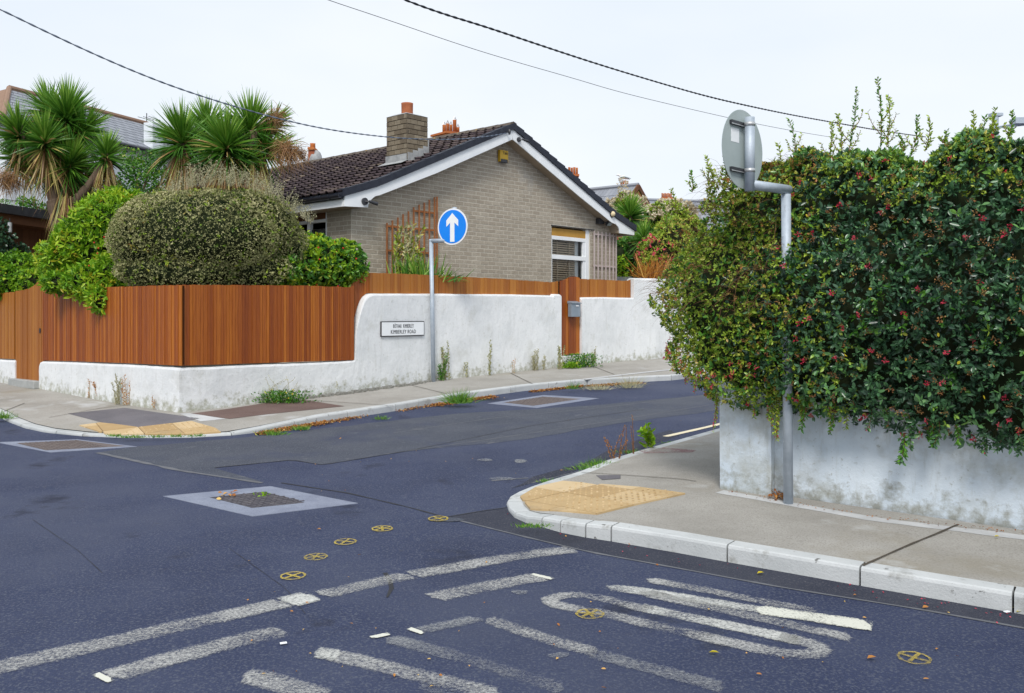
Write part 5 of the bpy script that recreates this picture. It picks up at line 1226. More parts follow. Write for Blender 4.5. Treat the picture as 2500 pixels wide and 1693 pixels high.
MB().tube([R0 + Vector((0, 0, .05)), R1 + Vector((0, 0, .05))], .11, 8).build('ridge', M['slate_brown'], wh); MB().tube([R0 + Vector((0, 0, .05)), e0 + Vector((0, 0, .06))], .09, 8).build('hip_ridge', M['slate_brown'], wh)
MB().tube([e0 + ds * .06, e1 + ds * .06], .08, 8).build('gutter', M['gutter'], wh); MB().tube([e0 - dv * .05, f0 - dv * .05], .08, 8).build('gutter', M['gutter'], wh)
wc = AT(374, 335, 34); MB().box((wc.x, wc.y, wc.z - .6), (.42, .5, 2.2), rz=-.38).build('white_stack', M['render_white'], wh)
for z in (2.2, 3.6, 5.0): MB().bar(c0_ + ds * .012 + Vector((0, 0, z)), c0_ + dv * 9 + ds * .012 + Vector((0, 0, z)), .01, .02).build('render_joint', M['slate'], wh)
p = R0.lerp(R1, .95) - Vector((0, 0, .25)); mb = MB()
for k in range(3): mb.tube([p + Vector((0, 0, .5 + .07 * k)) + dv * (-.5 + .3 * k), p + Vector((0, 0, .5 + .05 * k)) + dv * (.4 + .2 * k)], .012, 5)
mb.tube([p, p + Vector((0, 0, .75))], .02, 6); tag(mb.build('aerial', M['metal_dark']), 'thin dark television aerial on the slate ridge of the white house', 'aerial')
# timber outbuilding at the left edge
so_ = world_thing('garden_room', 'flat roofed brown timber outbuilding behind the hedge at the left edge', 'shed', AT(60, 700, 19.5))
a = AT(-60, 560, 18.6); b = AT(160, 560, 21.3); a.z = b.z = 0; X = (b - a).normalized(); nn_ = Vector((X.y, -X.x, 0)); zt_ = ZAT(545, 19.6)
L_ = (b - a).length; w = .19; t = 0; rr = random.Random(2)
while t < L_ - .01:
    ww = min(w, L_ - t); c = a + X * (t + ww / 2); MB().box((c.x, c.y, (zt_ + .2) / 2), (ww - .006, .04 + rr.uniform(0, .006), zt_ - .2), rz=math.atan2(X.y, X.x)).build('board', M['timber_shed'], so_); t += ww
c = (a + b) / 2 - nn_ * 1.2; MB().box((c.x, c.y, zt_ / 2), (L_ - .05, 2.3, zt_ - .1), rz=math.atan2(X.y, X.x)).build('body', M['timber_back'], so_)
c = (a + b) / 2 - nn_ * .9; MB().box((c.x, c.y, zt_ + .0), (L_ + .5, 3.0, .18), rz=math.atan2(X.y, X.x)).build('timber_trim', M['timber_shed'], so_); MB().box((c.x, c.y, zt_ + .18), (L_ + .7, 3.2, .18), rz=math.atan2(X.y, X.x)).build('roof_edge', M['metal_dark'], so_)
lp = AT(24, 556, 18.3); ll = world_thing('wall_lantern', 'small grey cylinder lamp under the dark roof edge of the outbuilding', 'lamp', lp); MB().tube([lp + Vector((0, 0, -.09)), lp + Vector((0, 0, .10))], .04, 10).build('body', M['bracket'], ll); MB().tube([lp + Vector((0, 0, .10)), lp + Vector((0, 0, .19))], .008, 6).build('stem', M['metal_dark'], ll)
# roof-top chimneys and roofs beyond
def pots(parent, base, dirv, n, sp, heights, r, m, cones=False):
    for k in range(n):
        p = base + dirv * (sp * (k - (n - 1) / 2)); h = heights[k % len(heights)]
        o = MB().tube([p, p + Vector((0, 0, h * .9)), p + Vector((0, 0, h))], [r, r * .92, r * 1.05], 12).build('chimney_pot', m, parent, smooth=True)
        if cones: mb = MB(); top = p + Vector((0, 0, h)); [mb.tube([top + Vector((r * math.cos(a), r * math.sin(a), 0)), top + Vector((0, 0, .55))], .018, 4) for a in (0, 1.57, 3.14, 4.71)]; mb.tube([top + Vector((r * .55 * math.cos(a), r * .55 * math.sin(a), .25)) for a in [k2 * .7 for k2 in range(10)]], .012, 4); mb.build('wire_guard', M['bracket'], o)
YF = 38; s = FOC / YF
p = AT(1100, 326, YF); t = world_thing('chimney_stack', 'orange brick chimney with five tall pots and wire cones behind the bungalow ridge', 'chimney', (p.x, p.y, p.z - 2.5))
MB().box((p.x + .05, p.y, p.z - 1.5), (.9, .8, 3.0), rz=.7).build('stack', M['brick_red'], t); MB().box((p.x + .0, p.y, p.z - .18), (1.12, 1.0, .08), rz=.7).build('cap_course', M['terracotta_orange'], t); MB().box((p.x, p.y, p.z - .10), (1.25, 1.12, .08), rz=.7).build('cap_course', M['terracotta_orange'], t)
for px, pyt, r in ((1084.5, 307, 4.5), (1093, 299, 4), (1101, 302, 4), (1110, 295, 4.6), (1118, 308, 4)):
    q = AT(px, 323, YF + (.3 if r == 4 else -.1)); o = MB().tube([q, Vector((q.x, q.y, ZAT(pyt, YF) - .03)), Vector((q.x, q.y, ZAT(pyt, YF)))], [r / s, r / s * .95, r / s * 1.06], 12).build('chimney_pot', M['terracotta_orange'], t, smooth=True)
    mb = MB(); top = Vector((q.x, q.y, ZAT(pyt, YF))); rr_ = r / s
    for a in (0, 1.26, 2.5, 3.77, 5.03): mb.tube([top + Vector((rr_ * math.cos(a), rr_ * math.sin(a), 0)), top + Vector((0, 0, .15))], .011, 4)
    mb.build('wire_guard', M['bracket'], o)
def stack(px0, px1, pyt, pyb, Y, n, label, m='terracotta_orange', ph=.45, deep=.5, rot=.7):
    a = AT((px0 + px1) / 2, pyt, Y); w = (px1 - px0) / (FOC / Y); h = (pyb - pyt) / (FOC / Y); t = world_thing('chimney_stack', label, 'chimney', (a.x, a.y, a.z - h - .6))
    ph = min(ph, h * .65)
    MB().box((a.x, a.y, a.z - ph - h / 2 - .2), (w * .98, deep, h + .4), rz=0).build('stack', M['brick_red'], t); MB().box((a.x, a.y, a.z - ph - .02), (w * 1.08, deep + .12, .09), rz=0).build('cap_course', M[m], t)
    for k in range(n):
        x = a.x + w * ((k + .5) / n - .5) * .95; MB().tube([(x, a.y, a.z - ph), (x, a.y, a.z - .03 - .02 * (k % 2)), (x, a.y, a.z - .02 * (k % 2))], [w / n * .46, w / n * .42, w / n * .47], 10).build('chimney_pot', M[m], t, smooth=True)
    return t, a
stack(1386, 1412, 409, 440, 40, 4, 'orange chimney pots in a row just above the right slope of the bungalow roof')
stack(756, 771, 351, 372, 34, 1, 'single orange chimney pot left of the bungalow ridge beside the palm')
p = AT(768, 377, 34); mb = MB(); n = 14; vs = []
for j in range(6):
    a = math.pi / 2 * j / 5
    for k in range(n): vs.append((p.x + .30 * math.cos(a) ** .6 * math.cos(2 * math.pi * k / n), p.y + .3 * math.cos(a) ** .6 * math.sin(2 * math.pi * k / n), p.z - .35 + .5 * math.sin(a)))
mb.add(vs, [(j * n + k, j * n + (k + 1) % n, (j + 1) * n + (k + 1) % n, (j + 1) * n + k) for j in range(5) for k in range(n)] + [tuple(reversed(range(n)))]); tag(mb.build('dormer_roof', M['lead'], smooth=True), 'rounded blue grey lead roof beside the single orange pot', 'roof')
# right: slate roofed houses
def gable_house(pts, Y0, Y1, label, wall_m, rows, cols, eave):
    (rx0, ry0), (rx1, ry1) = pts; A = AT(rx0, ry0, Y0); B = AT(rx1, ry1, Y1); t = world_thing('slate_roofed_house', label, 'house', ((A.x + B.x) / 2, (A.y + B.y) / 2, 1))
    B.z = A.z; d = (B - A); d.z = 0; d.normalize(); n = Vector((d.y, -d.x, 0)); 
    if n.y > 0: n = -n
    E0 = A + n * eave - Vector((0, 0, eave * .85)); E1 = B + n * eave - Vector((0, 0, eave * .85)); F0 = A - n * eave - Vector((0, 0, eave * .85)); F1 = B - n * eave - Vector((0, 0, eave * .85))
    MB().add([A, B, E1, E0, F0, F1], [(0, 1, 2, 3), (1, 0, 4, 5)]).build('roof_deck', M['slate'], t); slate_roof(t, A, B, E1, E0, rows, cols, M['slate'])
    k = .93; mbx = MB(); V = [A.lerp(E0, k), A.lerp(F0, k), A - Vector((0, 0, .12)), B.lerp(E1, k), B.lerp(F1, k), B - Vector((0, 0, .12))]
    V = [v - Vector((0, 0, .1)) for v in V]; V += [up(V[0], 0), up(V[1], 0), up(V[3], 0), up(V[4], 0)]
    mbx.add(V, [(0, 1, 2), (3, 4, 5), (0, 6, 7, 1), (3, 8, 9, 4), (0, 6, 8, 3), (1, 7, 9, 4)]).build('wall', wall_m, t)
    for P_, E_ in ((A, E0), (A, F0), (B, E1), (B, F1)): MB().bar(P_ - Vector((0, 0, .02)), E_ - Vector((0, 0, .02)), .06, .2).build('barge_board', M['timber_shed'], t)
    MB().tube([A + Vector((0, 0, .05)), B + Vector((0, 0, .05))], .09, 6).build('ridge', M['slate'], t); return t, A, B
gable_house([(1440, 466), (1559, 457.6)], 41.6, 40, 'slate roofed house with brown bargeboards far behind the right eaves', M['brick_red'], 6, 12, 2.6)
gable_house([(1568, 490), (1760, 487)], 49, 50, 'low grey slate roof beyond the cream flowering shrub', M['brick_red'], 4, 12, 2.5)
stack(1513.5, 1535, 441, 466, 41, 4, 'red chimney with four stepped pots and a gull on the slate house')
stack(1614, 1641, 472, 492, 50, 7, 'red chimney with a long row of pots beside the large hedge')
q = AT(1517.5, 434, 41); g = world_thing('seagull', 'white gull perched on the chimney cowl of the far slate house', 'bird', AT(1517, 440, 41))
MB().tube([q + Vector((-.16, 0, -.05)), q + Vector((-.04, 0, .0)), q + Vector((.10, 0, .02)), q + Vector((.22, 0, -.03)), q + Vector((.38, 0, -.08))], [.02, .075, .085, .05, .01], 8).build('body', M['seagull'], g, smooth=True)
MB().tube([q + Vector((-.02, 0, .03)), q + Vector((-.10, 0, .10)), q + Vector((-.17, 0, .12)), q + Vector((-.25, 0, .10))], [.06, .045, .045, .006], 8).build('head', M['seagull'], g, smooth=True)
MB().tube([q + Vector((-.06, -.06, .0)), q + Vector((.12, -.085, .02)), q + Vector((.42, -.03, -.05))], [.03, .04, .008], 6).build('wing', M['sign_back'], g, smooth=True)
MB().tube([q + Vector((.0, 0, -.04)), q + Vector((0, 0, -.16))], .012, 5).build('leg', M['yellow_plastic'], g)
q = AT(1517, 446, 41); MB().tube([q, q + Vector((0, 0, .12))], .10, 10).build('cowl', M['bracket'], g)
bpy.data.objects[g.name]['label'] = 'white gull perched on a metal cowl on the far slate house chimney'
# lamp post and wire bracket over the hedge, far right
Yl = 16; q = AT(2431, 300, Yl); t = world_thing('street_lamp', 'top of a grey lamp post showing above the hedge at the far right', 'street lamp', up(q, zp(Yl)))
MB().tube([up(q, zp(Yl)), up(q, ZAT(285, Yl))], .05, 8).build('pole', M['galv'], t); MB().box((q.x, q.y, ZAT(281, Yl)), (.20, .12, .05)).build('cap', M['galv'], t)
MB().tube([AT(2436, 311, Yl), AT(2480, 303, Yl - .3), AT(2500, 298, Yl - .5)], .018, 6).build('arm', M['galv'], t); MB().tube([AT(2436, 313, Yl), AT(2500, 306, Yl - .5)], .012, 6).build('stay', M['galv'], t); MB().box(tuple(AT(2494, 297, Yl - .5)), (.30, .2, .10)).build('lamp_head', M['galv'], t)

# ================================================================== VEGETATION
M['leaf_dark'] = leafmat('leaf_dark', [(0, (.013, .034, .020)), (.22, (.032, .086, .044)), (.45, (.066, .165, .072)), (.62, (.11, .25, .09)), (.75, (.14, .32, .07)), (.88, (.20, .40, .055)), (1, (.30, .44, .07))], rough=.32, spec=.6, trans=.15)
M['leaf_olive'] = leafmat('leaf_olive', [(0, (.035, .08, .012)), (.22, (.12, .21, .022)), (.48, (.26, .39, .035)), (.72, (.40, .51, .055)), (.86, (.52, .46, .10)), (1, (.40, .17, .06))], rough=.42, spec=.4, trans=.2)
M['leaf_bright'] = leafmat('leaf_bright', [(0, (.05, .14, .010)), (.35, (.14, .33, .014)), (.7, (.28, .48, .02)), (.94, (.48, .60, .04)), (1, (.50, .38, .03))], rough=.45, trans=.3)
M['leaf_green'] = leafmat('leaf_green', [(0, (.014, .065, .010)), (.4, (.05, .17, .018)), (.75, (.12, .31, .028)), (.93, (.26, .42, .045)), (1, (.50, .54, .10))], rough=.4, spec=.45, trans=.22)
M['leaf_grey'] = leafmat('leaf_grey', [(0, (.07, .085, .032)), (.3, (.22, .24, .09)), (.65, (.42, .42, .20)), (1, (.60, .56, .32))], rough=.7, spec=.2, trans=.15)
M['leaf_wisp'] = leafmat('leaf_wisp', [(0, (.24, .24, .13)), (.5, (.40, .39, .24)), (1, (.56, .53, .36))], rough=.8, spec=.1, trans=.2)
M['cordyline'] = leafmat('cordyline', [(0, (.016, .075, .012)), (.35, (.055, .17, .018)), (.65, (.14, .31, .03)), (.8, (.28, .44, .07)), (.86, (.50, .44, .13)), (.93, (.42, .26, .11)), (1, (.25, .12, .055))], rough=.4, spec=.4, trans=.2)
M['petal_pink'] = leafmat('petal_pink', [(0, (.42, .015, .04)), (.5, (.62, .04, .09)), (1, (.72, .13, .17))], rough=.6, trans=.3)
M['seed_orange'] = leafmat('seed_orange', [(0, (.17, .07, .03)), (.5, (.30, .14, .05)), (1, (.38, .24, .09))], rough=.8, trans=.1)
M['leaf_yellow'] = leafmat('leaf_yellow', [(0, (.55, .42, .02)), (1, (.72, .60, .04))], rough=.6, trans=.3)
M['cream'] = leafmat('cream', [(0, (.42, .34, .2)), (.5, (.66, .58, .42)), (1, (.78, .72, .58))], rough=.8, trans=.3)
M['litter'] = leafmat('litter', [(0, (.16, .055, .02)), (.4, (.32, .12, .03)), (.75, (.48, .23, .06)), (1, (.66, .46, .16))], rough=.85, trans=.1)
M['berry'] = mat('berry', [(.3, (.45, .02, .01)), (.7, (.6, .05, .02))], scale=3, rough=.4)
M['apple'] = mat('apple', [(.3, (.45, .14, .03)), (.7, (.55, .3, .08))], scale=12, rough=.4)

def rgb_t(n, lo=0, hi=1, p=1.0): return lo + (hi - lo) * RNG.random(n) ** p
def berries(P, r, m, parent, name='berry'):
    V = []; Q = []; b = 0; o = np.array([(1, 0, 0), (0, 1, 0), (-1, 0, 0), (0, -1, 0), (0, 0, 1), (0, 0, -1)]) * r
    V = (P[:, None, :] + o[None]).reshape(-1, 3); k = np.arange(len(P))[:, None] * 6
    Q = np.concatenate([k + np.array([[0, 1, 4, 4]])[:, [0, 1, 2, 2]] for _ in ()] or [k * 0], axis=0) if False else None
    mb = MB()
    for p in P:
        vs = []; n = 8
        for j in range(1, 4):
            th = math.pi * j / 4
            for i in range(n): a = 2 * math.pi * i / n; vs.append((p[0] + r * math.sin(th) * math.cos(a), p[1] + r * math.sin(th) * math.sin(a), p[2] + r * math.cos(th)))
        vs += [(p[0], p[1], p[2] + r), (p[0], p[1], p[2] - r)]
        f = [(j * n + i, j * n + (i + 1) % n, (j + 1) * n + (i + 1) % n, (j + 1) * n + i) for j in range(2) for i in range(n)] + [(24, (i + 1) % n, i) for i in range(n)] + [(25, 16 + i, 16 + (i + 1) % n) for i in range(n)]
        mb.add(vs, f)
    o = mesh(name, mb.v, mb.f, m, parent, smooth=True); o['kind'] = 'stuff'; return o
def twigs(P, D, L, r, m, parent, name='twigs', bend=.3, kind='stuff'):
    """thin 3-sided stems, as one mesh"""
    V, Q, T = straps(P, D, L, r, bend, np.zeros(len(P)), seg=3)
    V2, Q2, T2 = straps(P, D, L, r, bend, np.zeros(len(P)), seg=3)
    V, Q, T = catstraps([(V, Q, T), (V2, Q2, T2)]); o = nmesh(name, V, Q, m, parent); o['kind'] = kind; return o

# ---------------- the big flowering hedge on the near wall
hedge = world_thing('flowering_hedge', 'huge dark flowering hedge with pink blossom spilling over the near wall', 'hedge', PIL + Vector((0, 0, .8)))
A0 = -.27; RC = .50                                 # left end and corner radius in plan
def hplan(s):
    """plan path: s<0 along the side street (going back), s>0 along the wall; returns point and outward normal"""
    s = np.asarray(s, float); P = np.zeros((len(s), 2)); Nn = np.zeros((len(s), 2)); w = np.array(wdir.xy); n = np.array(wn.xy); o = np.array(PIL.xy) + w * (A0) 
    arc = RC * math.pi / 2
    f = s >= arc / 2; a = s[f] - arc / 2 + RC; P[f] = o + w * a[:, None]; Nn[f] = n
    g = (s > -arc / 2) & ~f; th = (s[g] + arc / 2) / RC; cen = o + w * RC - n * RC
    Nn[g] = -w * np.cos(th)[:, None] + n * np.sin(th)[:, None]; P[g] = cen + Nn[g] * RC
    h = s <= -arc / 2; b = -s[h] - arc / 2; P[h] = o - n * RC - n * b[:, None]; Nn[h] = -w
    return P, Nn
def hzb(a):   # lower edge height by distance along the wall
    return np.interp(a, [-2, -.5, -.32, -.1, .15, .35, .7, 1.1, 1.5, 2.0, 2.6, 5], [1.0, 1.0, .90, .78, .72, .66, .70, .66, .60, .55, .58, .6])
def hzt(a): return np.interp(a, [-2, -.4, -.2, .1, .5, 1.0, 1.5, 2.2, 5], [2.60, 2.60, 2.68, 2.70, 2.74, 2.78, 2.74, 2.76, 2.8])
def hsurf(s, t, depth, seed=0):
    """t 0..1 up the face, 1..1.6 over the top"""
    P, Nn = hplan(s); a = s - RC * math.pi / 4 + RC + A0
    zb, zt_ = hzb(a), hzt(a); tt = np.clip(t, 0, 1); z = zb + (zt_ - zb) * tt
    off = np.interp(t, [0, .12, .3, .5, .62, .75, .9, 1.0, 1.15, 1.6], [.10, .28, .38, .38, .27, .06, -.06, -.2, -.45, -1.3])
    z = z + np.interp(t, [1, 1.15, 1.6], [0, .06, .0])
    W3 = np.stack([P[:, 0], P[:, 1], z], axis=1); nzv = wav(W3, 5.5, 3 + seed) * .085 + wav(W3, 14, 9 + seed) * .045
    off = off + nzv - depth + .13 * np.exp(-((a - .60) / .22) ** 2) * np.interp(t, [.05, .2, .55, .68], [0, 1, 1, 0]); z = z + np.where(t > .8, nzv * 1.5, 0)
    X = P + Nn * off[:, None]; Pt = np.stack([X[:, 0], X[:, 1], z], axis=1)
    upk = np.interp(t, [0, .8, 1.0, 1.6], [.1, .2, .8, 1.5]); N3 = np.stack([Nn[:, 0], Nn[:, 1], upk], axis=1); return Pt, unit(N3), a
SL0, SR0 = -2.4, 4.6
def hsample(n, smin=SL0, smax=SR0, tmin=0, tmax=1.55, dmax=.22, seed=1, dpow=1.6):
    r = np.random.default_rng(seed); s = smin + (smax - smin) * r.random(n); t = tmin + (tmax - tmin) * r.random(n); d = dmax * r.random(n) ** dpow
    P, N3, a = hsurf(s, t, d); return P, N3, a, t, d
# solid dark core added under the leaves to block light and view
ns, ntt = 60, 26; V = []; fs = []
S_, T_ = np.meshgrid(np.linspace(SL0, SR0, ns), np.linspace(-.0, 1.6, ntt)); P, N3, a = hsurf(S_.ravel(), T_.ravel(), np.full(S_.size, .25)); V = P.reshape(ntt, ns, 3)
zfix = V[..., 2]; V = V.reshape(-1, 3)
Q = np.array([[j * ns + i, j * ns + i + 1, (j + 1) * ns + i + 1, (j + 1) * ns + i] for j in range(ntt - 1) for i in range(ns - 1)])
nmesh('blocking_core', V, Q, M['core'], hedge)
# whorls of leaves on the dark part; smaller scattered leaves at the left
def whorls(P, N3, k, L, Wd, name, m, tl, spread=.9, tr=RNG, parent=hedge):
    n = len(P); D0 = unit(N3 + tr.normal(size=(n, 3)) * .45); Pk = np.repeat(P, k, axis=0); Dk = np.repeat(D0, k, axis=0)
    rv = tr.normal(size=Pk.shape); rv -= Dk * np.sum(rv * Dk, axis=1, keepdims=True); D = unit(Dk * (.25 + .5 * tr.random((n * k, 1))) + unit(rv) * spread)
    Pk = Pk + Dk * (tr.random((n * k, 1)) * L * .6)
    t = np.clip(np.repeat(tl, k) + tr.normal(size=n * k) * .07, 0, 1); sz = L * (.5 + .8 * tr.random(n * k)) * np.repeat(.75 + .6 * tr.random(n), k)
    return leaves(name, Pk, D, sz, sz * Wd, m, parent, t, fold=.18)
P, N3, a, t, d = hsample(17500, seed=2); keep = (a > .55 + .25 * RNG.normal(size=len(a)))
tl = np.clip(.40 + .16 * wav(P, 4, 77) - d * 1.7 + RNG.normal(size=len(P)) * .13 + (RNG.random(len(P)) < .06) * .38 + np.clip(t - .85, 0, .3) * 1.2, 0, 1)  # deeper leaves tinted darker: inner shade put into the colour
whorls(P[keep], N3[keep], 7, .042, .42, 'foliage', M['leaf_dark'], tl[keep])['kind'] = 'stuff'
P, N3, a, t, d = hsample(26000, smax=2.2, seed=3, dmax=.26); keep = (a < .75 + .3 * RNG.normal(size=len(a)))
tl = np.clip(.58 + .18 * wav(P, 4, 78) - d * 1.1 + RNG.normal(size=len(P)) * .2 + np.clip(t - .8, 0, .4) * .8, 0, 1)  # tint falls with depth, painting shade into the inner leaves
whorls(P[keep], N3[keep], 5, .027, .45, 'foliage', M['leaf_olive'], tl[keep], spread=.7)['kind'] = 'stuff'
P, N3, a, t, d = hsample(5200, smin=1.0, seed=33, tmin=.8, tmax=1.5, dmax=.1); whorls(P, N3, 5, .026, .42, 'foliage', M['leaf_olive'], np.clip(.5 + RNG.normal(size=len(P)) * .18, 0, 1), spread=.7)['kind'] = 'stuff'
P, N3, a, t, d = hsample(5200, seed=34, dmax=.05); k = (a < .7) | (wav(P, 6, 91) > .25); whorls(P[k], N3[k], 5, .034, .42, 'foliage', M['leaf_green'], np.clip(.35 + RNG.normal(size=k.sum()) * .25, 0, 1), spread=.8)['kind'] = 'stuff'
# arching brown stems showing through at the left
P, N3, a, t, d = hsample(2600, smax=.8, tmin=.4, seed=4, dmax=.03); D = N3 * .3 + np.array([-.5, -.35, .25]) + RNG.normal(size=P.shape) * .35
twigs(P, unit(D), .12 + .25 * RNG.random(len(P)), .0042, M['twig'], hedge, 'stems', bend=.6)
# blossom clusters and spent orange flower heads: each head a tuft of petals
def heads(n, seed, m, name, L=.012, k=14, r=.017, **kw):
    P, N3, a, t, d = hsample(n, seed=seed, dmax=.01, **kw); P = P + N3 * .025; rr = np.random.default_rng(seed + 50)
    Pk = np.repeat(P, k, axis=0); D = unit(rr.normal(size=Pk.shape) + np.repeat(N3, k, axis=0) * .6); Pk = Pk + D * r * rr.random((len(Pk), 1))
    tn = np.clip(np.repeat(rr.random(n), k) * .6 + rr.random(n * k) * .4, 0, 1)
    leaves(name, Pk, D, L * (.7 + .6 * rr.random(len(Pk))), L * .7, m, hedge, tn, rng=rr)['kind'] = 'stuff'
heads(340, 61, M['seed_orange'], 'seed_heads', smin=.9, tmin=.02, tmax=1.1, L=.013, k=16, r=.026)
heads(120, 62, M['seed_orange'], 'seed_heads', smax=1.2, tmin=.05, tmax=1.3, L=.012)
heads(130, 63, M['petal_pink'], 'blossom', smin=.7, tmin=.0, tmax=1.2, L=.015, k=16, r=.02)
heads(60, 64, M['petal_pink'], 'blossom', smin=-1.2, smax=.7, tmin=.0, tmax=.22, L=.012)
P, N3, a, t, d = hsample(90, seed=70, dmax=.01, tmin=.05, tmax=1.1); leaves('yellow_leaves', P + N3 * .03, N3 + RNG.normal(size=P.shape), .032, .02, M['leaf_yellow'], hedge, fold=.1)['kind'] = 'stuff'
# sprays: long shoots with small leaves; hanging ones at the bottom, upright ones at the top
def spray(p0, pts, n, L, m, parent, tint=(.3, .9), seed=0, stem='twig', r=.004, flowers=None, ang=.9):
    rr = np.random.default_rng(seed); P = [Vector(p0)] + [Vector(p0) + Vector(q) for q in pts]; P = smooth_path(P, 2); S = seglen(P)
    MB().tube(P, [r * (1 - .7 * i / (len(P) - 1)) for i in range(len(P))], 4).build('stem', M[stem], parent)
    B = []; D = []
    for i in range(n):
        s = S[-1] * (i + .5) / n; p = at_s(P, S, s); q = (at_s(P, S, s + .02) - at_s(P, S, s - .02)).normalized(); v = Vector(rr.normal(size=3)); v = (v - q * v.dot(q)).normalized()
        B.append(p); D.append(q * .6 + v * ang)
    B = np.array([tuple(b) for b in B]); D = np.array([tuple(b) for b in D])
    leaves('shoot_leaves', B, D, L * (.6 + .7 * rr.random(n)), L * .42, M[m], parent, tint[0] + (tint[1] - tint[0]) * rr.random(n), rng=rr)['kind'] = 'stuff'
    if flowers:
        k = flowers; tip = np.array([tuple(at_s(P, S, S[-1] * (1 - .35 * rr.random()))) for _ in range(k)]); Dn = rr.normal(size=(k, 3)); Dn[:, 2] -= .8
        leaves('blossom', tip + Dn * .004, Dn, .014, .009, M['petal_pink'], parent, rr.random(k), rng=rr)['kind'] = 'stuff'
def hang(px, py0, py1, Y, seed, L=.028, m='leaf_olive', n=46, dx=0, fl=0):
    a = AT(px, py0, Y); b = AT(px + dx, py1, Y - .02); spray(a, [(0, -.03, 0), tuple((b - a) * .5 + Vector((.015, -.02, 0))), tuple(b - a)], n, L, m, hedge, seed=seed, flowers=fl, tint=(.2, .8))
def wallY(px): 
    p = plan_at([along(-2, .14), along(6, .14)], px); return p.y
for i, (px, y0, y1, m, L, n, fl) in enumerate([(1650, 850, 905, 'leaf_olive', .02, 30, 14), (1668, 860, 935, 'leaf_olive', .02, 40, 20), (1690, 850, 960, 'leaf_olive', .02, 50, 26), (1708, 860, 945, 'leaf_olive', .02, 44, 22), (1728, 880, 975, 'leaf_olive', .02, 50, 16), (1742, 900, 1030, 'leaf_olive', .022, 60, 16), (1750, 920, 1055, 'leaf_olive', .018, 50, 10),
        (1790, 930, 975, 'leaf_olive', .024, 30, 0), (1835, 930, 1020, 'leaf_olive', .024, 50, 16), (1822, 930, 985, 'leaf_olive', .024, 40, 0), (1878, 940, 1040, 'leaf_olive', .024, 70, 10), (1890, 950, 1075, 'leaf_olive', .022, 90, 18), (1900, 950, 1060, 'leaf_olive', .024, 70, 8), (1915, 950, 1010, 'leaf_olive', .022, 60, 6), (1868, 930, 1025, 'leaf_olive', .026, 60, 8),
        (1965, 970, 1050, 'leaf_green', .03, 40, 0), (1950, 970, 1030, 'leaf_olive', .024, 40, 0), (2020, 985, 1055, 'leaf_olive', .026, 46, 0), (2035, 985, 1060, 'leaf_green', .026, 40, 0), (2058, 990, 1048, 'leaf_olive', .026, 34, 0), (2080, 980, 1030, 'leaf_dark', .03, 30, 0), (2125, 1000, 1050, 'leaf_dark', .032, 34, 4), (2160, 1000, 1045, 'leaf_dark', .032, 30, 0),
        (2215, 1010, 1095, 'leaf_dark', .036, 40, 0), (2205, 1060, 1132, 'leaf_green', .034, 40, 0), (2196, 1070, 1130, 'leaf_dark', .034, 30, 0), (2270, 1040, 1090, 'leaf_green', .034, 40, 0), (2290, 1030, 1085, 'leaf_dark', .036, 40, 0), (2330, 1040, 1085, 'leaf_green', .03, 34, 0), (2395, 1060, 1105, 'leaf_dark', .03, 30, 6), (2440, 1060, 1100, 'leaf_dark', .034, 34, 0), (2480, 1070, 1112, 'leaf_dark', .034, 34, 0)]):
    hang(px, y0, y1, wallY(px) + (.05 if px < 1760 else 0), 100 + i, L=L * 1.15, m=m, n=int(n * 1.3), fl=fl, dx=(-10 if i % 3 == 0 else 6))
for i, (px, y0, y1, dx) in enumerate([(2150, 360, 192, -8), (2165, 360, 235, 4), (2070, 380, 214, 22), (2055, 400, 280, -10), (1945, 400, 292, -18), (1905, 430, 350, -6), (2225, 380, 285, 16), (2258, 370, 286, 12), (2300, 350, 320, 10), (2370, 350, 272, 6), (2385, 350, 285, 20), (2400, 350, 268, 30), (2460, 340, 272, 10), (1728, 450, 380, -4), (1765, 470, 385, 6), (1745, 470, 405, -14), (1690, 470, 418, -6), (2020, 400, 300, 10), (1850, 440, 385, 4), (1650, 520, 462, -12), (2205, 370, 330, -12), (2430, 330, 290, -8), (1628, 560, 500, -10)]):
    Y = wallY(px) + .42; a = AT(px, y0, Y); b = AT(px + dx, y1, Y)
    spray(a, [tuple((b - a) * .5 + Vector((.02, 0, 0))), tuple(b - a)], int(20 + (y0 - y1) * .45), .032, 'leaf_green' if i % 2 == 0 else 'leaf_olive', hedge, tint=(.55, .97) if i % 2 == 0 else (.45, .75), seed=300 + i, ang=.8)
    h = (b - a).length
    for j in range(3 if h > .3 else 2):   # side twigs low on the shoot
        q = a.lerp(b, .05 + .15 * j); sd_ = (-1) ** j; spray(q, [(sd_ * h * .12, 0, h * .14), (sd_ * h * .18, 0, h * .32)], 14, .028, 'leaf_olive', hedge, tint=(.4, .8), seed=500 + i * 5 + j)
# dead brown strand hanging in the hedge
for i in range(7): hang(1882 + 5 * (i % 3) - 3 * (i % 2), 735 + i * 8, 800 + i * 12, wallY(1885) - .07, 900 + i, L=.02, m='leaf_olive', n=10)
P = np.array([tuple(AT(1882 + RNG.uniform(-14, 16), RNG.uniform(735, 830), wallY(1885) - .10)) for _ in range(90)]); leaves('dead_leaves', P, RNG.normal(size=P.shape) + np.array([0, 0, -2]), .03, .008, M['litter'], hedge)['kind'] = 'stuff'

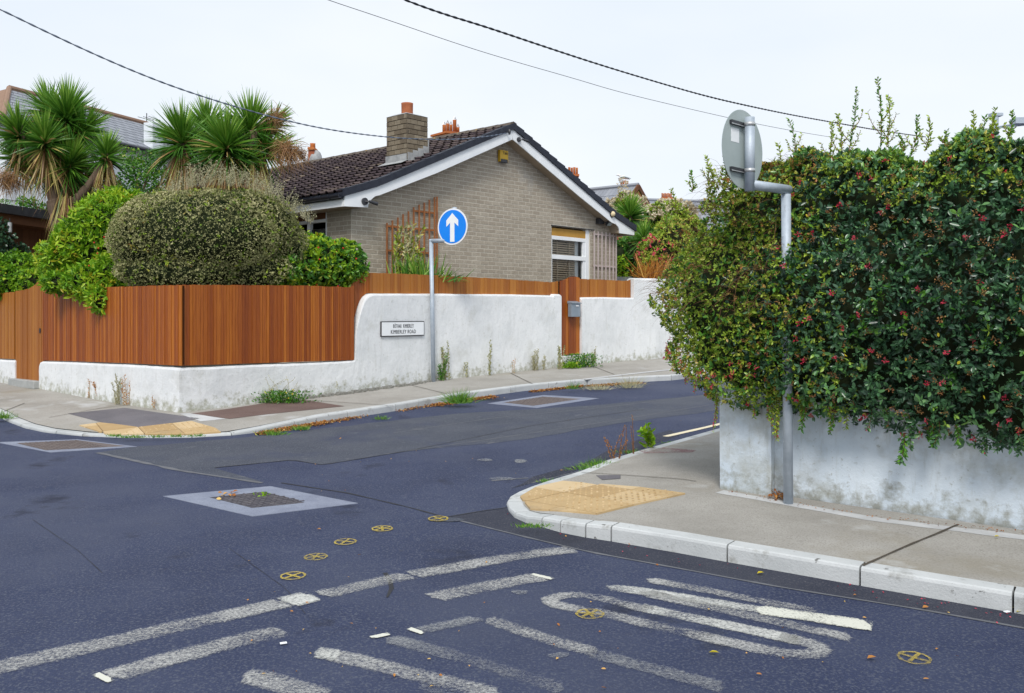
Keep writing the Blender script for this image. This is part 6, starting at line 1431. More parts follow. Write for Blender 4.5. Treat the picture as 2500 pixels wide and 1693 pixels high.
# ---------------- cabbage palms
def limb(pts, r0, r1, parent, name='trunk', m='trunk', n=9):
    P = smooth_path([Vector(p) for p in pts], 2); k = len(P); return MB().tube(P, [lerp(r0, r1, i / (k - 1)) * (1 + .06 * math.sin(i * 2.1)) for i in range(k)], n).build(name, M[m], parent, smooth=True)
def rosette(c, axis, L, n, parent, seed, dead=.22, w=.045, spread=1.0):
    n = int(n * 1.35)
    rr = np.random.default_rng(seed); ax = np.array(Vector(axis).normalized()); 
    ng = int(n * (1 - dead)); nd = n - ng
    k = rr.random(ng); polar = (.08 + 1.75 * k ** .8) * spread; az = rr.random(ng) * 2 * math.pi
    e1 = np.cross(ax, [0, 1, .1]); e1 /= np.linalg.norm(e1); e2 = np.cross(ax, e1)
    D = ax * np.cos(polar)[:, None] + (e1 * np.cos(az)[:, None] + e2 * np.sin(az)[:, None]) * np.sin(polar)[:, None]
    Lg = L * (.64 + .38 * rr.random(ng)); dr = .05 + .42 * k ** 2 * rr.random(ng) * 1.6; P = np.array(c)[None] - ax * (.22 * k)[:, None] + D * .03
    tg = np.clip(.72 - .5 * k + rr.normal(size=ng) * .12, 0, .80)
    tg = np.where(rr.random(ng) < .13 * (k > .55), .84 + .1 * rr.random(ng), tg)
    A1 = straps(P, D, Lg, w * (.8 + .5 * rr.random(ng)), dr, tg, seg=6, rng=rr)
    az = rr.random(nd) * 2 * math.pi; polar = 1.7 + .9 * rr.random(nd)
    D = ax * np.cos(polar)[:, None] + (e1 * np.cos(az)[:, None] + e2 * np.sin(az)[:, None]) * np.sin(polar)[:, None]; D[:, 2] -= .35
    P = np.array(c)[None] - ax * (.12 + .35 * rr.random(nd))[:, None]
    A2 = straps(P, D, L * (.5 + .5 * rr.random(nd)), w * .8, .5 + .5 * rr.random(nd), .84 + .16 * rr.random(nd), seg=6, rng=rr)
    V, Q, T = catstraps([A1, A2]); nmesh('leaf_rosette', V, Q, M['cordyline'], parent, T)['kind'] = 'stuff'
def skirt(p0, p1, r, n, parent, seed, L=.45):
    rr = np.random.default_rng(seed); a, b = np.array(p0), np.array(p1); t = rr.random(n)[:, None]; P = a + (b - a) * t; az = rr.random(n) * 6.28
    D = np.stack([np.cos(az) * .4, np.sin(az) * .4, -np.ones(n)], axis=1); P = P + np.stack([np.cos(az), np.sin(az), az * 0], axis=1) * r
    V, Q, T = straps(P, D, L * (.5 + .7 * rr.random(n)), .03, .2, .84 + .16 * rr.random(n), seg=4, rng=rr); nmesh('dead_leaf_skirt', V, Q, M['cordyline'], parent, T)['kind'] = 'stuff'
def seedhead(c, r, n, parent, seed):
    rr = np.random.default_rng(seed); D = rr.normal(size=(n, 3)); D[:, 2] -= .6; P = np.tile(np.array(c), (n, 1)) + rr.normal(size=(n, 3)) * r * .25
    V, Q, T = straps(P, D, r * (.6 + .6 * rr.random(n)), .012, .3, .93 + .07 * rr.random(n), seg=3, rng=rr); nmesh('dried_flower_spray', V, Q, M['cordyline'], parent, T)['kind'] = 'stuff'
Y1 = 17.5; base = AT(152, 700, Y1); base.z = zp(Y1)
pa = world_thing('cabbage_palm', 'many headed cabbage palm with forked trunk and drooping strap leaves at the far left', 'palm tree', base)
A = lambda x, y, dy=0: AT(x, y, Y1 + dy)
limb([base, A(152, 600), A(148, 545), A(133, 490)], .19, .15, pa); limb([A(134, 500), A(122, 450), A(104, 412), A(78, 370), A(54, 325), A(46, 300)], .11, .05, pa, 'branch'); limb([A(104, 412, .05), A(108, 380), A(109, 335)], .06, .045, pa, 'branch')
limb([A(146, 520, .1), A(165, 450, .3), A(165, 380, .4), A(160, 300, .4)], .12, .07, pa, 'branch'); limb([A(150, 525), A(196, 480), A(228, 440), A(246, 405), A(260, 375)], .10, .05, pa, 'branch'); limb([A(78, 372, .1), A(58, 380, .1), A(48, 372, .1)], .05, .04, pa, 'branch')
for i, (x, y, dy, L, n, ax, dead) in enumerate([(163, 278, .3, .80, 420, (.05, 0, 1), .2), (45, 318, 0, .62, 300, (-.15, -.1, 1), .15), (108, 335, -.3, .62, 300, (.0, -.2, 1), .25), (205, 312, .4, .66, 260, (.5, 0, .8), .35), (261, 368, 0, .50, 200, (.1, -.1, 1), .2), (172, 398, .1, .78, 380, (.25, -.3, .5), .2), (40, 372, .2, .52, 180, (-.4, 0, .8), .25), (120, 262, .6, .7, 240, (-.3, 0, 1), .15), (210, 440, .5, .6, 200, (.6, -.1, .2), .3), (90, 410, .3, .6, 160, (-.5, -.2, .1), .3)]):
    rosette(A(x, y, dy), ax, L, n, pa, 20 + i, dead)
skirt(A(165, 400, .3), A(160, 330, .3), .08, 160, pa, 41, .6); skirt(A(180, 520, 0), A(165, 470, 0), .14, 200, pa, 42, .7); skirt(A(258, 400), A(262, 380), .05, 70, pa, 43, .45); skirt(A(262, 470, .1), A(256, 430, .1), .12, 70, pa, 44, .3)
seedhead(A(20, 435, -.2), .33, 420, pa, 51); seedhead(A(262, 455, .1), .22, 160, pa, 52)
Y2 = 16.6; base = AT(560, 700, Y2); base.z = zp(Y2); A2_ = lambda x, y, dy=0: AT(x, y, Y2 + dy)
pb_ = world_thing('cabbage_palm', 'cabbage palm with three full green heads rising behind the clipped grey shrub', 'palm tree', base)
limb([base, A2_(560, 560), A2_(556, 500)], .2, .16, pb_); limb([A2_(556, 510), A2_(500, 450), A2_(450, 390), A2_(444, 345)], .12, .07, pb_, 'branch'); limb([A2_(556, 510), A2_(552, 430), A2_(550, 360)], .12, .08, pb_, 'branch'); limb([A2_(560, 510), A2_(600, 430), A2_(618, 350), A2_(618, 320)], .12, .07, pb_, 'branch')
for i, (x, y, dy, L, n, ax, dead) in enumerate([(444, 335, 0, .78, 420, (-.12, -.1, 1), .22), (552, 348, -.25, .78, 440, (.0, -.15, 1), .22), (612, 310, .3, .80, 420, (.12, 0, 1), .2), (505, 305, .6, .66, 240, (-.1, 0, 1), .15), (660, 362, .2, .62, 260, (.8, 0, .35), .45), (595, 392, -.1, .6, 180, (.35, -.3, .2), .4), (480, 405, .1, .6, 150, (-.3, -.4, .1), .4), (668, 300, .5, .5, 150, (.7, .2, .8), .3)]):
    rosette(A2_(x, y, dy), ax, L, n, pb_, 60 + i, dead)
skirt(A2_(446, 440), A2_(446, 380), .12, 200, pb_, 81, .6); skirt(A2_(556, 470), A2_(554, 400), .18, 320, pb_, 82, .65); skirt(A2_(622, 470), A2_(618, 390), .16, 260, pb_, 83, .6)
seedhead(A2_(700, 365, -.2), .36, 460, pb_, 84); seedhead(A2_(672, 282, .2), .30, 240, pb_, 85); seedhead(A2_(730, 375, 0), .24, 200, pb_, 86)

# ---------------- shrubs behind the fence
def shrub(name, label, cat, base, blobs, layers, core='core', corek=.8, seed=1, lump=.12, zmin=None, tagk=None):
    t = world_thing(name, label, cat, base); core_mesh('blocking_core', blobs, M[core], t, corek)  # added dark core shuts out light behind the leaves
    for i, (kind, dens, L, Wd, m, tint, spr, shell) in enumerate(layers):
        P, N3 = blob_points(blobs, dens, shell=shell, seed=seed + i, lump=lump, zmin=zmin); rr = np.random.default_rng(seed + 90 + i)
        # light and dark clumps: tint follows a slow noise through the crown
        tl = np.clip(tint[0] + tint[1] * wav(P, 4.5, seed + i) + tint[2] * rr.normal(size=len(P)), 0, 1)
        if kind == 'whorl': whorls(P, N3, 6, L, Wd, 'foliage', M[m], tl, spread=spr, tr=rr, parent=t)['kind'] = 'stuff'
        else: leaves('foliage', P, N3 * .6 + rr.normal(size=P.shape) * .7, L * (.6 + .7 * rr.random(len(P))), L * Wd, M[m], t, tl, rng=rr)['kind'] = 'stuff'
    return t
def BL_(px, py, Y, rx, ry=None, rz=None):   # an ellipsoid centred at an image point and distance, radii in photo pixels
    c = AT(px, py, Y); k = Y / FOC; return (c.x, c.y, c.z, rx * k, (ry or rx * .8) * k, (rz or rx) * k)
gs = shrub('clipped_shrub', 'big rounded grey green clipped shrub bulging over the fence corner', 'shrub', (CORN.x, CORN.y + 1.2, .4),
      [BL_(480, 575, 13.55, 205, 120, 108), BL_(365, 585, 13.5, 92, 90, 98), BL_(600, 565, 13.9, 130, 100, 102), BL_(430, 665, 13.35, 150, 70, 48), BL_(590, 660, 13.75, 120, 70, 50), BL_(670, 600, 14.1, 78, 80, 76), BL_(410, 535, 13.6, 105, 80, 66), BL_(560, 530, 13.8, 130, 80, 66)],
      [('leaf', 1900, .024, .55, 'leaf_grey', (.30, .25, .2), 1, .16), ('whorl', 420, .024, .5, 'leaf_grey', (.62, .25, .18), .8, .06), ('whorl', 60, .03, .5, 'leaf_olive', (.45, .25, .18), .8, .06)], corek=.87, seed=11, lump=.075)
# wispy spent stems rising from its top
rr = np.random.default_rng(8); n = 220; px = rr.uniform(400, 760, n); hgt = np.interp(px, [390, 440, 520, 600, 680, 760], [.08, .34, .46, .30, .34, .22]) * (.45 + .75 * rr.random(n))
pyb = np.interp(px, [390, 450, 520, 600, 680, 760], [480, 462, 452, 458, 490, 550]); P = np.array([tuple(AT(a, b, 13.55 + c)) for a, b, c in zip(px, pyb, rr.uniform(-.3, .5, n))])
D = np.stack([rr.normal(size=n) * .34 + .16, rr.normal(size=n) * .2, np.ones(n)], axis=1); D = unit(D)
twigs(P, D, hgt, .005, M['twig_pale'], gs, 'spent_stems', bend=.08)
k = 22; Pk = np.repeat(P, k, axis=0); f = rr.uniform(.15, 1, (n * k, 1)); Pk = Pk + np.repeat(D, k, axis=0) * f * np.repeat(hgt, k)[:, None]; Pk[:, 2] -= .08 * (f[:, 0] ** 2) * np.repeat(hgt, k); Pk += rr.normal(size=Pk.shape) * .014
leaves('spent_flowers', Pk, rr.normal(size=Pk.shape) + [0, 0, .6], .020, .010, M['leaf_wisp'], gs, rr.random(n * k))['kind'] = 'stuff'
bs = shrub('bright_shrub', 'bright lime green shrub spilling forward over the left fence', 'shrub', AT(220, 700, 14.6) - Vector((0, 0, 1.0)),
      [BL_(165, 640, 14.75, 62, 50, 68), BL_(215, 600, 14.7, 75, 60, 85), BL_(262, 545, 14.8, 70, 60, 70), BL_(300, 510, 15.2, 60, 50, 40), BL_(225, 690, 13.95, 66, 30, 42), BL_(250, 730, 13.55, 34, 22, 30), BL_(280, 670, 13.9, 50, 40, 50), BL_(150, 690, 14.2, 40, 26, 22)],
      [('whorl', 300, .085, .26, 'leaf_bright', (.45, .2, .16), .95, .28), ('whorl', 90, .085, .26, 'leaf_bright', (.8, .1, .1), .95, .04)], corek=.74, seed=21, lump=.16)
P, _ = blob_points([BL_(275, 640, 13.9, 62, 45, 60)], 14, shell=.02, seed=9); berries(P, .014, M['berry'], bs)
rs = shrub('berry_shrub', 'glossy green shrub dotted with red berries at the right end of the tall fence', 'shrub', AT(790, 700, 14.7) - Vector((0, 0, 1.2)),
      [BL_(780, 650, 14.75, 95, 70, 62), BL_(835, 650, 14.95, 55, 50, 56), BL_(720, 655, 14.3, 60, 50, 62), BL_(760, 625, 14.9, 60, 50, 52), BL_(690, 660, 13.9, 40, 40, 40)],
      [('whorl', 330, .062, .42, 'leaf_green', (.55, .28, .2), .9, .25), ('whorl', 150, .062, .42, 'leaf_bright', (.7, .2, .1), .9, .03)], corek=.78, seed=31, lump=.14)
P, _ = blob_points([BL_(780, 650, 14.6, 98, 74, 64)], 6, shell=.02, seed=8); berries(P[P[:, 1] < 14.7], .016, M['berry'], rs)
lh = shrub('low_hedge', 'low bright green hedge behind the left gate under the outbuilding', 'hedge', AT(40, 700, 16.6) - Vector((0, 0, 1)),
      [BL_(-20, 680, 16.4, 60, 60, 62), BL_(45, 675, 16.5, 55, 60, 55), BL_(95, 668, 16.6, 40, 40, 40), BL_(10, 690, 16.2, 70, 50, 50), BL_(75, 700, 16.1, 40, 40, 44)],
      [('whorl', 360, .055, .42, 'leaf_bright', (.35, .28, .2), .9, .25)], corek=.8, seed=41)
ivy = shrub('ivy', 'dark ivy clinging to the front of the timber outbuilding', 'climbing plant', AT(10, 640, 18.2) - Vector((0, 0, 1)), [BL_(-5, 600, 18.3, 42, 20, 60), BL_(50, 620, 18.7, 22, 14, 26), BL_(-20, 640, 18.2, 60, 20, 40)], [('leaf', 420, .07, .8, 'leaf_dark', (.25, .2, .15), 1, .3)], corek=.7, seed=51)
def tree(label, base, trunkpts, blobs, dens, L, Wd, m, tint, seed, name='garden_tree', core=.45, lump=.22, cat='tree', kind='leaf'):
    t = world_thing(name, label, cat, base); limb([base] + trunkpts, .09, .04, t, 'trunk'); 
    for b in blobs: MB().tube([trunkpts[-1], Vector(b[:3])], [.035, .012], 5).build('limb', M['trunk'], t)
    P, N3 = blob_points(blobs, dens, shell=.75, seed=seed, lump=lump); rr = np.random.default_rng(seed); tl = np.clip(tint[0] + tint[1] * wav(P, 5, seed) + tint[2] * rr.normal(size=len(P)), 0, 1)
    if kind == 'leaf': leaves('crown', P, N3 * .5 + rr.normal(size=P.shape) * .8, L * (.6 + .7 * rr.random(len(P))), L * Wd, M[m], t, tl, rng=rr)['kind'] = 'stuff'
    else: whorls(P, N3, 6, L, Wd, 'crown', M[m], tl, tr=rr, parent=t)['kind'] = 'stuff'
    return t
def B0(px, Y): b = AT(px, 700, Y); b.z = zp(Y); return b
tree('loose green tree between the two palms under the slate roof', B0(345, 20), [AT(345, 560, 20), AT(345, 480, 20)], [BL_(335, 440, 20, 48, 40, 52), BL_(370, 400, 20.2, 30, 30, 34), BL_(375, 460, 20, 45, 40, 45), BL_(320, 390, 20.3, 28, 26, 28), BL_(410, 440, 20.2, 35, 30, 34), BL_(300, 460, 20, 30, 30, 40)], 420, .075, .5, 'leaf_green', (.6, .2, .2), 71)
ap = tree('small apple tree with a few fruits in front of the white house', B0(120, 21), [AT(120, 600, 21), AT(125, 520, 21)], [BL_(75, 498, 21, 28, 20, 16), BL_(110, 515, 21, 34, 22, 20), BL_(55, 490, 21, 16, 14, 10), BL_(135, 505, 21, 18, 16, 16)], 330, .085, .5, 'leaf_green', (.62, .2, .2), 72)
berries(np.array([tuple(AT(70, 513, 20.7)), tuple(AT(112, 522, 20.6))]), .05, M['apple'], ap, 'apple')
tree('feathery pale green bush above the outbuilding roof at the left edge', B0(20, 22.5), [AT(20, 600, 22.5), AT(15, 540, 22.5)], [BL_(10, 520, 22.5, 42, 30, 30), BL_(45, 530, 22.3, 22, 20, 18), BL_(-20, 510, 22.5, 40, 30, 34)], 420, .075, .3, 'leaf_green', (.6, .15, .2), 73, name='garden_bush', cat='bush')
tree('dark green bush filling the gap below the slate roof beside the palm', B0(310, 18), [AT(310, 620, 18), AT(300, 540, 18)], [BL_(240, 500, 18.6, 46, 40, 34), BL_(300, 480, 18.6, 60, 40, 30), BL_(380, 500, 18.2, 50, 40, 36), BL_(690, 520, 16.2, 30, 26, 24)][:3], 420, .06, .5, 'leaf_green', (.35, .2, .2), 74, name='garden_bush', cat='bush')

# ---------------- plants against the gable
tp = world_thing('strap_leaf_plant', 'green sword leaved plant at the foot of the rusty trellis', 'plant', B0(1060, 16.9)); rr = np.random.default_rng(5)
def tuft(px, py, Y, n, L, w, m, parent, seed, sp=.5, tint=(.3, .8), droop=.3, rad=.1, lean=(0, 0)):
    rr = np.random.default_rng(seed); c = AT(px, py, Y); D = np.stack([rr.normal(size=n) * sp + lean[0], rr.normal(size=n) * sp * .6 + lean[1], np.ones(n)], axis=1)
    P = np.tile(np.array(c), (n, 1)) + rr.normal(size=(n, 3)) * [rad, rad, .01]; V, Q, T = straps(P, D, L * (.55 + .6 * rr.random(n)), w, droop * rr.random(n), tint[0] + (tint[1] - tint[0]) * rr.random(n), seg=5, rng=rr)
    nmesh('leaves', V, Q, M[m], parent, T)['kind'] = 'stuff'
tuft(1025, 690, 16.6, 130, .62, .04, 'cordyline', tp, 1, tint=(.25, .84), rad=.16, sp=.42); tuft(1070, 690, 16.7, 60, .46, .035, 'cordyline', tp, 2, tint=(.3, .87), rad=.14, sp=.75, lean=(.3, 0), droop=.6); tuft(1090, 690, 16.75, 30, .36, .03, 'cordyline', tp, 3, tint=(.3, .88), sp=1.0, lean=(.5, 0), droop=.5)
cl = world_thing('climbing_plant', 'straggly half dry climber with pale stems on the rusty trellis', 'climbing plant', B0(985, 16.9)); rr_ = random.Random(6)
for i in range(16):
    x0 = 965 + rr_.uniform(-5, 40); a = AT(x0, 690, 16.9 + rr_.uniform(-.1, .1)); hgt = rr_.uniform(.5, 1.15); dx = rr_.uniform(-.05, .35)
    spray(a, [(dx * .3, 0, hgt * .5), (dx, 0, hgt)], 46, .085, 'leaf_grey' if i % 3 == 0 else 'leaf_olive', cl, tint=(.35, .95), seed=700 + i, stem='twig_pale', r=.009, ang=.7)

# ---------------- garden to the right of the bungalow
gb = shrub('green_bush', 'glossy green bush beside the right corner of the bungalow', 'bush', B0(1545, 24.5), [BL_(1540, 630, 24.5, 52, 45, 52), BL_(1515, 640, 24.3, 30, 30, 48), BL_(1580, 600, 25, 34, 30, 34)], [('whorl', 130, .09, .42, 'leaf_green', (.45, .22, .2), .9, .25)], corek=.8, seed=91, lump=.15)
P, N3 = blob_points([BL_(1515, 655, 24.0, 14, 10, 26)], 200, shell=.4, seed=5); whorls(P, N3, 6, .07, .4, 'foliage', M['leaf_bright'], np.full(len(P), .7), parent=gb)['kind'] = 'stuff'
gp = world_thing('cabbage_palm', 'young cabbage palm head poking up behind the right eaves of the bungalow', 'palm tree', B0(1540, 26)); limb([B0(1540, 26), AT(1540, 560, 26), AT(1538, 525, 26)], .09, .07, gp); rosette(AT(1538, 520, 26), (0, -.1, 1), .72, 260, gp, 95, .1, w=.05)
gp2 = world_thing('cabbage_palm', 'smaller pale spiky palm between the green bush and the big hedge', 'palm tree', B0(1575, 24)); limb([B0(1575, 24), AT(1573, 610, 24), AT(1572, 575, 24)], .07, .05, gp2); rosette(AT(1572, 575, 24), (0, -.1, 1), .5, 170, gp2, 96, .1, w=.035)
cf = world_thing('cream_flowering_shrub', 'shrub covered in cream blossom in front of the far slate roofs', 'shrub', B0(1600, 28)); bl = [BL_(1600, 545, 28, 62, 40, 38), BL_(1640, 530, 28, 50, 40, 34), BL_(1560, 560, 28.2, 40, 40, 40), BL_(1530, 520, 29, 30, 30, 44), BL_(1660, 570, 27.5, 60, 40, 50)]; core_mesh('blocking_core', bl, M['core'], cf, .75)  # its core is an added dark solid that blocks light
P, N3 = blob_points(bl, 150, shell=.25, seed=3, lump=.2); whorls(P, N3, 6, .10, .4, 'foliage', M['leaf_olive'], np.clip(.55 + .2 * RNG.normal(size=len(P)), 0, 1), parent=cf)['kind'] = 'stuff'
P, N3 = blob_points(bl[:4], 190, shell=.08, seed=4, lump=.25); k = (N3[:, 2] > .05); P, N3 = P[k], N3[k]; k = wav(P, 3, 2) > -.35; whorls(P[k] + N3[k] * .05, N3[k], 8, .075, .5, 'blossom', M['cream'], RNG.random(k.sum()), parent=cf)['kind'] = 'stuff'
P, N3 = blob_points([BL_(1520, 480, 29, 12, 10, 40), BL_(1490, 500, 29, 10, 8, 26), BL_(1550, 495, 29, 30, 20, 18)], 120, shell=.9, seed=6, lump=.3); whorls(P, N3, 5, .08, .5, 'blossom', M['cream'], RNG.random(len(P)), parent=cf)['kind'] = 'stuff'
fu = shrub('fuchsia_bush', 'loose yellow green bush with pink flowers above the white end pier', 'bush', B0(1610, 22.5), [BL_(1610, 620, 22.6, 44, 40, 50), BL_(1640, 590, 22.8, 50, 40, 60), BL_(1600, 655, 22.3, 40, 36, 30)], [('whorl', 150, .07, .36, 'leaf_olive', (.6, .2, .2), .9, .3)], corek=.7, seed=97, lump=.2)
P, N3 = blob_points([BL_(1600, 625, 22.4, 48, 44, 54)], 26, shell=.05, seed=7); whorls(P, N3, 6, .05, .6, 'blossom', M['petal_pink'], np.full(len(P), .8), parent=fu)['kind'] = 'stuff'
og = world_thing('orange_grass', 'tuft of orange strap leaved grass on top of the white end pier', 'plant', B0(1590, 21.6)); 
m_ = leafmat('leaf_orange', [(0, (.25, .08, .015)), (.6, (.48, .19, .03)), (1, (.58, .36, .08))], trans=.2); M['leaf_orange'] = m_
tuft(1590, 686, 21.3, 170, .75, .03, 'leaf_orange', og, 9, sp=.5, tint=(0, 1), rad=.14, droop=.4); tuft(1575, 684, 21.3, 50, .5, .03, 'leaf_orange', og, 10, sp=.9, tint=(.4, 1), rad=.1, droop=.4)

# ---------------- weeds, grass tufts and fallen leaves
def weed(px, py, P_, h, n, L, m, label, seed, name='weed', tint=(.3, .8), stem='twig_pale', sp=.3, nst=5, flowers=None, dz=0, r=.0035):
    b = P_.G(px, py); b.z += dz; t = world_thing(name, label, 'weed', b, 'weeds growing along walls and kerbs'); rr = random.Random(seed)
    for i in range(nst):
        hh = h * rr.uniform(.5, 1.05); a = rr.uniform(0, 6.28); d = sp * hh
        spray(b + Vector((rr.uniform(-.05, .05), rr.uniform(-.02, .02), 0)), [(d * .4 * math.cos(a), d * .4 * math.sin(a) * .5, hh * .55), (d * math.cos(a), d * math.sin(a) * .5, hh)], int(n * 1.6), L * 1.35, m, t, tint=tint, seed=seed * 31 + i, stem=stem, r=r * 1.3)
    if flowers:
        Pn = np.array([tuple(b + Vector((rr.uniform(-.5, .5) * sp * h * 2, rr.uniform(-.05, .05), h * rr.uniform(.4, .95)))) for _ in range(flowers)]); leaves('flowers', Pn, RNG.normal(size=Pn.shape), .018, .014, M['leaf_yellow'], t)['kind'] = 'stuff'
    return t
for a in [
    (985, 937, .62, 34, .030, 'leaf_grey', 'tall thin grey green weed against the white wall just left of the blue sign pole', .08, 3, None),
    (1076, 930, .46, 34, .034, 'leaf_green', 'leafy green weed at the foot of the wall immediately right of the blue sign pole', .2, 5, None),
    (1092, 928, .66, 40, .032, 'leaf_grey', 'tall spire shaped weed second right of the blue sign pole', .10, 4, None),
    (1137, 922, .28, 14, .026, 'leaf_grey', 'faint short weed midway between the two spire weeds on the white wall', .2, 3, None),
    (1197, 917, .66, 36, .028, 'leaf_grey', 'slender pale weed against the middle of the high white wall', .07, 3, None),
    (940, 944, .20, 26, .032, 'leaf_green', 'small round green weed under the street nameplate', .5, 6, None),
    (1308, 905, .48, 36, .026, 'leaf_wisp', 'bushy straw coloured weed on the white wall left of the narrow gate', .14, 6, None),
    (1326, 904, .34, 26, .024, 'leaf_wisp', 'thin dry weed just beside the bushy straw coloured one', .14, 3, None),
    (1370, 902, .50, 30, .030, 'leaf_grey', 'upright weed at the left foot of the narrow red gate', .2, 5, None),
    (1248, 912, .36, 12, .022, 'leaf_orange', 'single brown dried stalk against the white wall', .12, 2, None),
    (1449, 889, .44, 30, .026, 'leaf_grey', 'leaning pale weed on the white wall right of the yellow flowered clump', .35, 4, None),
    (222, 972, .46, 18, .020, 'leaf_orange', 'leftmost thin dry weed on the low white wall', .25, 3, None),
    (240, 975, .28, 26, .022, 'leaf_orange', 'short bushy brown weed on the low white wall', .35, 5, None),
    (290, 988, .50, 34, .022, 'leaf_wisp', 'tall pale dry weed in the middle of the low left wall', .16, 5, None),
    (312, 990, .42, 30, .022, 'leaf_orange', 'brown hooked dry weed next to the tall pale one', .10, 3, None),
    (374, 1000, .20, 14, .018, 'leaf_orange', 'tiny brown stalk near the wall corner', .1, 2, None),
    (820, 962, .30, 10, .020, 'leaf_grey', 'very faint weed stem where the low wall meets the high one', .1, 2, None),
    (745, 970, .24, 20, .028, 'leaf_green', 'small leafy weed in the crumbled footing', .3, 3, None)]:
    weed(a[0], a[1], PL, a[2], a[3], a[4], a[5], a[6], seed=a[0], sp=a[7], nst=a[8], flowers=a[9])
def clump(px, py, P_, w, h, n, L, m, label, seed, fl=0, cat='weed', name='weed', base_dz=0, tint=(.5, .2, .2)):
    b = P_.G(px, py); b.z += base_dz; t = world_thing(name, label, cat, b, 'weeds growing along walls and kerbs'); rr = np.random.default_rng(seed)
    P = np.array(b)[None] + np.stack([rr.normal(size=n) * w * .4, rr.normal(size=n) * w * .2, h * rr.random(n) ** 1.3], axis=1); D = rr.normal(size=(n, 3)); D[:, 2] = np.abs(D[:, 2]) + .3; D[:, :2] += (P[:, :2] - np.array(b.xy)) * 4
    leaves('foliage', P, D, L * (.6 + .7 * rr.random(n)), L * .4, M[m], t, np.clip(tint[0] + tint[2] * rr.normal(size=n), 0, 1), rng=rr)['kind'] = 'stuff'
    if fl: Q = P[rr.integers(0, n, fl)] + [0, 0, .05]; leaves('flowers', Q, rr.normal(size=Q.shape), .03, .024, M['leaf_yellow'], t, rng=rr)['kind'] = 'stuff'
    return t
c = clump(688, 984, PL, .44, .16, 900, .045, 'leaf_green', 'green clump with tiny yellow flowers against the low wall', 5, fl=22); rr_ = random.Random(3)
for i in range(7): a = c.location; spray(Vector(a) + Vector((rr_.uniform(-.3, .25), 0, 0)), [(rr_.uniform(-.1, .1), 0, .18), (rr_.uniform(-.25, .25), 0, rr_.uniform(.28, .42))], 16, .024, 'leaf_grey', c, seed=i + 900, stem='twig_pale')
clump(1420, 897, PL, .42, .26, 900, .05, 'leaf_green', 'bushy clump with yellow flowers below the narrow red gate', 6, fl=26); clump(1393, 900, PL, .22, .10, 240, .06, 'leaf_bright', 'low bright leaves at the left side of the yellow flowered clump', 16)
def grass(px, py, P_, w, h, n, label, seed, m='leaf_green', tint=(.4, .95), dz=0, name='grass_tuft'):
    b = P_.G(px, py); b.z += dz; t = world_thing(name, label, 'grass', b, 'grass tufts in the gutters and kerb joints'); rr = np.random.default_rng(seed)
    P = np.array(b)[None] + np.stack([rr.normal(size=n) * w * .22, rr.normal(size=n) * w * .12, np.zeros(n)], axis=1); D = np.stack([(P[:, 0] - b.x) * 6 + rr.normal(size=n) * .5, rr.normal(size=n) * .4, np.ones(n)], axis=1)
    V, Q, T = straps(P, D, h * (.5 + .7 * rr.random(n)), .008, .5 * rr.random(n), tint[0] + (tint[1] - tint[0]) * rr.random(n), seg=3, rng=rr); nmesh('blades', V, Q, M[m], t, T)['kind'] = 'stuff'; return t
grass(1122, 978, PL, .36, .27, 420, 'large grass tuft growing over the far kerb beside the blue sign', 1, dz=-.04)
grass(5, 1022, PL, .3, .14, 200, 'grass tuft at the kerb on the left edge', 2)
for i, (x, y) in enumerate([(284, 1066), (312, 1069), (335, 1069), (382, 1068), (432, 1067), (480, 1066)]): grass(x, y, PL, .22, .05, 80, ['first', 'second', 'third', 'fourth', 'fifth', 'last'][i] + ' low grass sprig from the left in front of the left yellow tactile paving', 10 + i)
grass(672, 1048, PL, .3, .10, 160, 'small tuft in the leaf litter at the left end of the raised far kerb', 20, dz=-.07); grass(735, 1036, PL, .25, .09, 120, 'small tuft in the leaf litter where the far kerb begins to rise', 21, dz=-.07)
grass(930, 1008, PL, .2, .08, 80, 'thin tuft in the leaf litter midway along the far kerb', 22, dz=-.09); grass(1400, 943, PL, .2, .2, 60, 'leafy sprig at the far kerb below the gate', 23, dz=-.05); grass(1462, 940, PL, .5, .16, 160, 'dry grass in the leaf litter right of the gate', 24, m='leaf_wisp', dz=-.08); grass(1535, 936, PL, .4, .3, 160, 'tall dry grass at the far kerb by the hedge', 25, m='leaf_wisp', dz=-.08)
for i, (x, y, w, h, lab) in enumerate([(1345, 1171, .25, .05, 'flat green patch on the back kerb of the near corner'), (1436, 1140, .45, .08, 'low grass strip behind the near corner kerb'), (1462, 1131, .3, .10, 'second grass strip along the back kerb of the near corner'), (1550, 1100, .4, .06, 'yellowed grass along the back kerb nearer the wall'), (1648, 1077, .3, .04, 'last low green sprig on the back kerb before the pier'), (1300, 1276, .3, .03, 'short moss like grass at the foot of the near kerb curve')]): grass(x, y, PR, w, h, 170, lab, 30 + i, dz=-.03)
weed(1588, 1094, PR, .26, 16, .06, 'leaf_bright', 'broad leaved green weed on the back kerb of the near corner', 61, nst=4, sp=.6, tint=(.4, .8)); weed(1500, 1120, PR, .34, 18, .014, 'leaf_orange', 'reddish dry weed beside the back kerb of the near corner', 62, nst=5, sp=.4, stem='twig'); weed(1538, 1108, PR, .55, 16, .012, 'leaf_orange', 'taller wispy reddish weed standing against the road', 63, nst=3, sp=.14, stem='twig')
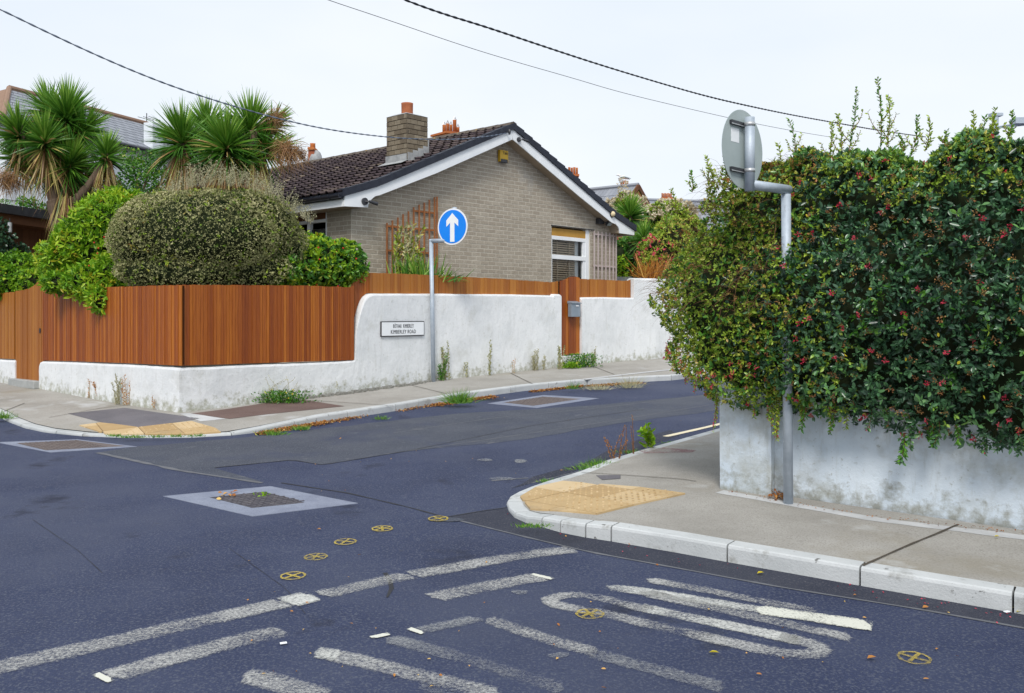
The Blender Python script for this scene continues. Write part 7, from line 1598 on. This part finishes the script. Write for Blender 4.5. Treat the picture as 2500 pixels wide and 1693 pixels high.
# leaf litter in the far gutter: one uncountable heap
def litter(path, w, n, seed, label, hgt=.02, L=.03, curve=.0, wave=True):
    S = seglen(path); rr = np.random.default_rng(seed); s = S[-1] * rr.random(n)
    if wave: s = s[np.sin(s * 2.3 + seed) * .5 + .5 + np.sin(s * 5.1) * .25 > rr.random(n) * .9]
    P = []
    for t in s: p = at_s(path, S, float(t)); o = nrm(tang(path, S, float(t)), 1); q = p + o * abs(rr.normal()) * w; P.append((q.x, q.y, zp(q.y) - KH + .006 + hgt * rr.random()))
    P = np.array(P); D = rr.normal(size=P.shape) * [1, 1, .35]
    o = leaves('leaf_litter', P, D, L * (.5 + .8 * rr.random(len(P))), L * .5, M['litter'], None, rr.random(len(P)), rng=rr, flatup=.6); return tag(o, label, 'leaf litter', kind='stuff')
litter([G(620, 1062, -KH), G(700, 1047, -KH), G(790, 1033, -KH)], .07, 1500, 1, 'orange fallen leaves heaped in the gutter at the left of the far kerb', wave=False); litter([G(790, 1033, -KH), G(983, 1003, -KH), G(1060, 990, -KH)], .05, 1200, 2, 'brown fallen leaves along the middle of the far gutter')
litter([G(1050, 992, -KH), G(1130, 979, -KH), G(1200, 969, -KH)], .09, 1700, 3, 'orange leaves around the large grass tuft', wave=False); litter([G(1290, 958, -KH), G(1420, 944, -KH)], .06, 1100, 4, 'yellow brown leaves in the gutter past the reddish cover', wave=False); litter([G(1430, 944, -KH), G(1560, 936, -KH)], .08, 1500, 5, 'orange leaves heaped in the gutter near the hanging hedge', wave=False)
# scattered single leaves, blossom and grit
rr = np.random.default_rng(12); P = []
for _ in range(90):
    x, y = rr.uniform(600, 2480), rr.uniform(1000, 1690); g = G(x, y, -KH); P.append((g.x, g.y, g.z + .012))
P = np.array(P); D = rr.normal(size=P.shape) * [1, 1, .15]; o = leaves('fallen_leaves', P, D, .022 * (.4 + rr.random(len(P))), .012, M['litter'], None, rr.random(len(P)) * .6 + .4, rng=rr, flatup=1); tag(o, 'tiny scattered leaf scraps on the road', 'fallen leaves', kind='stuff')
P = []
for _ in range(45): x = rr.uniform(1230, 2480); y = float(np.interp(x, [1230, 1500, 1770, 2100, 2480], [1245, 1330, 1380, 1437, 1505])) + abs(rr.normal()) * 14; g = G(x, y, -KH); P.append((g.x, g.y, g.z + .011))
P = np.array(P); o = leaves('fallen_blossom', P, rr.normal(size=P.shape) * [1, 1, .2], .014, .009, M['petal_pink'], None, rr.random(len(P)), rng=rr, flatup=1); tag(o, 'pink petals dropped along the near gutter', 'petals', kind='stuff')
for i, (x, y, L, lab) in enumerate([(1848, 1406, .05, 'yellow leaf on the dark strip by the near kerb'), (2443, 1490, .07, 'large yellow leaf in the gutter at the right edge'), (2482, 1500, .04, 'small yellow leaf by the last kerb joint'), (1730, 1600, .05, 'yellow leaf on the road below the curved marking'), (2117, 1615, .05, 'pale orange leaf left of the yellow ring at the right'), (2427, 1315, .035, 'yellow leaf on the pavement near the blue wall'), (2252, 1490, .04, 'curled brown leaf on the tar seam'), (773, 1297, .035, 'small brown leaf left of the row of yellow rings')]):
    road = y > 1330 or x < 1000; g = G(x, y, -KH) if road else PR.G(x, y); P = np.array([(g.x, g.y, g.z + .014)]); o = leaves('fallen_leaf', P, np.array([[1, .25 * (-1) ** i, .08]]), L, L * .6, M['leaf_yellow'] if 'yellow' in lab[:14] else M['litter'], None, np.array([.6]), fold=.25, flatup=3); tag(o, lab, 'leaf', 'single fallen leaves')
# leaves and moss in the corner of the near cover, debris at the pole foot
P = np.array([tuple(G(rr.uniform(520, 600), rr.uniform(1204, 1224), -KH)) for _ in range(9)]) + [0, 0, .016]; o = leaves('cover_leaves', P, rr.normal(size=P.shape) * [1, 1, .3], .045, .028, M['litter'], None, rr.random(len(P)), rng=rr, flatup=1); tag(o, 'dead leaves caught on the near iron cover', 'fallen leaves', kind='stuff')
c = G(645, 1213, -KH); P = np.array(c)[None] + rr.normal(size=(14, 3)) * [.035, .02, 0] + [0, 0, .015]; o = leaves('cover_seedling', P, rr.normal(size=P.shape) + [0, 0, .8], .035, .018, M['leaf_bright'], None, np.full(14, .6), rng=rr); tag(o, 'bright green seedling sprouting on the near iron cover', 'seedling')
P = np.array([tuple(PR.G(rr.uniform(1880, 1925), rr.uniform(1210, 1222))) for _ in range(60)]) + [0, 0, .01]; P[:, 2] += .03 * rr.random(60); o = leaves('leaf_litter', P, rr.normal(size=P.shape) * [1, 1, .4], .035, .018, M['litter'], None, rr.random(60) * .7, rng=rr, flatup=1); tag(o, 'rusty dead leaves tucked between the pier and the pole foot', 'fallen leaves', kind='stuff')
P = []
for _ in range(90): x = rr.uniform(1760, 2500); y = float(np.interp(x, [1757, 1875, 2137, 2500], [1193, 1214, 1259, 1298])) + abs(rr.normal()) * 4 + 2; g = PR.G(x, y); P.append((g.x, g.y, g.z + .008))
P = np.array(P); o = leaves('leaf_litter', P, rr.normal(size=P.shape) * [1, 1, .3], .018, .01, M['litter'], None, rr.random(len(P)) * .6, rng=rr, flatup=1); tag(o, 'thin line of leaf crumbs along the foot of the near wall', 'leaf litter', kind='stuff')
# white litter scraps
for x, y, lab in ((692, 1575, 'small white scrap on the road beside the lower left marking'), (2458, 1498, 'pale blue scrap beside the large yellow leaf')):
    g = G(x, y, -KH); o = MB().box((g.x, g.y, g.z + .010), (.035, .02, .006), rz=.4).build('litter_scrap', M['sign_white'], bevel=.002); tag(o, lab, 'litter')
# soil of the garden behind the walls
for pts, h in (([wl_start + Vector((0, 1, 0)), Wp[0] + Vector((.1, .4, 0)), CORN + Vector((0, .5, 0)), Wp[5] + Vector((-.3, .3, 0)), wl_end + Vector((-.5, .5, 0)), Vector((-8, 40, 0)), Vector((-30, 40, 0)), Vector((-30, 18, 0))], .25),):
    poly_sheet('garden_soil', [Vector((p.x, p.y, zp(p.y) + h - .1)) for p in pts], M['soil'])['kind'] = 'structure'
